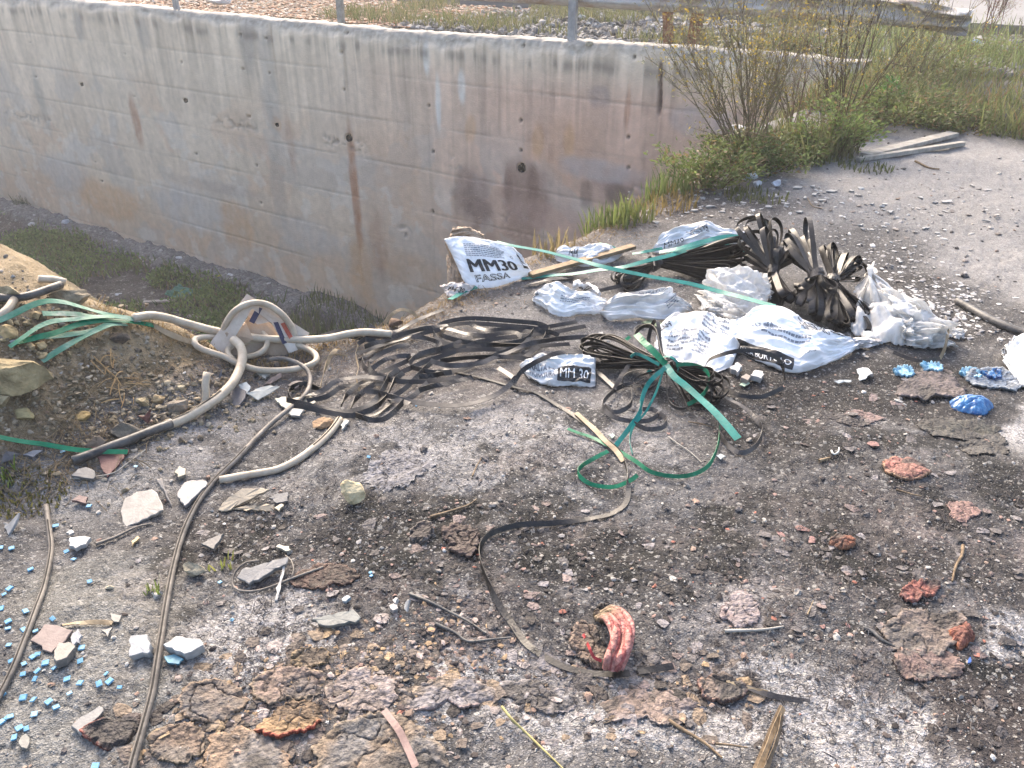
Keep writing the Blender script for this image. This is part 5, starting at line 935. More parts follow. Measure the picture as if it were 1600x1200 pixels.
shard([(400,583),(412,580,.02),(424,583,.01),(415,592)], 'pale tile chip below the looped hose', (.60,.55,.47), .006)
shard([(411,601,.005),(424,590,.02),(439,582,.03),(440,588,.02),(428,598,.005)], 'pink-brown tile sliver below the looped hose', (.45,.31,.24), .007)
shard([(356,610,.0),(368,600,.03),(384,608,.03),(384,628,.0),(368,640,.0)], 'dark slate tile leaning beside the bright white tile', (.14,.135,.15), .01)
shard([(449,604,.0),(462,592,.02),(474,598,.01),(462,606)], 'pinkish chip right of the conduit bend', (.36,.29,.25), .01)
shard([(340,598,.0),(341,578,.05),(347,576,.05),(349,596,.0)], 'narrow dark shard standing in the mound', (.16,.16,.18), .008)
shard([(486,969),(512,960,.02),(552,952,.02),(564,965,.014),(556,973,.012),(512,977),(497,975)], 'knife-shaped grey-green tile shard on the burnt ground', (.30,.305,.28), .010)
shard([(370,903),(379,892,.02),(390,885,.03),(420,876,.035),(450,870,.035),(447,880,.03),(438,891,.014),(410,901),(388,911)], 'long pale shard with sooty lower half inside the looped wire', (.34,.33,.32), .012)
shard([(442,884,.02),(445,885,.02),(439,920,.01),(433,938,.006),(429,938,.006)], 'thin white stick leaning below the sooty shard', (.60,.58,.55), .006, name='white_stick', cat='stick')
shard([(431,855),(436,850,.014),(452,854,.012),(455,859),(446,861)], 'cream shell-like chip above the sooty shard', (.58,.54,.44), .006)
shard([(314,850),(330,842,.02),(349,832,.03),(346,842,.02),(334,858)], 'striped grey splinter of tile right of the conduit', (.28,.26,.24), .010)
shard([(205,846),(214,838,.01),(218,841,.01),(206,854)], 'tan wood splinter on the burnt patch', (.50,.36,.18), .004, name='wood_splinter', cat='splinter')
shard([(111,1135),(126,1120),(155,1102,.014),(162,1110,.012),(144,1132,.006),(126,1148)], 'grey tile shard left of the red-edged melted piece', (.32,.315,.31), .010)
shard([(29,1162),(34,1152,.01),(40,1145,.014),(47,1155,.01),(42,1170)], 'small grey shard at the lower left corner', (.27,.27,.25), .008)
shard([(0,725,.01),(10,705,.03),(34,708,.02),(26,716,.01)], 'dark curved tile edge at the foot of the mound', (.15,.14,.15), .008)
shard([(36,712),(50,702,.02),(68,705,.01),(52,714)], 'grey-blue shard at the foot of the mound', (.24,.25,.28), .008)
shard([(6,820,.0),(10,812,.03),(30,802,.04),(24,820,.02),(14,838,0)], 'glassy grey splinter by the grass at the left edge', (.34,.35,.36), .006)
shard([(533,656,.0),(540,652,.014),(546,658,.012),(534,671)], 'white triangular chip at the end of the curved hose', (.50,.50,.47), .006)
shard([(272,738),(280,728,.02),(290,732,.02),(290,742),(278,746)], 'cream chip left of the conduit above the large tile piece', (.50,.44,.34), .012)
shard([(156,1033-330),(163,698,.02),(175,702,.01),(168,708)], 'silver scrap between the sooty hose and maroon tile', (.42,.43,.45), .006, name='foil_scrap', cat='scrap')
shard([(132,698),(148,684,.03),(154,676,.05),(164,684,.04),(170,696,.01),(152,702)], 'brown curled dry leaf beside the sooty hose', (.27,.19,.13), .003, name='dry_leaf', cat='leaf')
shard([(112,783),(124,772,.02),(138,778,.01),(134,786)], 'dull maroon shard in the pale dust', (.24,.15,.14), .008)
shard([(158,985),(176,980,.01),(168,996)], 'small triangular grey flake on the yellowish grit', (.26,.25,.24), .005)
shard([(172,958),(190,962),(186,972),(174,968)], 'small grey flake near the straw tuft', (.30,.29,.27), .005)
shard([(613,938),(618,933,.02),(622,935,.02),(618,943)], 'small white square chip, left of a pair on the burnt ground', white_, .01)
shard([(632,948),(637,936,.03),(640,938,.03),(636,956)], 'thin white sliver standing on the burnt ground', white_, .004)
shard([(534,936),(543,930,.015),(548,933,.015),(540,940)], 'pale blue chip above the knife-shaped shard', (.45,.55,.62), .008)
shard([(608,945),(616,942,.01),(622,950),(614,955)], 'grey crumb beside the white square chip', grey_, .01)
shard([(1338,578),(1348,573,.02),(1356,575,.02),(1364,584,.02),(1356,586,.02),(1352,594),(1343,594)], 'torn white paper scrap before the large film', (.62,.65,.66), .002, name='paper_scrap', cat='paper scrap')
shard([(1303,596),(1312,593,.012),(1330,594,.012),(1330,597),(1310,599)], 'narrow white paper scrap before the large film', (.62,.66,.66), .002, name='paper_scrap', cat='paper scrap')
shard([(1155,602),(1164,597,.01),(1172,599,.01),(1163,604)], 'pale green scrap below the widest sack', (.45,.58,.45), .002, name='plastic_scrap', cat='plastic scrap')
shard([(1118,712),(1126,709,.01),(1134,713,.01),(1126,718)], 'pale translucent scrap by the green arc', (.5,.56,.56), .002, name='plastic_scrap', cat='plastic scrap')
shard([(951,680),(957,677,.01),(961,681,.01),(956,685)], 'tiny pale green scrap by the small coil loops', (.4,.55,.48), .002, name='plastic_scrap', cat='plastic scrap')
shard([(1172,586),(1180,578,.02),(1192,580,.02),(1190,592)], 'white plaster lump under the widest sack, left one', white_, .02, name='plaster_lump', cat='plaster lump')
shard([(1140,574),(1152,566,.03),(1160,572,.03),(1152,582)], 'white plaster lump under the widest sack, middle one', (.52,.53,.54), .02, name='plaster_lump', cat='plaster lump')
shard([(1158,590),(1166,584,.02),(1174,588,.02),(1168,594)], 'brownish lump under the widest sack', (.36,.31,.27), .02, name='plaster_lump', cat='plaster lump')
shard([(1002,503),(1014,500,.01),(1050,508,.01),(1030,512,.01)], 'pale green and grey scrap under the dirty white sack', (.42,.48,.28), .003, name='plastic_scrap', cat='plastic scrap')
shard([(1166,482),(1182,476,.03),(1192,480,.03),(1188,496)], 'white foam block under the left film', (.68,.70,.72), .02, name='foam_block', cat='foam block')
rock(555,770,60,44,'cream limestone lump standing alone on the burnt ground', (.52,.48,.39), (.40,.36,.28), ang=.5, sub=4, sink=.15)
rock(304,889,40,32,'grey angular stone beside the long conduit', (.30,.29,.27), (.18,.17,.16), sub=3)
rock(504,661,36,20,'smooth brownish stone at the end of the curved hose', (.30,.22,.17), (.24,.18,.14), sub=3)
rock(575/3.333*1+0,917,12,10,'small round pale pebble on the yellowish grit', (.48,.46,.42), (.40,.38,.35), sub=2)
rock(866,452+0,30,14,'low brown stone at the bank edge below the batten', (.22,.16,.13), sub=2) if False else None
# boulders and stones of the left mound
B = 'stones embedded in the left mound'
for k, (x, y, w_, h_, cc, lb) in enumerate([(16,576,118,74,(.30,.265,.19),'biggest rounded boulder at the left edge of the mound'),(12,455,54,40,(.30,.27,.22),'grey-brown boulder under the black hose end'),(110,463,62,34,(.27,.25,.23),'flat grey rock on the crest beside the pale pipe stub'),(11,517,24,30,(.36,.30,.21),'upright tan stone left of the bright green strap'),(56,490,24,18,(.36,.30,.21),'tan stone under the highest green strap'),
      (65,538,28,18,(.33,.29,.21),'tan stone below the bright green strap'),(66,553,26,12,(.34,.30,.22),'flat tan stone tucked under another below the green straps'),(185,527,32,24,(.10,.09,.095),'dark burnt lump on the brow of the mound'),(36,646,46,18,(.29,.27,.18),'flat olive stone low on the mound'),(131,648,38,16,(.26,.21,.12),'long ochre stone among dry roots'),
      (200,672,56,40,(.12,.115,.12),'charred black and grey lump by the sooty hose'),(226,625,20,24,(.34,.31,.25),'pale block stone over the dark hollow'),(248,622,28,20,(.24,.20,.15),'brown stone over the dark hollow'),(276,632,46,36,(.19,.18,.19),'large grey rubble stone right of the dark hollow'),(284,604,20,14,(.38,.36,.32),'small pale stone on top of the rubble'),(5,625,22,28,(.27,.25,.20),'olive stone at the left edge below the boulder'),
      (428,569,20,12,(.16,.14,.15),'dark stone inside the hose loops'),(24,612,12,16,(.5,.48,.44),'white pointed stone below the boulder'),(616,502,34,20,(.14,.10,.09),'dark burnt lump on the bank edge above the tangle')]):
    rock(x, y, w_, h_, lb, cc, group=None, sub=3, sink=.3)
rg = np.random.default_rng(77)
for k in range(70):
    x, y = rg.uniform(0, 130), rg.uniform(470, 560)
    if k > 38: x, y = rg.uniform(232, 345), rg.uniform(592, 668)
    s_ = rg.uniform(8, 18); b_ = rg.uniform(.7, 1.2)
    rock(x, y, s_, s_ * .75, ('small tan mound stone ' if k <= 38 else 'small rubble stone ') + where(x, y), (.33*b_,.29*b_,.22*b_) if k <= 38 else (.30*b_,.275*b_,.25*b_), group=B if k <= 38 else 'rubble stones beside the dark hollow', sub=2, seed=1000 + k)
# blue mosaic tiles
mo = [(25,115),(60,80),(560,35),(160,222),(52,285),(50,330),(55,432),(70,532),(150,550),(205,508),(235,490),(235,595),(340,577),(285,545),(145,615),(218,645),(510,450),(503,532),(420,645),(500,670),(665,612),(620,675),(685,660),(747,697),(435,735),(145,762),(210,775),(305,787),(350,822),(215,865),(40,890),(10,915),(165,955),(90,1012),(15,740),(595,1190),(150,338),(222,345),(330,268),(1450,275),(1375,40),(10,205)]
mo = [(x / 4, y / 4 + 900) for x, y in mo] + [(87,822),(18,857),(2,856),(115,874),(48,890),(139,791),(212,729),(140,909),(104,862),(579,895),(580,900),(98,706),(687,636),(576,714),(16,1120),(30,1138),(650,634)]
V0, F0 = [], []
me_var = []
for q in range(4):
    rg = np.random.default_rng(q); a = .0095; V = []
    for z, sc in ((0, 1), (.0032, 1), (.0042, .9)):
        for (x, y) in ((-1,-1),(1,-1),(1,1),(-1,1)): V.append((x * a * sc * rg.uniform(.9, 1.08), y * a * sc * rg.uniform(.9, 1.08), z))
    F = [(3,2,1,0),(8,9,10,11)] + [(r0*4+i, r0*4+(i+1)%4, (r0+1)*4+(i+1)%4, (r0+1)*4+i) for r0 in (0,1) for i in range(4)]
    me = bpy.data.meshes.new('mosaic_tile'); me.from_pydata(V, [], F); me.materials.append(M_PALEBLUE if q == 3 else M_BLUET); me_var.append(me)
for k, (x, y) in enumerate(mo):
    p = G(x, y, .004); rg = np.random.default_rng(k + 5); q = k % 4 if k % 8 else 3; q = 3 if rg.random() < .10 else k % 3
    o = bpy.data.objects.new('mosaic_tile', me_var[q]); col.objects.link(o); o.location = tuple(p); o.rotation_euler = (rg.uniform(-.22, .22), rg.uniform(-.22, .22), rg.uniform(0, 3)); s_ = rg.uniform(.55, .85) * (1 if x < 250 else .75); o.scale = (s_, s_ * rg.uniform(.7, 1), s_)
    iso = {(362,969):'blue mosaic tile alone on the pale sandy patch', (344,910):'blue mosaic tile below the looped wire', (149,1198):'blue mosaic tile at the very bottom of the frame, left of the conduit', (139,791):'blue mosaic tile just below the large pale tile piece', (212,729):'blue mosaic tile by the forked root', (579,895):'upper of two blue mosaic chips beside the burnt wood', (580,900):'lower of two blue mosaic chips beside the burnt wood', (687,636):'blue mosaic chip between the loose straps', (576,714):'blue mosaic chip on the ash heap', (650,634):'blue mosaic chip by the low end of the tangle', (140,909):'blue mosaic tile right of the shorter conduit beside the round pebble', (98,706):'blue mosaic tile under the green strap at the mound foot', (87,822):'blue mosaic tile beside the top end of the shorter conduit', (186,1074):'pale blue mosaic tile farthest right of the main scatter', (115,874):'blue mosaic tile between the shorter conduit and the white chip'}.get((int(x), int(y)))
    if iso: tag(o, iso, 'mosaic tile', 'blue mosaic tiles scattered on the ground'); continue
    tag(o, ('faded blue mosaic tile ' if q == 3 else 'bright blue mosaic tile ') + where(x, y), 'mosaic tile', 'faded mosaic tiles scattered on the ground' if q == 3 else 'blue mosaic tiles scattered on the ground')

# ------------------------------------------------------------------ melted plastic crusts and lumps
def crust(label, pts, c1, c2, ce, th=.012, curl=.02, name='melted_crust', cat='melted plastic', seed=0, rough=1.0, curl_dir=None, parent=None, mat=None, dome=.0, jag=.10, group=None, crk=0):
    pts = [(p[0], p[1]) for p in pts]; W = np.array([G(x, y, .0)[:2] for x, y in pts]); c = W.mean(0); W = c + (W - c) * (1.06 if name == 'melted_crust' else 1.0); rg = np.random.default_rng(seed)
    an = np.arctan2(W[:, 1] - c[1], W[:, 0] - c[0]); rd = np.hypot(W[:, 1] - c[1], W[:, 0] - c[0]); od = np.argsort(an); an, rd = an[od], rd[od]
    n = 220; th = th * .6; curl = curl * .7; k = 46; A = np.linspace(-np.pi, np.pi, n, endpoint=False); Rb = np.interp(A, np.concatenate([an - 2 * np.pi, an, an + 2 * np.pi]), np.tile(rd, 3))
    Rb = Rb * (1 + jag * 3.2 * (fbm(np.cos(A) * 4 + seed, np.sin(A) * 4, 4, seed + 3) - .5) + jag * 1.6 * (fbm(np.cos(A) * 14 + seed, np.sin(A) * 16, 2, seed + 4) - .5))
    t = np.linspace(0, 1, k)[:, None] ** .8; X = c[0] + t * Rb * np.cos(A); Y = c[1] + t * Rb * np.sin(A); T = np.broadcast_to(t, X.shape)
    f = fbm(X * 26, Y * 26, 4, seed + 5); f2 = fbm(X * 80, Y * 80, 3, seed + 6); rd2 = abs(fbm(X * 14, Y * 14, 3, seed + 7) - .5) * 2
    cm = np.ones_like(A) if curl_dir is None else sst(-.1, .8, np.cos(A - math.radians(curl_dir)))
    cm = cm * (.25 + .75 * fbm(np.cos(A) * 3 + seed, np.sin(A) * 3, 2, seed + 9) * 1.6)
    Z = Hp(X, Y) + th * (.5 + .5 * (1 - T ** 6)) + curl * cm * sst(.55, 1, T) + ((f - .5) * .006 + (f2 - .5) * .005 - np.exp(-rd2 * 34) * .0035 * (1 + crk)) * rough + dome * (1 - T ** 2)
    Z = Z - (1 - np.clip(cm * 1.3, 0, 1)) * (th + .010) * sst(.62, 1, T)
    Z = np.maximum(Z, Hp(X, Y) - .012)
    mixv = sst(.38, .62, fbm(X * 12, Y * 12, 4, seed + 8)); C = lerp(np.array(c1), np.array(c2), mixv[..., None]) * (.42 + .80 * f2[..., None]); C = lerp(C, np.array((.03,.026,.025)), (np.exp(-rd2 * (44 - crk * 8)) * .7)[..., None])
    C = lerp(C, np.array(ce), (sst(.86, 1, T) * cm * .9)[..., None]); C = lerp(C, np.array((.05,.045,.043)), (sst(.62, .70, fbm(X * 9, Y * 9, 4, seed + 12)) * .8)[..., None])
    Xb = c[0] + Rb * .985 * np.cos(A); Yb = c[1] + Rb * .985 * np.sin(A); Zb = np.maximum(Z[-1] - th, Hp(Xb, Yb) - .002)
    Xc = c[0] + Rb * .8 * np.cos(A); Yc = c[1] + Rb * .8 * np.sin(A); Zc = Hp(Xc, Yc) - .004
    V = np.concatenate([np.stack([X.ravel(), Y.ravel(), Z.ravel()], 1), np.stack([Xb, Yb, Zb], 1), np.stack([Xc, Yc, Zc], 1)]); Cv = np.concatenate([C.reshape(-1, 3), np.tile(np.array(ce) * .7, (n, 1)), np.tile(np.array((.04,.035,.03)), (n, 1))])
    i = np.arange(k + 1)[:, None] * n + np.arange(n)[None]; j = np.arange(k + 1)[:, None] * n + (np.arange(n) + 1)[None] % n
    F = np.stack([i.ravel(), j.ravel(), (j + n).ravel(), (i + n).ravel()], 1)
    o = mesh(name, V, F, mat or M_CRUST, parent, True, np.clip(Cv, .005, .8))
    if parent is None: tag(o, label, cat, group)
    return o
gold, gold2, mauve, ash, tan, redc, dk = (.40,.26,.14), (.24,.16,.10), (.34,.29,.30), (.27,.25,.25), (.30,.21,.15), (.50,.11,.07), (.10,.085,.08)
crust('golden brown melted slab with a curled red rim in the bottom foreground', [(400,1138),(425,1106),(470,1090),(505,1092),(512,1112),(498,1128),(455,1150),(420,1155)], gold, gold2, redc, .014, .02, seed=1, curl_dir=-80, crk=.3)
crust('pale pink and grey melted slab right of the golden slab', [(512,1075),(535,1060),(590,1058),(618,1072),(610,1100),(570,1112),(530,1102)], (.42,.35,.33), (.33,.27,.25), (.46,.36,.30), .012, .006, seed=2, crk=.5)
crust('smooth grey tan tongue of melted plastic with a pink lip', [(608,1078),(660,1064),(720,1060),(770,1068),(800,1078),(795,1098),(750,1100),(700,1094),(650,1092),(615,1100)], (.36,.28,.21), (.30,.28,.30), (.52,.38,.34), .012, .012, seed=3, curl_dir=-90)
crust('whitish end of the melted sheet below the long strap', [(768,1064),(800,1060),(855,1074),(905,1086),(900,1106),(870,1112),(830,1098),(790,1094)], (.42,.38,.39), (.30,.29,.30), (.48,.42,.42), .010, .006, seed=4, curl_dir=-90)
crust('thin mauve-grey crust along the front of the burnt area', [(915,1100),(960,1082),(1020,1082),(1085,1086),(1120,1100),(1080,1112),(1010,1120),(960,1124)], (.30,.25,.25), (.40,.30,.25), (.44,.36,.33), .010, .008, seed=5, curl_dir=-90)
crust('grey crust with a brick-coloured pocket right of the strap end', [(1090,1075),(1120,1062),(1150,1066),(1166,1080),(1150,1094),(1120,1096),(1098,1090)], (.24,.21,.20), (.33,.25,.20), (.40,.24,.19), .016, .012, seed=6)
crust('broad cracked brown and grey slab cut by the bottom edge', [(500,1180),(520,1145),(570,1125),(630,1128),(670,1150),(690,1185),(690,1230),(500,1235)], (.31,.23,.165), (.23,.215,.21), (.36,.28,.2), .014, .008, seed=7, crk=.9)
crust('orange-tan cracked plate beside the broad slab', [(330,1160),(360,1146),(405,1150),(440,1165),(450,1192),(430,1230),(330,1230)], (.38,.27,.19), (.27,.24,.22), (.42,.28,.18), .012, .006, seed=8, crk=1)
crust('mottled pink plate behind the golden slab', [(395,1075),(420,1052),(470,1048),(505,1062),(500,1084),(450,1090),(405,1096)], (.33,.24,.20), (.20,.165,.155), (.40,.30,.2), .014, .010, seed=9, crk=.6)
crust('gold-flecked crust nearest the pale cement patch', [(455,1030),(480,1018),(508,1020),(516,1034),(490,1042),(462,1044)], (.42,.30,.16), (.20,.15,.11), (.40,.28,.16), .012, .012, seed=10)
crust('dark tan plate at the lower left of the melted field', [(290,1085),(325,1068),(365,1075),(385,1096),(360,1120),(310,1126),(285,1110)], (.25,.19,.15), (.18,.16,.155), (.36,.26,.18), .013, .010, seed=11, crk=.8)
crust('small tan plate next to the long conduit at the bottom', [(240,1150),(275,1136),(310,1145),(318,1172),(290,1190),(250,1186)], (.28,.20,.15), (.20,.17,.15), (.34,.26,.18), .012, .010, seed=12, crk=.7)
crust('red-edged charred melted piece beside the long conduit', [(130,1148),(155,1135),(172,1126),(190,1120),(225,1110),(228,1125),(216,1148),(205,1165),(180,1170),(145,1160)], (.11,.085,.085), (.15,.12,.12), (.50,.14,.10), .014, .018, seed=13, curl_dir=205, jag=.05)
crust('grey layered crust with a red folded corner at the right', [(1380,990),(1400,968),(1450,962),(1500,970),(1506,990),(1480,1014),(1430,1020),(1395,1012)], (.21,.185,.17), (.28,.22,.19), (.30,.24,.2), .014, .010, seed=14, crk=.4)
crust('lower crust layer in front of the grey layered crust', [(1400,1030),(1440,1022),(1490,1028),(1500,1042),(1460,1056),(1415,1058),(1398,1046)], (.20,.175,.165), (.28,.19,.17), (.36,.24,.2), .010, .008, seed=15)
crust('red folded melted lump on the corner of the layered crust', [(1490,1008),(1498,985),(1508,976),(1516,990),(1512,1006),(1498,1016)], (.46,.12,.09), (.30,.12,.09), (.55,.22,.13), .02, .004, seed=16, dome=.02, cat='melted lump', name='melted_lump')
crust('red melted strip lying upslope of the layered crust', [(1405,932),(1420,918),(1445,912),(1468,912),(1462,924),(1440,932),(1412,940)], (.40,.15,.12), (.24,.14,.12), (.46,.2,.16), .014, .012, seed=17, name='melted_lump', cat='melted lump')
crust('bright pink-red leaf-shaped melted lump in the middle right', [(1378,730),(1395,720),(1420,717),(1445,732),(1452,740),(1430,750),(1400,748),(1386,742)], (.52,.19,.16), (.42,.20,.16), (.45,.28,.18), .014, .010, seed=18, name='melted_lump', cat='melted lump', dome=.012, jag=.06)
crust('small orange melted lump left of the thin twig', [(1294,852),(1302,842),(1320,840),(1336,846),(1332,855),(1310,857)], (.46,.18,.10), (.20,.12,.10), (.5,.25,.15), .014, .008, seed=19, name='melted_lump', cat='melted lump', dome=.012, jag=.08)
crust('flat pink melted patch below the leaf-shaped lump', [(1488,800),(1500,784),(1512,786),(1514,808),(1500,816),(1490,812)], (.40,.24,.21), (.32,.20,.18), (.42,.28,.25), .008, .004, seed=20)
crust('large crumpled grey-brown sheet behind the blue bag', [(1402,622),(1410,590),(1425,577),(1470,574),(1500,588),(1508,612),(1498,624),(1460,624),(1420,622)], (.21,.17,.165), (.15,.125,.125), (.28,.23,.22), .016, .020, seed=21, curl_dir=-90, name='burnt_sheet', cat='burnt sheet')
crust('dark greasy flat sheet in front of the blue bag', [(1430,665),(1450,655),(1500,655),(1550,660),(1560,672),(1530,682),(1480,684),(1450,680)], (.115,.11,.09), (.14,.13,.115), (.08,.07,.065), .008, .004, seed=22, name='burnt_sheet', cat='burnt sheet')
crust('small dark flat sheet on the edge of the pale concrete', [(1500,690),(1530,678),(1565,684),(1572,700),(1550,712),(1515,712)], (.10,.09,.08), (.13,.12,.11), (.08,.07,.06), .008, .006, seed=23, name='burnt_sheet', cat='burnt sheet')
crust('blue-stained ash crust behind the blue bag', [(1510,600),(1525,580),(1560,578),(1590,592),(1600,606),(1560,610),(1530,606)], (.18,.24,.34), (.32,.36,.42), (.40,.45,.5), .012, .016, seed=24, name='burnt_sheet', cat='burnt sheet')
crust('dusky pink flat patch below the tied coil', [(1300,655),(1320,648),(1350,646),(1378,652),(1360,660),(1320,662)], (.32,.22,.20), (.22,.19,.19), (.3,.22,.2), .006, .003, seed=25)
crust('white and pink ash cake in the right middle', [(1128,965),(1140,940),(1155,924),(1170,930),(1184,955),(1178,975),(1150,982)], (.44,.37,.37), (.32,.24,.24), (.36,.3,.3), .012, .004, seed=26, name='ash_cake', cat='ash')
crust('pale blue-grey ash heap below the black tangle', [(570,735),(590,712),(630,705),(660,712),(680,728),(650,745),(610,768),(580,760)], (.30,.30,.34), (.20,.20,.235), (.24,.24,.26), .006, .002, seed=27, name='ash_cake', cat='ash', rough=1.3)
crust('dark reddish plank-like burnt piece beneath the looped wire', [(455,908),(480,890),(520,885),(555,896),(560,905),(520,912),(480,920)], (.15,.085,.065), (.09,.06,.05), (.20,.12,.09), .012, .006, seed=28, name='burnt_wood', cat='burnt wood')
crust('burnt dark can-like ring half buried in soot', [(640,842),(652,826),(668,820),(678,828),(672,840),(655,850)], (.05,.04,.04), (.10,.08,.075), (.48,.40,.36), .02, .014, seed=29, name='burnt_ring', cat='burnt debris', jag=.05)
crust('burnt rag bunched in the blackest soot', [(692,832),(712,820),(735,828),(748,852),(735,872),(712,868),(700,850)], (.11,.075,.065), (.19,.13,.11), (.14,.1,.09), .02, .01, seed=30, name='burnt_rag', cat='burnt debris', rough=1.8)
# the blue bag
r = crust('crumpled blue plastic bag on the sooty ground at the right', [(1484,628),(1500,624),(1520,623),(1545,628),(1552,634),(1545,643),(1510,646),(1490,640)], (.05,.22,.55), (.03,.14,.45), (.03,.12,.45), .02, .0, seed=31, name='plastic_bag', cat='plastic bag', dome=.025, mat=M_BLUE, jag=.05, rough=1.4)
for k, (x, y, lb) in enumerate([(1411,584,'torn light blue rag left of the grey-brown sheet'), (1456,576,'light blue rag on top of the grey-brown sheet'), (1514,586,'light blue rag right of the grey-brown sheet'), (1548,588,'dark blue burnt plastic flake at the right')]):
    crust(lb, [(x - 9, y + 4), (x - 5, y - 7), (x + 6, y - 8), (x + 13, y - 1), (x + 8, y + 7)], (.06,.2,.4), (.1,.3,.5), (.1,.3,.5), .012, .02, seed=40 + k, name='blue_rag', cat='rag', mat=M_PALEBLUE if k < 3 else M_BLUE, jag=.25, rough=1.5)
shard([(1254*1+0,1038),(1516,1026),(1518,1034),(1512,1036)][1:], 'tiny blue fleck beside the layered crust', (.05,.15,.5), .003, name='plastic_scrap', cat='plastic scrap')
# red melted lump: twisted strands round a charred core
r = empty('melted_bundle', G(950, 1048), 'C-shaped lump of twisted red melted plastic ribbons with a charred core', 'melted lump')
rg = np.random.default_rng(5)
for k in range(11):
    o_ = (k - 5) * 3.4; P0 = [(938 + o_ * .35, 962 - o_ * .3, .03), (955 + o_ * .6, 957 - o_ * .55, .05), (968 + o_ * .9, 975 + o_ * -.2, .06), (971 + o_, 1000, .055 + .01 * math.sin(k)), (966 + o_ * .95, 1025, .05), (958 + o_ * .8, 1046 + o_ * .1, .02)]
    P0 = [(x + rg.uniform(-2, 2), y + rg.uniform(-2, 2), z + rg.uniform(-.004, .004)) for x, y, z in P0]
    pp = smooth_path(pxpath(P0), .006); V, F = tube_geo(pp, .0062 * (1 + .35 * np.sin(np.linspace(0, 9, len(pp)) + k)), 8); t = np.linspace(0, 1, len(pp)); cc = lerp(np.array((.30,.22,.14)), np.array((.46,.13,.12) if k % 2 else (.66,.30,.26)), sst(.05, .35, t + rg.uniform(-.1, .1))[:, None])
    mesh('red_strand', V, F, M_CRUSTG if False else M_CRUST, r, True, np.repeat(cc, 8, 0))
crust(None, [(893,1000),(896,985),(915,978),(930,990),(935,1010),(950,1030),(955,1046),(930,1046),(905,1030)], (.12,.09,.08), (.26,.19,.15), (.30,.22,.17), .02, .016, seed=50, name='charred_core', parent=r, rough=2.0)
crust(None, [(928,966),(936,954),(955,950),(962,960),(950,972),(936,974)], (.30,.22,.13), (.16,.11,.08), (.34,.25,.15), .03, .012, seed=51, name='sandy_tip', parent=r, rough=2.0)
for a in ([(917,1006,.02),(922,1016,.03),(928,1028,.02),(940,1034,.015)], [(911,992,.03),(914,998,.03)]): strap(a, .02, .007, 40, cmat('deep_red_plastic', (.25,.02,.03), (.40,.05,.05), rough=.4), None, None, 'red_thread', parent=r)

# ------------------------------------------------------------------ timber, sticks, stems
def plank(a, b, w_, th, m, label, h=.02, name='timber_batten', cat='batten'):
    A = G(*a); Bp = G(*b); d = unit(Bp - A); s_ = unit(np.cross(d, [0, 0, 1])); n_ = np.cross(s_, d); V = []
    for p in (A, Bp):
        for x, y in ((-1, -1), (1, -1), (1, 1), (-1, 1)): V.append(p + s_ * x * w_ / 2 + n_ * y * th / 2)
    o = mesh(name, V, [(0,3,2,1),(4,5,6,7),(0,1,5,4),(1,2,6,5),(2,3,7,6),(3,0,4,7)], m, bevel=.002); tag(o, label, cat); return o
plank((828,430,.02), (990,385,.05), .045, .018, M_WOOD, 'brown timber batten lying beside the upright sack')
plank((1352,243,.02), (1490,209,.03), .09, .03, M_WOODG, 'wider weathered plank, upper of the two by the bushes', name='plank', cat='plank')
plank((1341,249,.02), (1505,224,.02), .045, .03, M_WOODG, 'thin weathered plank, lower of the two by the bushes', name='plank', cat='plank')
plank((832,426,.01), (895,432,.01), .03, .01, M_WOODG, 'short flat wood strip under the crossing of teal straps', name='wood_strip', cat='wood strip')
def twig(pts, rad, m, label, h=.006, name='twig', cat='twig', group=None):
    pp = smooth_path(pxpath(pts, h), .012); V, F = tube_geo(pp, np.linspace(rad, rad * .5, len(pp)), 6); o = mesh(name, V, F, m, smooth=True); tag(o, label, cat, group); return o
twig([(1505,852),(1503,868),(1494,884),(1488,908)], .005, M_TWIG, 'short wavy brown twig at the right')
twig([(1132,986),(1160,985),(1190,984),(1224,979)], .005, M_WOODG, 'pale straight stick below the ash cake')
twig([(1045,1126),(1070,1142),(1100,1160),(1128,1184)], .005, M_TWIG, 'grey stem with a knob end at the bottom')
twig([(1118,1162),(1140,1164),(1168,1168)], .003, M_TWIG, 'short dark stem crossing the knobbed stem')
twig([(784,1104,.02),(800,1124,.02),(822,1145),(850,1172),(885,1206)], .0035, cmat('yellow_stem', (.30,.26,.10), (.45,.40,.18), rough=.7), 'thin yellowish stem curving at the bottom centre')
twig([(1044,682),(1060,694),(1078,706),(1096,722)], .003, M_WOODG, 'thin grey twig below the tied coil')
twig([(1075,659),(1095,662),(1112,667)], .002, M_TWIG, 'tiny brown twig by the tied coil')
twig([(738,704+40),(745,728),(752,716)], .003, M_TWIG, 'little reddish twig on the grey gravel')
twig([(1262,960),(1267,948),(1271,938)], .002, M_TAN, 'tiny straw upright on the burnt ground')
twig([(1350,982),(1365,988),(1378,1000),(1398,1010)], .006, M_HOSED, 'charred curved stick touching the layered crust')
twig([(672,758+50),(700,800),(730,790),(745,780)], .005, M_TWIG, 'charred twig above the burnt can ring')
twig([(640,928),(670,940),(700,955),(730,970),(760,990)], .005, M_HOSED, 'long charred twig left of the long strap')
twig([(680,975),(710,988),(730,1002),(760,1000),(798,996)], .005, M_HOSED, 'charred branch ending near the long strap')
twig([(1400,765),(1425,772),(1440,775)], .003, M_TWIG, 'bent dry stalk below the leaf-shaped lump')
twig([(110,748+0),(150,745),(180,738),(196,726),(228,702)], .003, M_WOODG, 'forked grey root on the pale dust')
twig([(150,810+40),(178,840),(212,824),(238,818)], .005, M_COND, 'grey slat piece lying on the burnt patch', name='slat', cat='slat')
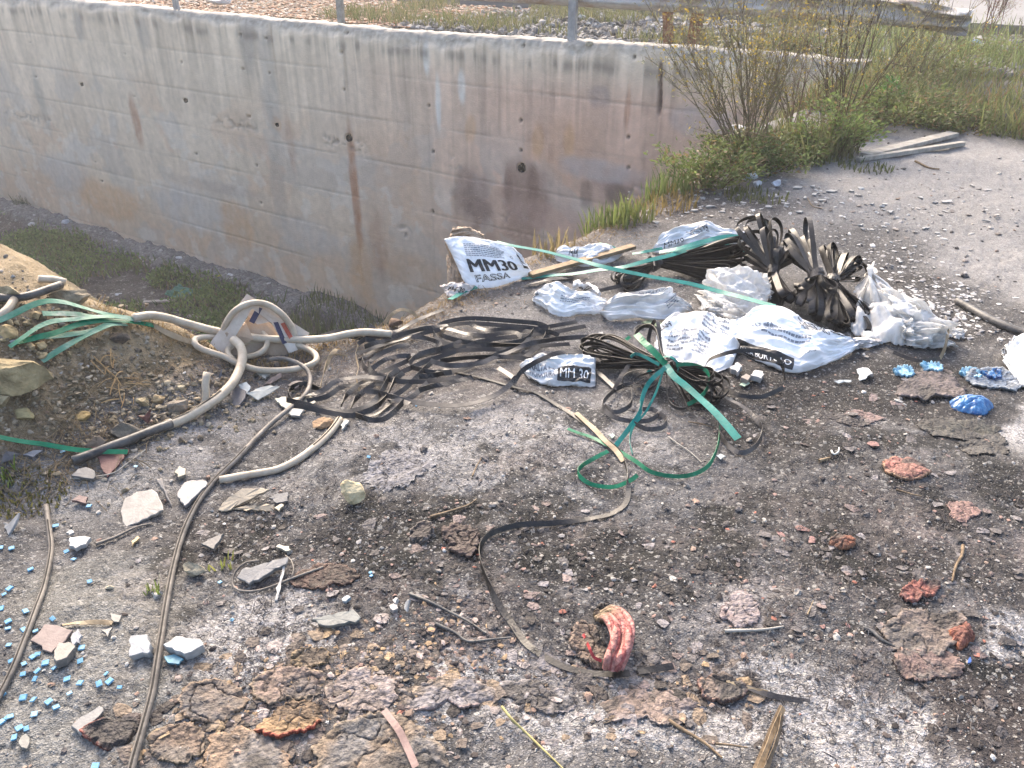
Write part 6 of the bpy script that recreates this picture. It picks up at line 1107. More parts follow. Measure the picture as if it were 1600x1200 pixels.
twig([(1280,800-80),(1297,715)], .006, M_WOOD, 'stub of charred wood right of the green arc')
twig([(1262,310),(1270,322),(1285,326)], .004, M_TWIG, 'small dark stick at the edge of the pale yard')
twig([(1430,252),(1452,262),(1468,264)], .010, M_TWIG, 'dead branch piece below the planks')
twig([(1050,318),(1075,305),(1096,296)], .008, M_TAN, 'pale cane stick at the left end of the bushes')
for k, pts in enumerate([[(1174,1216),(1190,1180),(1206,1140),(1222,1104)], [(1180,1216),(1197,1175),(1210,1140),(1224,1108)], [(1190,1218),(1206,1180),(1216,1150),(1222,1120)]]):
    strap(pts, .01 + .004 * k, .012, 20 + 20 * k, M_TWIG if k != 1 else M_WOOD, ('broad', 'middle tan', 'right-hand')[k] + ' dry palm leaf blade of the clump at the bottom edge', 'dry leaf blades at the bottom', 'palm_frond', cat='palm frond')
for k, pts in enumerate([[(1166,1072),(1200,1084),(1240,1092),(1266,1096)], [(1168,1076),(1205,1090),(1254,1098)], [(1135,1064),(1170,1076),(1200,1082)]]):
    strap(pts, .008, .007, 30, M_DUSTY if k < 2 else M_TAN, ('longest', 'lower', 'left pale')[k] + ' grass blade right of the strap end', 'grass blades lying by the strap end', 'straw_stalk', cat='stalk')
strap([(600,1110),(622,1140),(636,1168),(650,1200)], .016, .015, 20, cmat('rosy_tape', (.26,.17,.15), (.36,.25,.22), rough=.6), 'rosy brown tape strip lying across the broad slab', None, 'tape_strip', cat='tape')
twig([(1299,704),(1303,710),(1310,706),(1311,699)], .004, cmat('white_ring', (.55,.55,.52), (.65,.65,.62)), 'small white half ring on the soot', name='half_ring', cat='ring')
strap([(98,978),(120,974),(150,973),(176,974)], .008, .012, 10, M_TAN, 'straw-coloured splintered tuft on the yellowish grit', None, 'straw_tuft', cat='straw', wob=40)

# ------------------------------------------------------------------ cardboard box behind the hoses
r = empty('cardboard_box', G(400, 556), 'open torn cardboard box with loose flaps behind the arched hose', 'cardboard box')
def panel(pts, m, name, th=.005, parent=r, lift=0):
    W = [G(*p) for p in pts]; nr = unit(np.cross(W[1] - W[0], W[-1] - W[0])); nr = nr if nr[1] < 0 else -nr; W = [w_ + nr * lift for w_ in W]; n = len(W); V = W + [w_ - nr * th for w_ in W]
    return mesh(name, V, [tuple(range(n)), tuple(range(2 * n - 1, n - 1, -1))] + [(i, n + i, n + (i + 1) % n, (i + 1) % n) for i in range(n)], m, parent)
panel([(386,459,.22),(328,536,.02),(350,556,.0),(394,482,.17)], M_CARDW, 'side_wall')
panel([(386,459,.22),(483,520,.06),(477,544,.0),(394,482,.17)], M_CARDW, 'side_wall')
panel([(394,484,.13),(476,543,.0),(468,560,-.02),(350,558,-.02)], M_CARD, 'inner_wall')
f1_ = panel([(383,490,.13),(402,478,.17),(441,499,.12),(402,507,.10)], M_CARDW, 'flap'); panel([(401,479,.172),(410,482,.168),(397,506,.112),(389,502,.118)], M_NAVY, 'printed_stripe', .001, f1_, .003)
f2_ = panel([(424,503,.12),(446,499,.12),(470,545,.02),(452,552,.01)], M_CARDW, 'flap'); panel([(427,504,.118),(434,503,.118),(448,536,.045),(441,538,.045)], M_NAVY, 'printed_stripe', .001, f2_, .003); panel([(438,506,.11),(444,504,.11),(458,528,.06),(452,530,.06)], M_REDPRINT, 'printed_mark', .001, f2_, .003)
panel([(352,520,.08),(385,505,.10),(396,530,.06),(362,548,.02)], M_CARD, 'flap')

# ------------------------------------------------------------------ things down in the ditch
c = GF(295, 462); cc_ = []
def ditch_sheet(cx, cy, w_, h_, m, label, name, cat, seed, tall=.12, colr=(.05,.2,.14)):
    c = GF(cx, cy); d = np.linalg.norm(c - [0, 0, CAM_H]); W_ = w_ * d / F_PX; n = 24; u, v = np.meshgrid(np.linspace(-.5, .5, n), np.linspace(-.5, .5, n))
    X = c[0] + u * W_ + v * .2 * W_; Y = c[1] + v * W_ * .7; Z = Hfull(X, Y)[0] + .03 + tall * (abs(u) * 2) ** 2 + (fbm(u * 5, v * 5, 3, seed) - .5) * .12
    o = mesh(name, np.stack([X.ravel(), Y.ravel(), Z.ravel()], 1), gridf(n, n), m, smooth=True); o.modifiers.new('t', 'SOLIDIFY').thickness = .006; tag(o, label, cat); return o
ditch_sheet(296, 460, 48, 20, cmat('dull_green_plastic', (.02,.12,.08), (.06,.22,.15), rough=.5), 'curled dull green plastic sheet down in the ditch', 'plastic_sheet', 'plastic sheet', 3)
for k, (x, y, w_, m, lb) in enumerate([(310,497,34,M_WOODG,'pale broken slat lying in the ditch behind the hose'), (245,472,36,M_WOODG,'grey board piece in the ditch left of the green sheet')]):
    c = GF(x, y, .03); dd = np.linalg.norm(c - [0, 0, CAM_H]); L = w_ * dd / F_PX; a = math.radians([-20, 8][k]); d_ = np.array([math.cos(a), math.sin(a), 0]) * L / 2; V = []
    for p in (c - d_, c + d_):
        for sx, sz in ((-.5, 0), (.5, 0), (.5, .03), (-.5, .03)): V.append(p + np.array([-math.sin(a), math.cos(a), 0]) * sx * .09 + np.array([0, 0, sz]))
    tag(mesh('board_piece', V, [(0,3,2,1),(4,5,6,7),(0,1,5,4),(1,2,6,5),(2,3,7,6),(3,0,4,7)], m, bevel=.004), lb, 'board')
for k, (x, y, cc, lb) in enumerate([(345,431,(.45,.42,.05),'yellow wrapper at the foot of the wall'), (360,429,(.62,.64,.64),'white wrapper at the foot of the wall, right of the yellow one'), (278,403,(.62,.64,.66),'white crumpled paper at the foot of the wall'), (219,405,(.6,.6,.6),'white scrap among the ditch weeds'), (103,346,(.6,.62,.66),'pale bag at the far foot of the wall'), (52,350,(.6,.6,.6),'tiny white litter piece farthest in the ditch'), (188,460,(.5,.52,.55),'small pale litter piece low in the ditch'), (67,378,(.33,.32,.31),'grey rubble heap in the ditch')]):
    rock(x, y, 16, 8, lb, cc, tuple(v * .8 for v in cc), sub=2, fn=GF, name='litter', cat='litter', seed=300 + k)
# ------------------------------------------------------------------ verge and bank litter
def VP(px, py, z=.24): return P(px, py, z)
for k, (x, y, w_, h_, cc, lb) in enumerate([(1119,77,30,12,(.34,.31,.26),'flat boulder on the verge below the end of the rail'), (920,68,18,8,(.40,.39,.37),'pale stone beside the steel post base'), (1003,72,14,4,(.14,.09,.07),'dark flat stone by the rusty brackets')]):
    rock(x, y, w_, h_, lb, cc, sub=3, fn=lambda a, b: VP(a, b), sink=.2)
r = rock(341, 6, 34, 12, 'white plastic tub on the verge beyond the wall', (.66,.67,.68), (.6,.61,.62), sub=3, fn=lambda a, b: VP(a, b), name='plastic_tub', cat='tub', sink=.1, seed=9)
for k, (x, y, w_, h_, cc, lb) in enumerate([(1170,278,28,22,(.50,.56,.60),'pale blue torn bag under the bushes'),(1183,290,18,14,(.55,.56,.60),'white plastic lump right of the torn bag'),(1212,289,22,12,(.60,.62,.68),'white crumpled bag at the edge of the pale yard'),(1351,194,20,10,(.55,.62,.72),'light blue scrap among the bushes above the planks'),(1524,70,20,12,(.30,.40,.50),'blue scrap in the grass at the upper right'),(1563,131,16,7,(.62,.62,.62),'white scrap at the upper right of the yard'),(1500,118,26,12,(.48,.45,.42),'heap of broken pale pieces behind the planks'),(1154,203,30,14,(.62,.60,.60),'white bag caught in the dry shrub'),(1600,88,14,16,(.50,.13,.09),'red object at the right edge of the grass'),(909,65-38,18,8,(.62,.63,.64),'white rag on the verge right of the steel post'),(1090,82-20,14,8,(.42,.41,.38),'pale stone under the rail')]):
    rock(x, y, w_, h_, lb, cc, tuple(v * .85 for v in cc), sub=3, name='litter', cat='litter', seed=400 + k, sink=.1, fn=(lambda a, b: VP(a, b)) if y < 66 else None)
chips = [(1245,292,24,8),(1232,300,10,9),(1258,308,12,6),(1273,303,14,6),(1285,312,16,5),(1300,298,30,5),(1230,318,18,8),(1200,322,20,5),(1160,316,22,6),(1330,297,16,4),(1270,290,12,5),(1480,314,28,8),(1518,290,16,6),(1385,360,10,5),(1408,407,14,8),(1392,330,14,6),(1110,322,20,6),(1130,330,16,4),(1085,328,16,5),(1170,336,14,5),(1560,440-100,12,5),(1345,350,14,6),(1446,356,18,5),(1362,317,12,6),(1430,395-70,12,5),(1540,345,20,5),(1250,330,16,5),(1213,305,10,8)]
for k, (x, y, w_, h_) in enumerate(chips):
    rg = np.random.default_rng(k); w_ *= .8; h_ *= .7; pts = [(x + math.cos(a) * w_ / 2 * rg.uniform(.6, 1.1), y - math.sin(a) * h_ / 2 * rg.uniform(.6, 1.1)) for a in np.sort(rg.uniform(0, 2 * np.pi, 6))]
    shard(pts, ('long ' if w_ > 15 else 'small ') + 'flat pale fragment ' + where(x, y), (.50,.49,.47), .007, .003, group='pale tile fragments at the edge of the yard', seed=500 + k)

# ------------------------------------------------------------------ plants
def leafcards(pos, dirs, L, Wd, rg):
    """small folded leaves: 2 quads each"""
    n = len(pos); d = dirs / (np.linalg.norm(dirs, axis=1)[:, None] + 1e-9); r_ = rg.normal(0, 1, (n, 3)); s_ = np.cross(d, r_); s_ /= np.linalg.norm(s_, axis=1)[:, None] + 1e-9; nn = np.cross(s_, d)
    L = np.broadcast_to(L, (n,))[:, None]; W_ = np.broadcast_to(Wd, (n,))[:, None]
    a = pos; b = pos + d * L * .5 + s_ * W_ * .5 + nn * W_ * .15; c = pos + d * L; e = pos + d * L * .5 - s_ * W_ * .5 + nn * W_ * .15; m_ = pos + d * L * .5
    V = np.stack([a, b, c, e, m_], 1).reshape(-1, 3); i = np.arange(n)[:, None] * 5
    F = np.concatenate([np.concatenate([i, i + 4, i + 1], 1), np.concatenate([i + 4, i + 2, i + 1], 1), np.concatenate([i, i + 3, i + 4], 1), np.concatenate([i + 4, i + 3, i + 2], 1)])
    return V, F
def blades(base, tip, wd, rg, droop=.2):
    n = len(base); d = tip - base; s_ = np.cross(d, rg.normal(0, 1, (n, 3))); s_ /= np.linalg.norm(s_, axis=1)[:, None] + 1e-9; W_ = np.broadcast_to(wd, (n,))[:, None]
    hor = d.copy(); hor[:, 2] = 0; V = []
    for t, k in ((0, 1), (.4, .9), (.75, .6)):
        p = base + d * t + np.array([0, 0, 1.]) * (np.linalg.norm(d, axis=1) * droop * t * (1 - t) * 1.5)[:, None]; V += [p + s_ * W_ * k / 2, p - s_ * W_ * k / 2]
    V.append(tip); V = np.stack(V, 1).reshape(-1, 3); i = np.arange(n)[:, None] * 7
    F = np.concatenate([np.concatenate([i + a, i + b, i + c], 1) for a, b, c in ((0,1,3),(0,3,2),(2,3,5),(2,5,4),(4,5,6))]); return V, F
def colvar(n, per, c1, c2, rg, extra=None):
    t = rg.random((n, 1)); C = np.array(c1) * (1 - t) + np.array(c2) * t; C *= rg.uniform(.65, 1.3, (n, 1))
    if extra is not None: k = rg.random(n) < extra[1]; C[k] = np.array(extra[0]) * rg.uniform(.7, 1.2, (k.sum(), 1))
    return np.repeat(C, per, 0)
def grass(c, rad, h, n, c1, c2, seed, label, name='grass_tuft', cat='grass', extra=None, lean=.5, wd=.006, group=None, gf=None):
    rg = np.random.default_rng(seed); a = rg.uniform(0, 2 * np.pi, n); q = rad * np.sqrt(rg.random(n)); X = c[0] + q * np.cos(a); Y = c[1] + q * np.sin(a) * .8
    Z = (gf or (lambda x, y: Hfull(x, y)[0]))(X, Y) - .005; B = np.stack([X, Y, Z], 1); hh = h * rg.uniform(.35, 1, n); a2 = rg.uniform(0, 2 * np.pi, n); ln = lean * rg.random(n)
    T = B + np.stack([np.cos(a2) * hh * ln, np.sin(a2) * hh * ln, hh], 1); V, F = blades(B, T, wd, rg); return tag(mesh(name, V, F, M_LEAF, C=colvar(n, 7, c1, c2, rg, extra), origin=tuple(c)), label, cat, group)
def bush(c, rx, h, nst, nlf, c1, c2, seed, label, lsz=.03, lw=.5, name='leafy_bush', cat='bush', extra=None, gz=None, group=None, stemc=(.12,.09,.05), upright=.5):
    rg = np.random.default_rng(seed); r = empty(name, c, label, cat, group); VV = []; FF = []; nn = 0; LP = []; LD = []
    for k in range(nst):
        a = rg.uniform(0, 2 * np.pi); q = rg.random() ** .6; b = c + np.array([math.cos(a), math.sin(a), 0]) * rx * .25 * q; b[2] = c[2] - .02; hh = h * rg.uniform(.5, 1.05) * (1 - .35 * q); e = c + np.array([math.cos(a) * rx * q, math.sin(a) * rx * q, hh]); m_ = (b + e) / 2 + rg.normal(0, .05 * rx, 3) + [0, 0, hh * .12]
        p = smooth_path([b, m_, e], .05); V, F = tube_geo(p, np.linspace(.005, .0015, len(p)), 4); VV.append(V); FF.append(F + nn); nn += len(V); m2 = max(4, int(nlf / nst))
        t = rg.uniform(.12, 1.0, m2) ** upright; i = (t * (len(p) - 1)).astype(int); P_ = p[i] + rg.normal(0, rx * .085, (m2, 3)); D_ = np.stack([np.cos(a) + rg.normal(0, .8, m2), np.sin(a) + rg.normal(0, .8, m2), .5 + rg.normal(0, .5, m2)], 1); LP.append(P_); LD.append(D_)
    mesh('stems', np.vstack(VV), np.vstack(FF), M_LEAF, r, True, np.tile(np.array(stemc), (nn, 1))); LP = np.vstack(LP); LD = np.vstack(LD); n = len(LP); LP[:, 2] = np.maximum(LP[:, 2], c[2] + .005); sz = lsz * rg.uniform(.5, 1.3, n); V, F = leafcards(LP, LD, sz, sz * lw, rg)
    mesh('foliage', V, F, M_LEAF, r, C=colvar(n, 5, c1, c2, rg, extra))['kind'] = 'stuff'; return r
def dry_shrub(c, h, spread, nst, seed, label, fl=(.45,.33,.06), stemc=(.26,.21,.14), nfl=260, sub=6, leafc=(.20,.22,.10)):
    rg = np.random.default_rng(seed); r = empty('dry_shrub', c, label, 'shrub'); VV = []; FF = []; nn = 0; tips = []
    def br(b, d, L, rad, lev):
        nonlocal nn
        n = 6; p = [b]; dd = d.copy()
        for _ in range(n): dd = unit(dd + rg.normal(0, .07, 3) + [0, 0, .03]); p.append(p[-1] + dd * L / n)
        p = np.array(p); V, F = tube_geo(p, np.linspace(rad, rad * .45, len(p)), 4); VV.append(V); FF.append(F + nn); nn += len(V)
        if lev > 0:
            for k in range(sub if lev == 2 else 4):
                i = rg.integers(2, n + 1); br(p[i], unit(dd + rg.normal(0, .42, 3) + [0, 0, .1]), L * rg.uniform(.25, .45), rad * .5, lev - 1)
        if lev <= 1: tips.extend([p[-1], p[-2], p[-3]])
    for k in range(nst):
        a = rg.uniform(0, 2 * np.pi); e = rg.random() ** .7 * spread; br(c + rg.normal(0, .04, 3) * [1, 1, 0], unit([math.cos(a) * e, math.sin(a) * e * .6, 1]), h * rg.uniform(.6, 1.05), .005, 2)
    mesh('branches', np.vstack(VV), np.vstack(FF), M_LEAF, r, True, np.tile(np.array(stemc), (nn, 1)) * rg.uniform(.8, 1.2, (nn, 1)))
    tp = np.array(tips); k = rg.integers(0, len(tp), nfl); P_ = tp[k] + rg.normal(0, .012, (nfl, 3)); hi = (P_[:, 2] - c[2]) > h * .35; V, F = leafcards(P_, rg.normal(0, 1, (nfl, 3)), .020, .016, rg); mesh('yellow_flowers', V, F, M_LEAF, r, C=colvar(nfl, 5, fl, tuple(x * 1.3 for x in fl), rg))['kind'] = 'stuff'
    n2 = nfl * 14; k = rg.integers(0, len(tp), n2); V, F = leafcards(tp[k] + rg.normal(0, .045, (n2, 3)), rg.normal(0, 1, (n2, 3)), .035, .005, rg); mesh('fine_leaves', V, F, M_LEAF, r, C=colvar(n2, 5, leafc, (.34,.31,.16), rg, (fl, .2)))['kind'] = 'stuff'; return r
gA, gB = (.075,.125,.028), (.15,.21,.055); dG, dB = (.045,.075,.02), (.10,.13,.04)
def GZ(px, py): p = G(px, py); return p
for k, (x, y, rx, h, ns, nl, c1, c2, lb) in enumerate([
  (1105,290,.42,.34,26,2600,gA,gB,'leafy bush at the left end of the bank beside the wall'),(1158,268,.38,.32,24,2300,dG,(.14,.17,.05),'darker bush with yellowing leaves behind the torn bag'),(1205,262,.46,.36,26,2600,(.055,.115,.04),(.12,.20,.07),'mid green bush in the middle of the bank'),
  (1250,245,.40,.30,22,2000,gA,gB,'low bush between the mid green one and the brightest one'),(1300,240,.40,.46,26,2600,(.085,.165,.03),(.19,.29,.07),'brightest green bush just left of the two planks'),(1330,205,.40,.30,18,1500,dG,dB,'dim bush behind the brightest bush'),
  (1392,190,.62,.42,28,3000,dG,gA,'broad bush behind the left half of the planks'),(1450,190,.60,.36,26,2800,dG,(.11,.16,.05),'broad bush behind the right half of the planks'),(1510,205,.42,.16,18,1500,dG,dB,'low ground-hugging plant at the right tip of the bank'),
  (1400,150,.55,.50,24,2300,(.12,.14,.06),(.20,.22,.10),'greyish bush in the back row of the bank'),(1475,125,.7,.45,26,2600,(.11,.15,.055),(.19,.23,.09),'wide pale green bush behind the blue scrap'),(1560,100,.6,.45,24,2400,(.10,.15,.045),(.20,.26,.08),'pale green bush near the upper right corner'),
  (1595,135,.5,.20,16,1400,dG,(.15,.18,.06),'low green plant at the right edge of the frame'),(1250,80,.3,.35,16,1200,(.06,.13,.03),(.12,.20,.06),'dark green bush on the verge under the rail')]):
    c = G(x, y) if y > 85 else VP(x, y); ol = np.array((.22,.23,.09)); bush(c, rx * .92, h * (1.05 if k in (0, 1, 4) else .78), ns, int(nl * .8), tuple(lerp(np.array(c1), ol, .35) * 1.2), tuple(lerp(np.array(c2), ol * 1.3, .35) * 1.2), 60 + k, lb, lsz=.038, lw=.4, extra=((.26,.19,.09), .16))
bush(G(1385, 178), .22, .30, 8, 240, (.06,.17,.03), (.13,.28,.07), 90, 'upright bright green broad-leaved plant above the planks', lsz=.10, lw=.22, upright=.9)
dry_shrub(G(1165, 262), 1.12, .85, 30, 5, 'large leafless shrub with yellow flowers standing before the wall', nfl=420)
dry_shrub(G(1318, 205), 1.25, .8, 16, 6, 'second leafless shrub with dark stems, right of the large one', nfl=200, stemc=(.10,.07,.05))
dry_shrub(G(1240, 215), .8, .8, 12, 7, 'brown twiggy shrub between the two tall leafless shrubs', nfl=60, stemc=(.20,.13,.09))
dry_shrub(G(1420, 150), .85, .9, 12, 8, 'thin-stemmed dry shrub in front of the end of the rail', nfl=70, stemc=(.17,.14,.09))
dry_shrub(VP(1545, 52, .3), .75, .5, 9, 9, 'reddish dry shrub against the pale road at the upper right', nfl=120, fl=(.25,.10,.09), stemc=(.20,.09,.08), leafc=(.2,.12,.1))
dry_shrub(VP(1450, 40, .3), .6, .7, 9, 10, 'thin weed against the pale road left of the reddish shrub', nfl=40, stemc=(.14,.14,.08))
for k, (x, y, rad, h, n, c1, c2, lb) in enumerate([
  (955,350,.15,.20,120,(.12,.165,.05),(.24,.27,.09),'bright yellow-green grass tuft on the bank edge above the batten'),(990,343,.12,.18,80,(.13,.17,.05),(.25,.26,.09),'second bright grass tuft on the bank edge, right of the first'),(1046,300,.16,.22,120,(.11,.16,.05),(.20,.24,.08),'tall grass tuft at the left foot of the bushes'),(1020,318,.28,.10,200,(.18,.14,.05),(.30,.22,.09),'short browned grass patch along the bank edge'),
  (868,398,.12,.16,50,(.26,.20,.10),(.34,.28,.14),'sparse dry stalks right of the upright sack'),(4,748,.05,.07,22,(.13,.22,.04),(.26,.36,.09),'bright green sprig at the left edge by the green strap'),(36,775,.13,.025,420,(.12,.11,.04),(.20,.20,.07),'low mossy tuft at the left edge above the blue tiles'),
  (247,925,.03,.05,14,(.15,.22,.05),(.28,.34,.1),'tiny grass sprout left of the long conduit'),(345,886,.04,.04,12,(.2,.25,.05),(.32,.32,.1),'tiny yellowing sprout right of the long conduit'),(40,318+2,.25,.3,90,(.05,.08,.03),(.10,.13,.05),'dark weed growing at the far foot of the wall'),
  (1268,236,.35,.30,420,(.13,.15,.06),(.24,.22,.11),'dry olive grass clump between the leafless shrubs and the brightest bush'),(1225,248,.35,.28,380,(.12,.15,.05),(.22,.22,.10),'olive grass clump at the foot of the brown twiggy shrub'),(1180,310,.2,.06,150,(.12,.14,.05),(.20,.20,.08),'flat greenish tuft at the near edge of the bank'),(1350,292-30,.2,.06,120,(.10,.13,.05),(.18,.19,.08),'flat tuft just below the planks')]):
    c = G(x, y) if k != 9 else GF(x, y); grass(c, rad, h, n, c1, c2, 200 + k, lb, wd=.006 if y > 500 else .009)
def stuff_blades(name, label, pts, h, c1, c2, seed, wd=.01, lean=.9, extra=None, cat='ground cover', droop=.2):
    rg = np.random.default_rng(seed); n = len(pts); hh = h * rg.uniform(.3, 1, n); a2 = rg.uniform(0, 2 * np.pi, n); ln = lean * rg.random(n)
    T = pts + np.stack([np.cos(a2) * hh * ln, np.sin(a2) * hh * ln, hh], 1); V, F = blades(pts, T, wd, rg, droop); tag(mesh(name, V, F, M_LEAF, C=colvar(n, 7, c1, c2, rg, extra), origin=tuple(pts.mean(0))), label, cat, kind='stuff')
def zone(n, u0, u1, w0, w1, seed, thr=.5, sc=1.0, z=None):
    rg = np.random.default_rng(seed); u = rg.uniform(u0, u1, n * 4); w_ = rg.uniform(w0, w1, n * 4); X = WD[0] * u + WN[0] * (WALL_D + w_); Y = WD[1] * u + WN[1] * (WALL_D + w_)
    k = fbm(X * sc, Y * sc, 4, 400) > thr; X, Y = X[k][:n], Y[k][:n]; Z = Hfull(X, Y)[0] if z is None else np.full(X.shape, z); return np.stack([X, Y, Z - .01], 1)
# ditch weeds
stuff_blades('ditch_weeds', 'low green weeds and grass covering the ditch floor', zone(20000, 5, 22, -5.5, -.5, 21, .46, .9), .26, (.08,.14,.035), (.20,.27,.08), 22, wd=.022, extra=((.20,.16,.08), .15))
wz = zone(1300, 6, 21, -5, -.6, 23, .49, .9); rg = np.random.default_rng(24); PP = np.repeat(wz, 22, 0) + rg.normal(0, .09, (len(wz) * 22, 3)) * [1, 1, .6] + [0, 0, .14]
V, F = leafcards(PP, rg.normal(0, 1, PP.shape) + [0, 0, .5], .085, .045, rg); tag(mesh('ditch_plants', V, F, M_LEAF, C=colvar(len(PP), 5, (.08,.16,.035), (.20,.30,.08), rg)), 'broad-leaved weeds growing thick on the ditch floor', 'ground cover', kind='stuff')
stuff_blades('slope_grass', 'grass at the foot of the bank against the wall', zone(2500, 6.2, 10.2, -1.6, -.1, 25, .3, 1), .30, (.07,.11,.03), (.17,.21,.07), 26, wd=.014, lean=.5)
# bank undergrowth and verge grass
b = zone(18000, -6, 4.1, -1.5, .3, 27, .30, 1.3); stuff_blades('bank_undergrowth', 'mixed dry and green undergrowth between the bushes on the bank', b, .30, (.13,.17,.05), (.27,.27,.12), 28, wd=.010, extra=((.26,.17,.09), .14))
def vz(n, u0, u1, w0, w1, seed, thr, z=.2):
    p = zone(n, u0, u1, w0, w1, seed, thr, .8, z); return p
stuff_blades('verge_grass', 'thin dry grass growing on the gravel verge behind the wall', np.vstack([vz(3500, 4.2, 10.6, .6, 4, 29, .53), vz(4500, -4, 4.5, .5, 5, 30, .42)]), .22, (.10,.13,.045), (.22,.20,.10), 31, wd=.012)
stuff_blades('upper_right_grass', 'tall pale grass filling the upper right behind the bank', vz(7000, -9, 2.6, .3, 4.0, 32, .35), .34, (.15,.21,.07), (.28,.31,.14), 33, wd=.011, lean=.5)
rg = np.random.default_rng(35)
e_ = []
for a, b in zip(EDGE[5:-3], EDGE[6:-2]):
    for t in np.linspace(0, 1, 50): e_.append(G(a[0] + (b[0] - a[0]) * t + rg.normal(0, 4), a[1] + (b[1] - a[1]) * t + abs(rg.normal(0, 9)) + 2))
stuff_blades('edge_grass', 'short dry straw fringing the lip of the bank', np.array(e_), .035, (.26,.18,.08), (.42,.31,.16), 36, wd=.0035, lean=1.6, cat='dry grass')
# fallen dry roots and twigs in the mound
def squiggles(name, label, centres, n, L, wd, c1, c2, seed, sp, cat, lift=.004, arc=.3):
    rg = np.random.default_rng(seed); Vs = []; Fs = []; Cs = []; nn = 0; centres = np.asarray(centres); m = 6
    idx = rg.integers(0, len(centres), n); x0 = centres[idx, 0] + rg.normal(0, sp, n); y0 = centres[idx, 1] + rg.normal(0, sp, n); a = rg.uniform(0, 2 * np.pi, n); k = rg.normal(0, arc * 6, n); l = L * rg.uniform(.3, 1, n)
    t = np.linspace(0, 1, m)[None]; A = a[:, None] + k[:, None] * t; X = x0[:, None] + np.cumsum(np.cos(A), 1) * l[:, None] / m; Y = y0[:, None] + np.cumsum(np.sin(A), 1) * l[:, None] / m; Z = Hfull(X, Y)[0] + lift + rg.uniform(0, .012, n)[:, None] * np.sin(np.pi * t)
    w_ = wd * rg.uniform(.5, 1.3, n)[:, None]; sx, sy = -np.sin(A) * w_, np.cos(A) * w_
    V = np.stack([np.stack([X + sx, Y + sy, Z - w_ * .3], -1), np.stack([X, Y, Z + w_], -1), np.stack([X - sx, Y - sy, Z - w_ * .3], -1)], 2).reshape(n, -1, 3)
    base = np.arange(n)[:, None, None] * (m * 3) + np.arange(m - 1)[None, :, None] * 3; q = np.array([[0, 1, 4, 3], [1, 2, 5, 4]]); F = (base + q.reshape(1, 1, -1)).reshape(-1, 4)
    tag(mesh(name, V.reshape(-1, 3), F, M_PEB, C=np.repeat(lerp(np.array(c1), np.array(c2), rg.random((n, 1))), m * 3, 0)), label, cat, kind='stuff')
squiggles('dry_roots', 'tangle of dry roots and straw on the lower slope of the mound', [G(x, y)[:2] for x, y in [(100,660),(130,690),(80,690),(60,660),(150,670),(40,720),(90,720)]], 500, .12, .0012, (.12,.085,.05), (.26,.19,.11), 41, .10, 'roots', arc=.12)
squiggles('golden_twigs', 'sunlit orange twigs on the left mound', [G(x, y)[:2] for x, y in [(155,580),(175,600),(200,585),(190,605),(195,620)]], 26, .10, .0018, (.42,.26,.12), (.52,.34,.16), 42, .03, 'twigs', lift=.012, arc=.08)
squiggles('bank_fibres', 'straw and fibres along the bank edge above the ditch', [G(x, y)[:2] for x, y in [(700,480),(680,490),(740,462),(300,550),(350,568),(400,575),(450,560),(520,545),(560,535),(640,505),(900,385),(960,360),(1040,325)]], 1300, .06, .0010, (.26,.16,.09), (.42,.31,.19), 43, .10, 'straw', arc=.10)
rg = np.random.default_rng(44)
bc = [G(rg.uniform(300, 1600), rg.uniform(640, 1150))[:2] for _ in range(160)]
squiggles('burnt_fibres', 'charred and ashen fibres matted over the burnt ground', bc, 5200, .045, .0009, (.04,.035,.035), (.22,.19,.18), 45, .10, 'fibres', lift=.001, arc=.5)
squiggles('pale_fibres', 'pale ash threads scattered over the burnt ground', bc, 700, .03, .0008, (.30,.27,.25), (.42,.38,.35), 46, .12, 'fibres', lift=.002, arc=.6)

# ------------------------------------------------------------------ loose grit, flakes, gravel
def scatter(name, label, cat, P_, size, c, seed, flat=(.4, .7), sub=1, mat=M_PEB, sink=.25):
    rg = np.random.default_rng(seed); V0, F0 = ICO[sub]; n = len(P_); m = len(V0); a = rg.uniform(0, 2 * np.pi, n); ca, sa = np.cos(a)[:, None], np.sin(a)[:, None]
    V = V0[None] * (1 + (rg.random((n, m)) - .5) * .8)[..., None]; s_ = size[:, None]; X = V[..., 0] * s_; Y = V[..., 1] * s_ * rg.uniform(.55, 1, (n, 1)); Z = V[..., 2] * s_ * rg.uniform(*flat, (n, 1)); tx = rg.normal(0, .25, (n, 1)); Z = Z + X * tx * .6
    hz = Z.max(1) * (1 - 2 * sink)
    W_ = np.stack([X * ca - Y * sa + P_[:, 0:1], X * sa + Y * ca + P_[:, 1:2], Z + P_[:, 2:3] + np.clip(hz, 0, 1)[:, None] * .5], -1)
    F = (F0[None] + np.arange(n)[:, None, None] * m).reshape(-1, 3); tag(mesh(name, W_.reshape(-1, 3), F, mat, C=np.repeat(c, m, 0), origin=(P_[:, 0].mean(), P_[:, 1].mean(), 0)), label, cat, kind='stuff')
def polar_pts(n, seed, a0=-52, a1=50, d0=60, d1=9, fn=None):
    rg = np.random.default_rng(seed); a = np.radians(rg.uniform(a0, a1, n)); de = np.radians(d1 + (d0 - d1) * rg.random(n) ** 1.1); r_ = CAM_H / np.tan(de); X = np.sin(a) * r_; Y = np.cos(a) * r_; Z, s = Hfull(X, Y)
    u, w_ = wuw(X, Y); k = (s < -.01) & (w_ < -.2); X, Y, Z, r_ = X[k], Y[k], Z[k], r_[k]; return np.stack([X, Y, Z], 1), r_
def palette(n, cols, wts, rg): w_ = np.array(wts) / sum(wts); k = rg.choice(len(cols), n, p=w_); return np.array(cols)[k] * rg.uniform(.7, 1.25, (n, 1))
rg = np.random.default_rng(50)
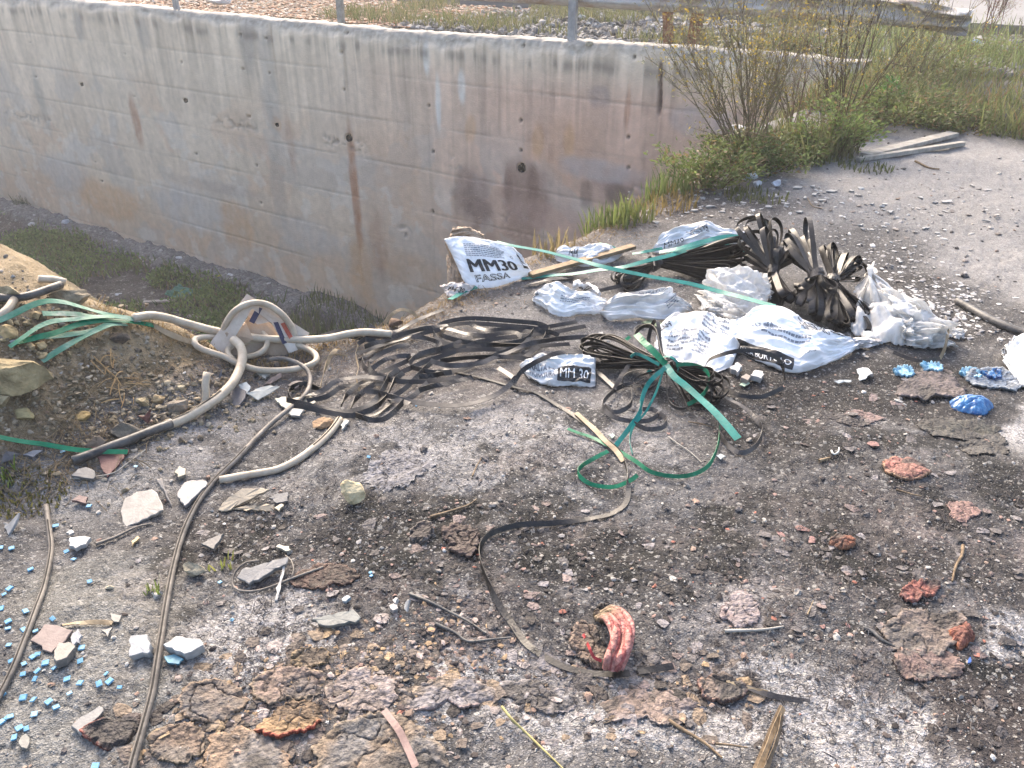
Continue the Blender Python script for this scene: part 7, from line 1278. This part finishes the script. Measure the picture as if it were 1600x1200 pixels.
P_, r_ = polar_pts(9000, 51); n = len(P_); cl = fbm(P_[:, 0] * 3, P_[:, 1] * 3, 4, 600); k = cl > rg.uniform(.38, .52, n); P_, r_ = P_[k], r_[k]; n = len(P_)
sz = (.0016 + .0042 * rg.random(n) ** 2.5) * (.7 + .35 * r_) ; scatter('loose_grit', 'grit and small pebbles strewn over the plateau', 'grit', P_, sz, palette(n, [(.42,.40,.37),(.30,.28,.26),(.20,.185,.175),(.10,.09,.088),(.34,.25,.20),(.50,.49,.47)], [2.5,4,3,3,1.6,.9], rg), 52)
P_, r_ = polar_pts(700, 53); n = len(P_); sz = (.004 + .008 * rg.random(n) ** 3) * (.8 + .2 * r_); scatter('small_stones', 'scattered small stones and crumbs on the ground', 'stones', P_, sz, palette(n, [(.40,.38,.35),(.26,.24,.22),(.12,.11,.11),(.32,.22,.17)], [2,3,3,1.4], rg), 54, sub=2, flat=(.35, .7))
# charred flakes on the burnt part
def around(pts, n, sp, seed):
    rg = np.random.default_rng(seed); C = np.array([G(x, y)[:2] for x, y in pts]); k = rg.integers(0, len(C), n); X = C[k, 0] + rg.normal(0, sp, n); Y = C[k, 1] + rg.normal(0, sp * .8, n); return np.stack([X, Y, Hp(X, Y)], 1)
burnt = [(1450,870),(1500,1080),(1300,780),(1400,700),(1250,640),(1100,860),(900,870),(800,840),(700,870),(650,940),(560,850),(450,830),(380,840),(1350,960),(1200,960),(980,980),(700,1000),(600,1020),(1530,820),(1550,1110),(1150,650),(1400,620)]
P_ = around(burnt, 3000, .17, 55); n = len(P_); sz = .0025 + .008 * rg.random(n) ** 3.2; scatter('charred_flakes', 'charred flakes and melted crumbs on the burnt ground', 'charred debris', P_, sz, palette(n, [(.035,.03,.03),(.08,.065,.06),(.17,.13,.12),(.30,.20,.17),(.27,.26,.26),(.36,.15,.11)], [4,3.4,2,1.0,.8,.25], rg), 56, flat=(.12, .4), sink=.1)
P_ = around([(500,1090),(420,1110),(560,1060),(640,1040),(720,1030),(470,1040),(380,1160),(600,1170),(700,980),(350,1110)], 1800, .08, 57); n = len(P_); sz = .0025 + .009 * rg.random(n) ** 3; scatter('crust_crumbs', 'broken brown and gold crumbs of melted crust', 'crust crumbs', P_, sz, palette(n, [(.36,.25,.15),(.26,.19,.15),(.13,.10,.09),(.40,.33,.30),(.05,.04,.04)], [2,3,3,1.5,1.5], rg), 58, flat=(.12, .45), sink=.1)
flk = burnt + [(1450,780),(1520,860),(1480,960),(1420,900),(1340,860),(1560,960),(1250,880),(1100,1000),(900,1060),(760,1050),(850,940)]
P_ = around(flk, 850, .16, 155); n = len(P_); sz = .005 + .020 * rg.random(n) ** 2.6; scatter('melted_residue', 'thin flat flakes of melted residue plastered on the burnt ground', 'melted residue', P_, sz, palette(n, [(.10,.09,.092),(.17,.155,.158),(.27,.25,.26),(.28,.215,.205),(.32,.18,.165),(.05,.042,.042)], [3,3,1.6,1.0,.3,2], rg), 156, flat=(.035, .10), sink=.0, mat=M_CRUST)
P_ = around([(500,1090),(420,1110),(560,1060),(470,1040),(380,1160),(600,1170),(300,1110),(350,1110),(620,1120),(450,1190),(270,1180),(540,1030),(700,1070),(860,1090),(1020,1095),(1120,1080)], 800, .075, 157); n = len(P_); sz = .005 + .020 * rg.random(n) ** 2.2; scatter('crust_flakes', 'layered brown, gold and dark flakes of crust along the bottom', 'crust flakes', P_, sz, palette(n, [(.28,.21,.15),(.42,.30,.18),(.18,.145,.125),(.38,.33,.32),(.06,.05,.047),(.36,.15,.11)], [3,.9,3,1.4,2.6,.15], rg), 158, flat=(.05, .14), sink=.0, mat=M_CRUST)
# tile chips: right of the films and by the bank
P_ = around([(1480,480),(1450,450),(1500,500),(1430,430),(1460,470),(1520,510),(1400,410),(1470,500),(1510,470),(1380,395)], 520, .14, 59); n = len(P_); sz = .005 + .011 * rg.random(n) ** 1.6; scatter('tile_chips', 'many small white tile chips in the black soot right of the film', 'tile chips', P_, sz, palette(n, [(.56,.55,.54),(.38,.37,.37),(.20,.19,.19)], [3,2,1.5], rg), 60, flat=(.12, .3), sink=.05)
P_ = around([(1250,300),(1300,308),(1200,320),(1150,325),(1100,330),(1060,340),(1220,340),(1350,330),(1450,330),(1560,350),(1400,360),(1500,300),(1530,180),(1545,150),(1560,165),(1330,370)], 650, .22, 61); n = len(P_); sz = .006 + .016 * rg.random(n) ** 2.5; scatter('yard_chips', 'pale chips and crumbs strewn over the far yard', 'chips', P_, sz, palette(n, [(.52,.51,.49),(.40,.38,.36),(.24,.21,.19)], [3,3,2], rg), 62, flat=(.15, .4), sink=.1)
P_ = around([(x, y) for x, y in [(60,600),(120,600),(180,580),(240,580),(100,560),(150,640),(60,680),(280,610),(320,620),(30,640),(220,640)]], 2600, .16, 63); n = len(P_); sz = .003 + .010 * rg.random(n) ** 3; scatter('earth_clods', 'clods and stones in the loose earth of the mound', 'earth', P_, sz, palette(n, [(.30,.25,.18),(.22,.18,.12),(.38,.33,.26),(.15,.12,.09)], [3,3,1,2], rg), 64, sub=1, flat=(.5, .9))
# verge gravel and leaf litter
rg = np.random.default_rng(65); n = 2600; u = rg.uniform(.5, 8.6, n); w_ = .5 + 3.2 * rg.random(n) ** 1.5; P_ = np.stack([WD[0] * u + WN[0] * (WALL_D + w_), WD[1] * u + WN[1] * (WALL_D + w_), np.full(n, .20)], 1); sz = .018 + .05 * rg.random(n) ** 2; scatter('verge_gravel', 'heap of loose grey stones on the verge under the rail', 'gravel', P_, sz, palette(n, [(.30,.29,.28),(.21,.20,.195),(.38,.37,.36),(.13,.12,.11)], [3,3,1.5,1], rg), 66, sub=2, flat=(.5, .9))
n = 4200; u = rg.uniform(8.2, 16, n); w_ = .42 + 3.5 * rg.random(n) ** 1.3; P_ = np.stack([WD[0] * u + WN[0] * (WALL_D + w_), WD[1] * u + WN[1] * (WALL_D + w_), np.full(n, .22)], 1); sz = .018 + .03 * rg.random(n); scatter('leaf_litter', 'brown leaf litter and rubbish on the verge beyond the wall', 'leaf litter', P_, sz, palette(n, [(.34,.17,.09),(.46,.33,.24),(.20,.11,.07),(.52,.48,.44)], [3,3,2,1], rg), 67, flat=(.1, .4))
rg = np.random.default_rng(68); n = 2600; u = rg.uniform(5, 24, n); w_ = rg.normal(-.32, .18, n); w_ = np.clip(w_, -1.6, -.02); X = WD[0] * u + WN[0] * (WALL_D + w_); Y = WD[1] * u + WN[1] * (WALL_D + w_); P_ = np.stack([X, Y, Hfull(X, Y)[0]], 1); sz = .015 + .045 * rg.random(n) ** 2.4; scatter('ditch_rubble', 'grey rubble along the foot of the wall', 'rubble', P_, sz, palette(n, [(.34,.33,.31),(.24,.225,.21),(.44,.43,.41)], [3,3,1], rg), 69, flat=(.4, .8))


# ------------------------------------------------------------------ haze added to imitate lens veiling and lighten the wall, one closed box
def build_haze():
    x0, x1, y0, y1, z0, z1 = -110, 130, -60, 130, DITCH - 1.6, 2.9
    V = [(x, y, z) for z in (z0, z1) for x, y in ((x0, y0), (x1, y0), (x1, y1), (x0, y1))]
    m = bpy.data.materials.new('veil_haze'); m.use_nodes = True; t = m.node_tree; t.nodes.clear(); o_ = t.nodes.new('ShaderNodeOutputMaterial'); v = t.nodes.new('ShaderNodeVolumePrincipled')
    v.inputs['Color'].default_value = (.93, .92, .92, 1); v.inputs['Density'].default_value = HAZE; v.inputs['Anisotropy'].default_value = .2; t.links.new(v.outputs[0], o_.inputs['Volume'])
    tag(mesh('haze', V, [(3,2,1,0),(4,5,6,7),(0,1,5,4),(1,2,6,5),(2,3,7,6),(3,0,4,7)], m), kind='stuff')
HAZE = .0032
build_haze()
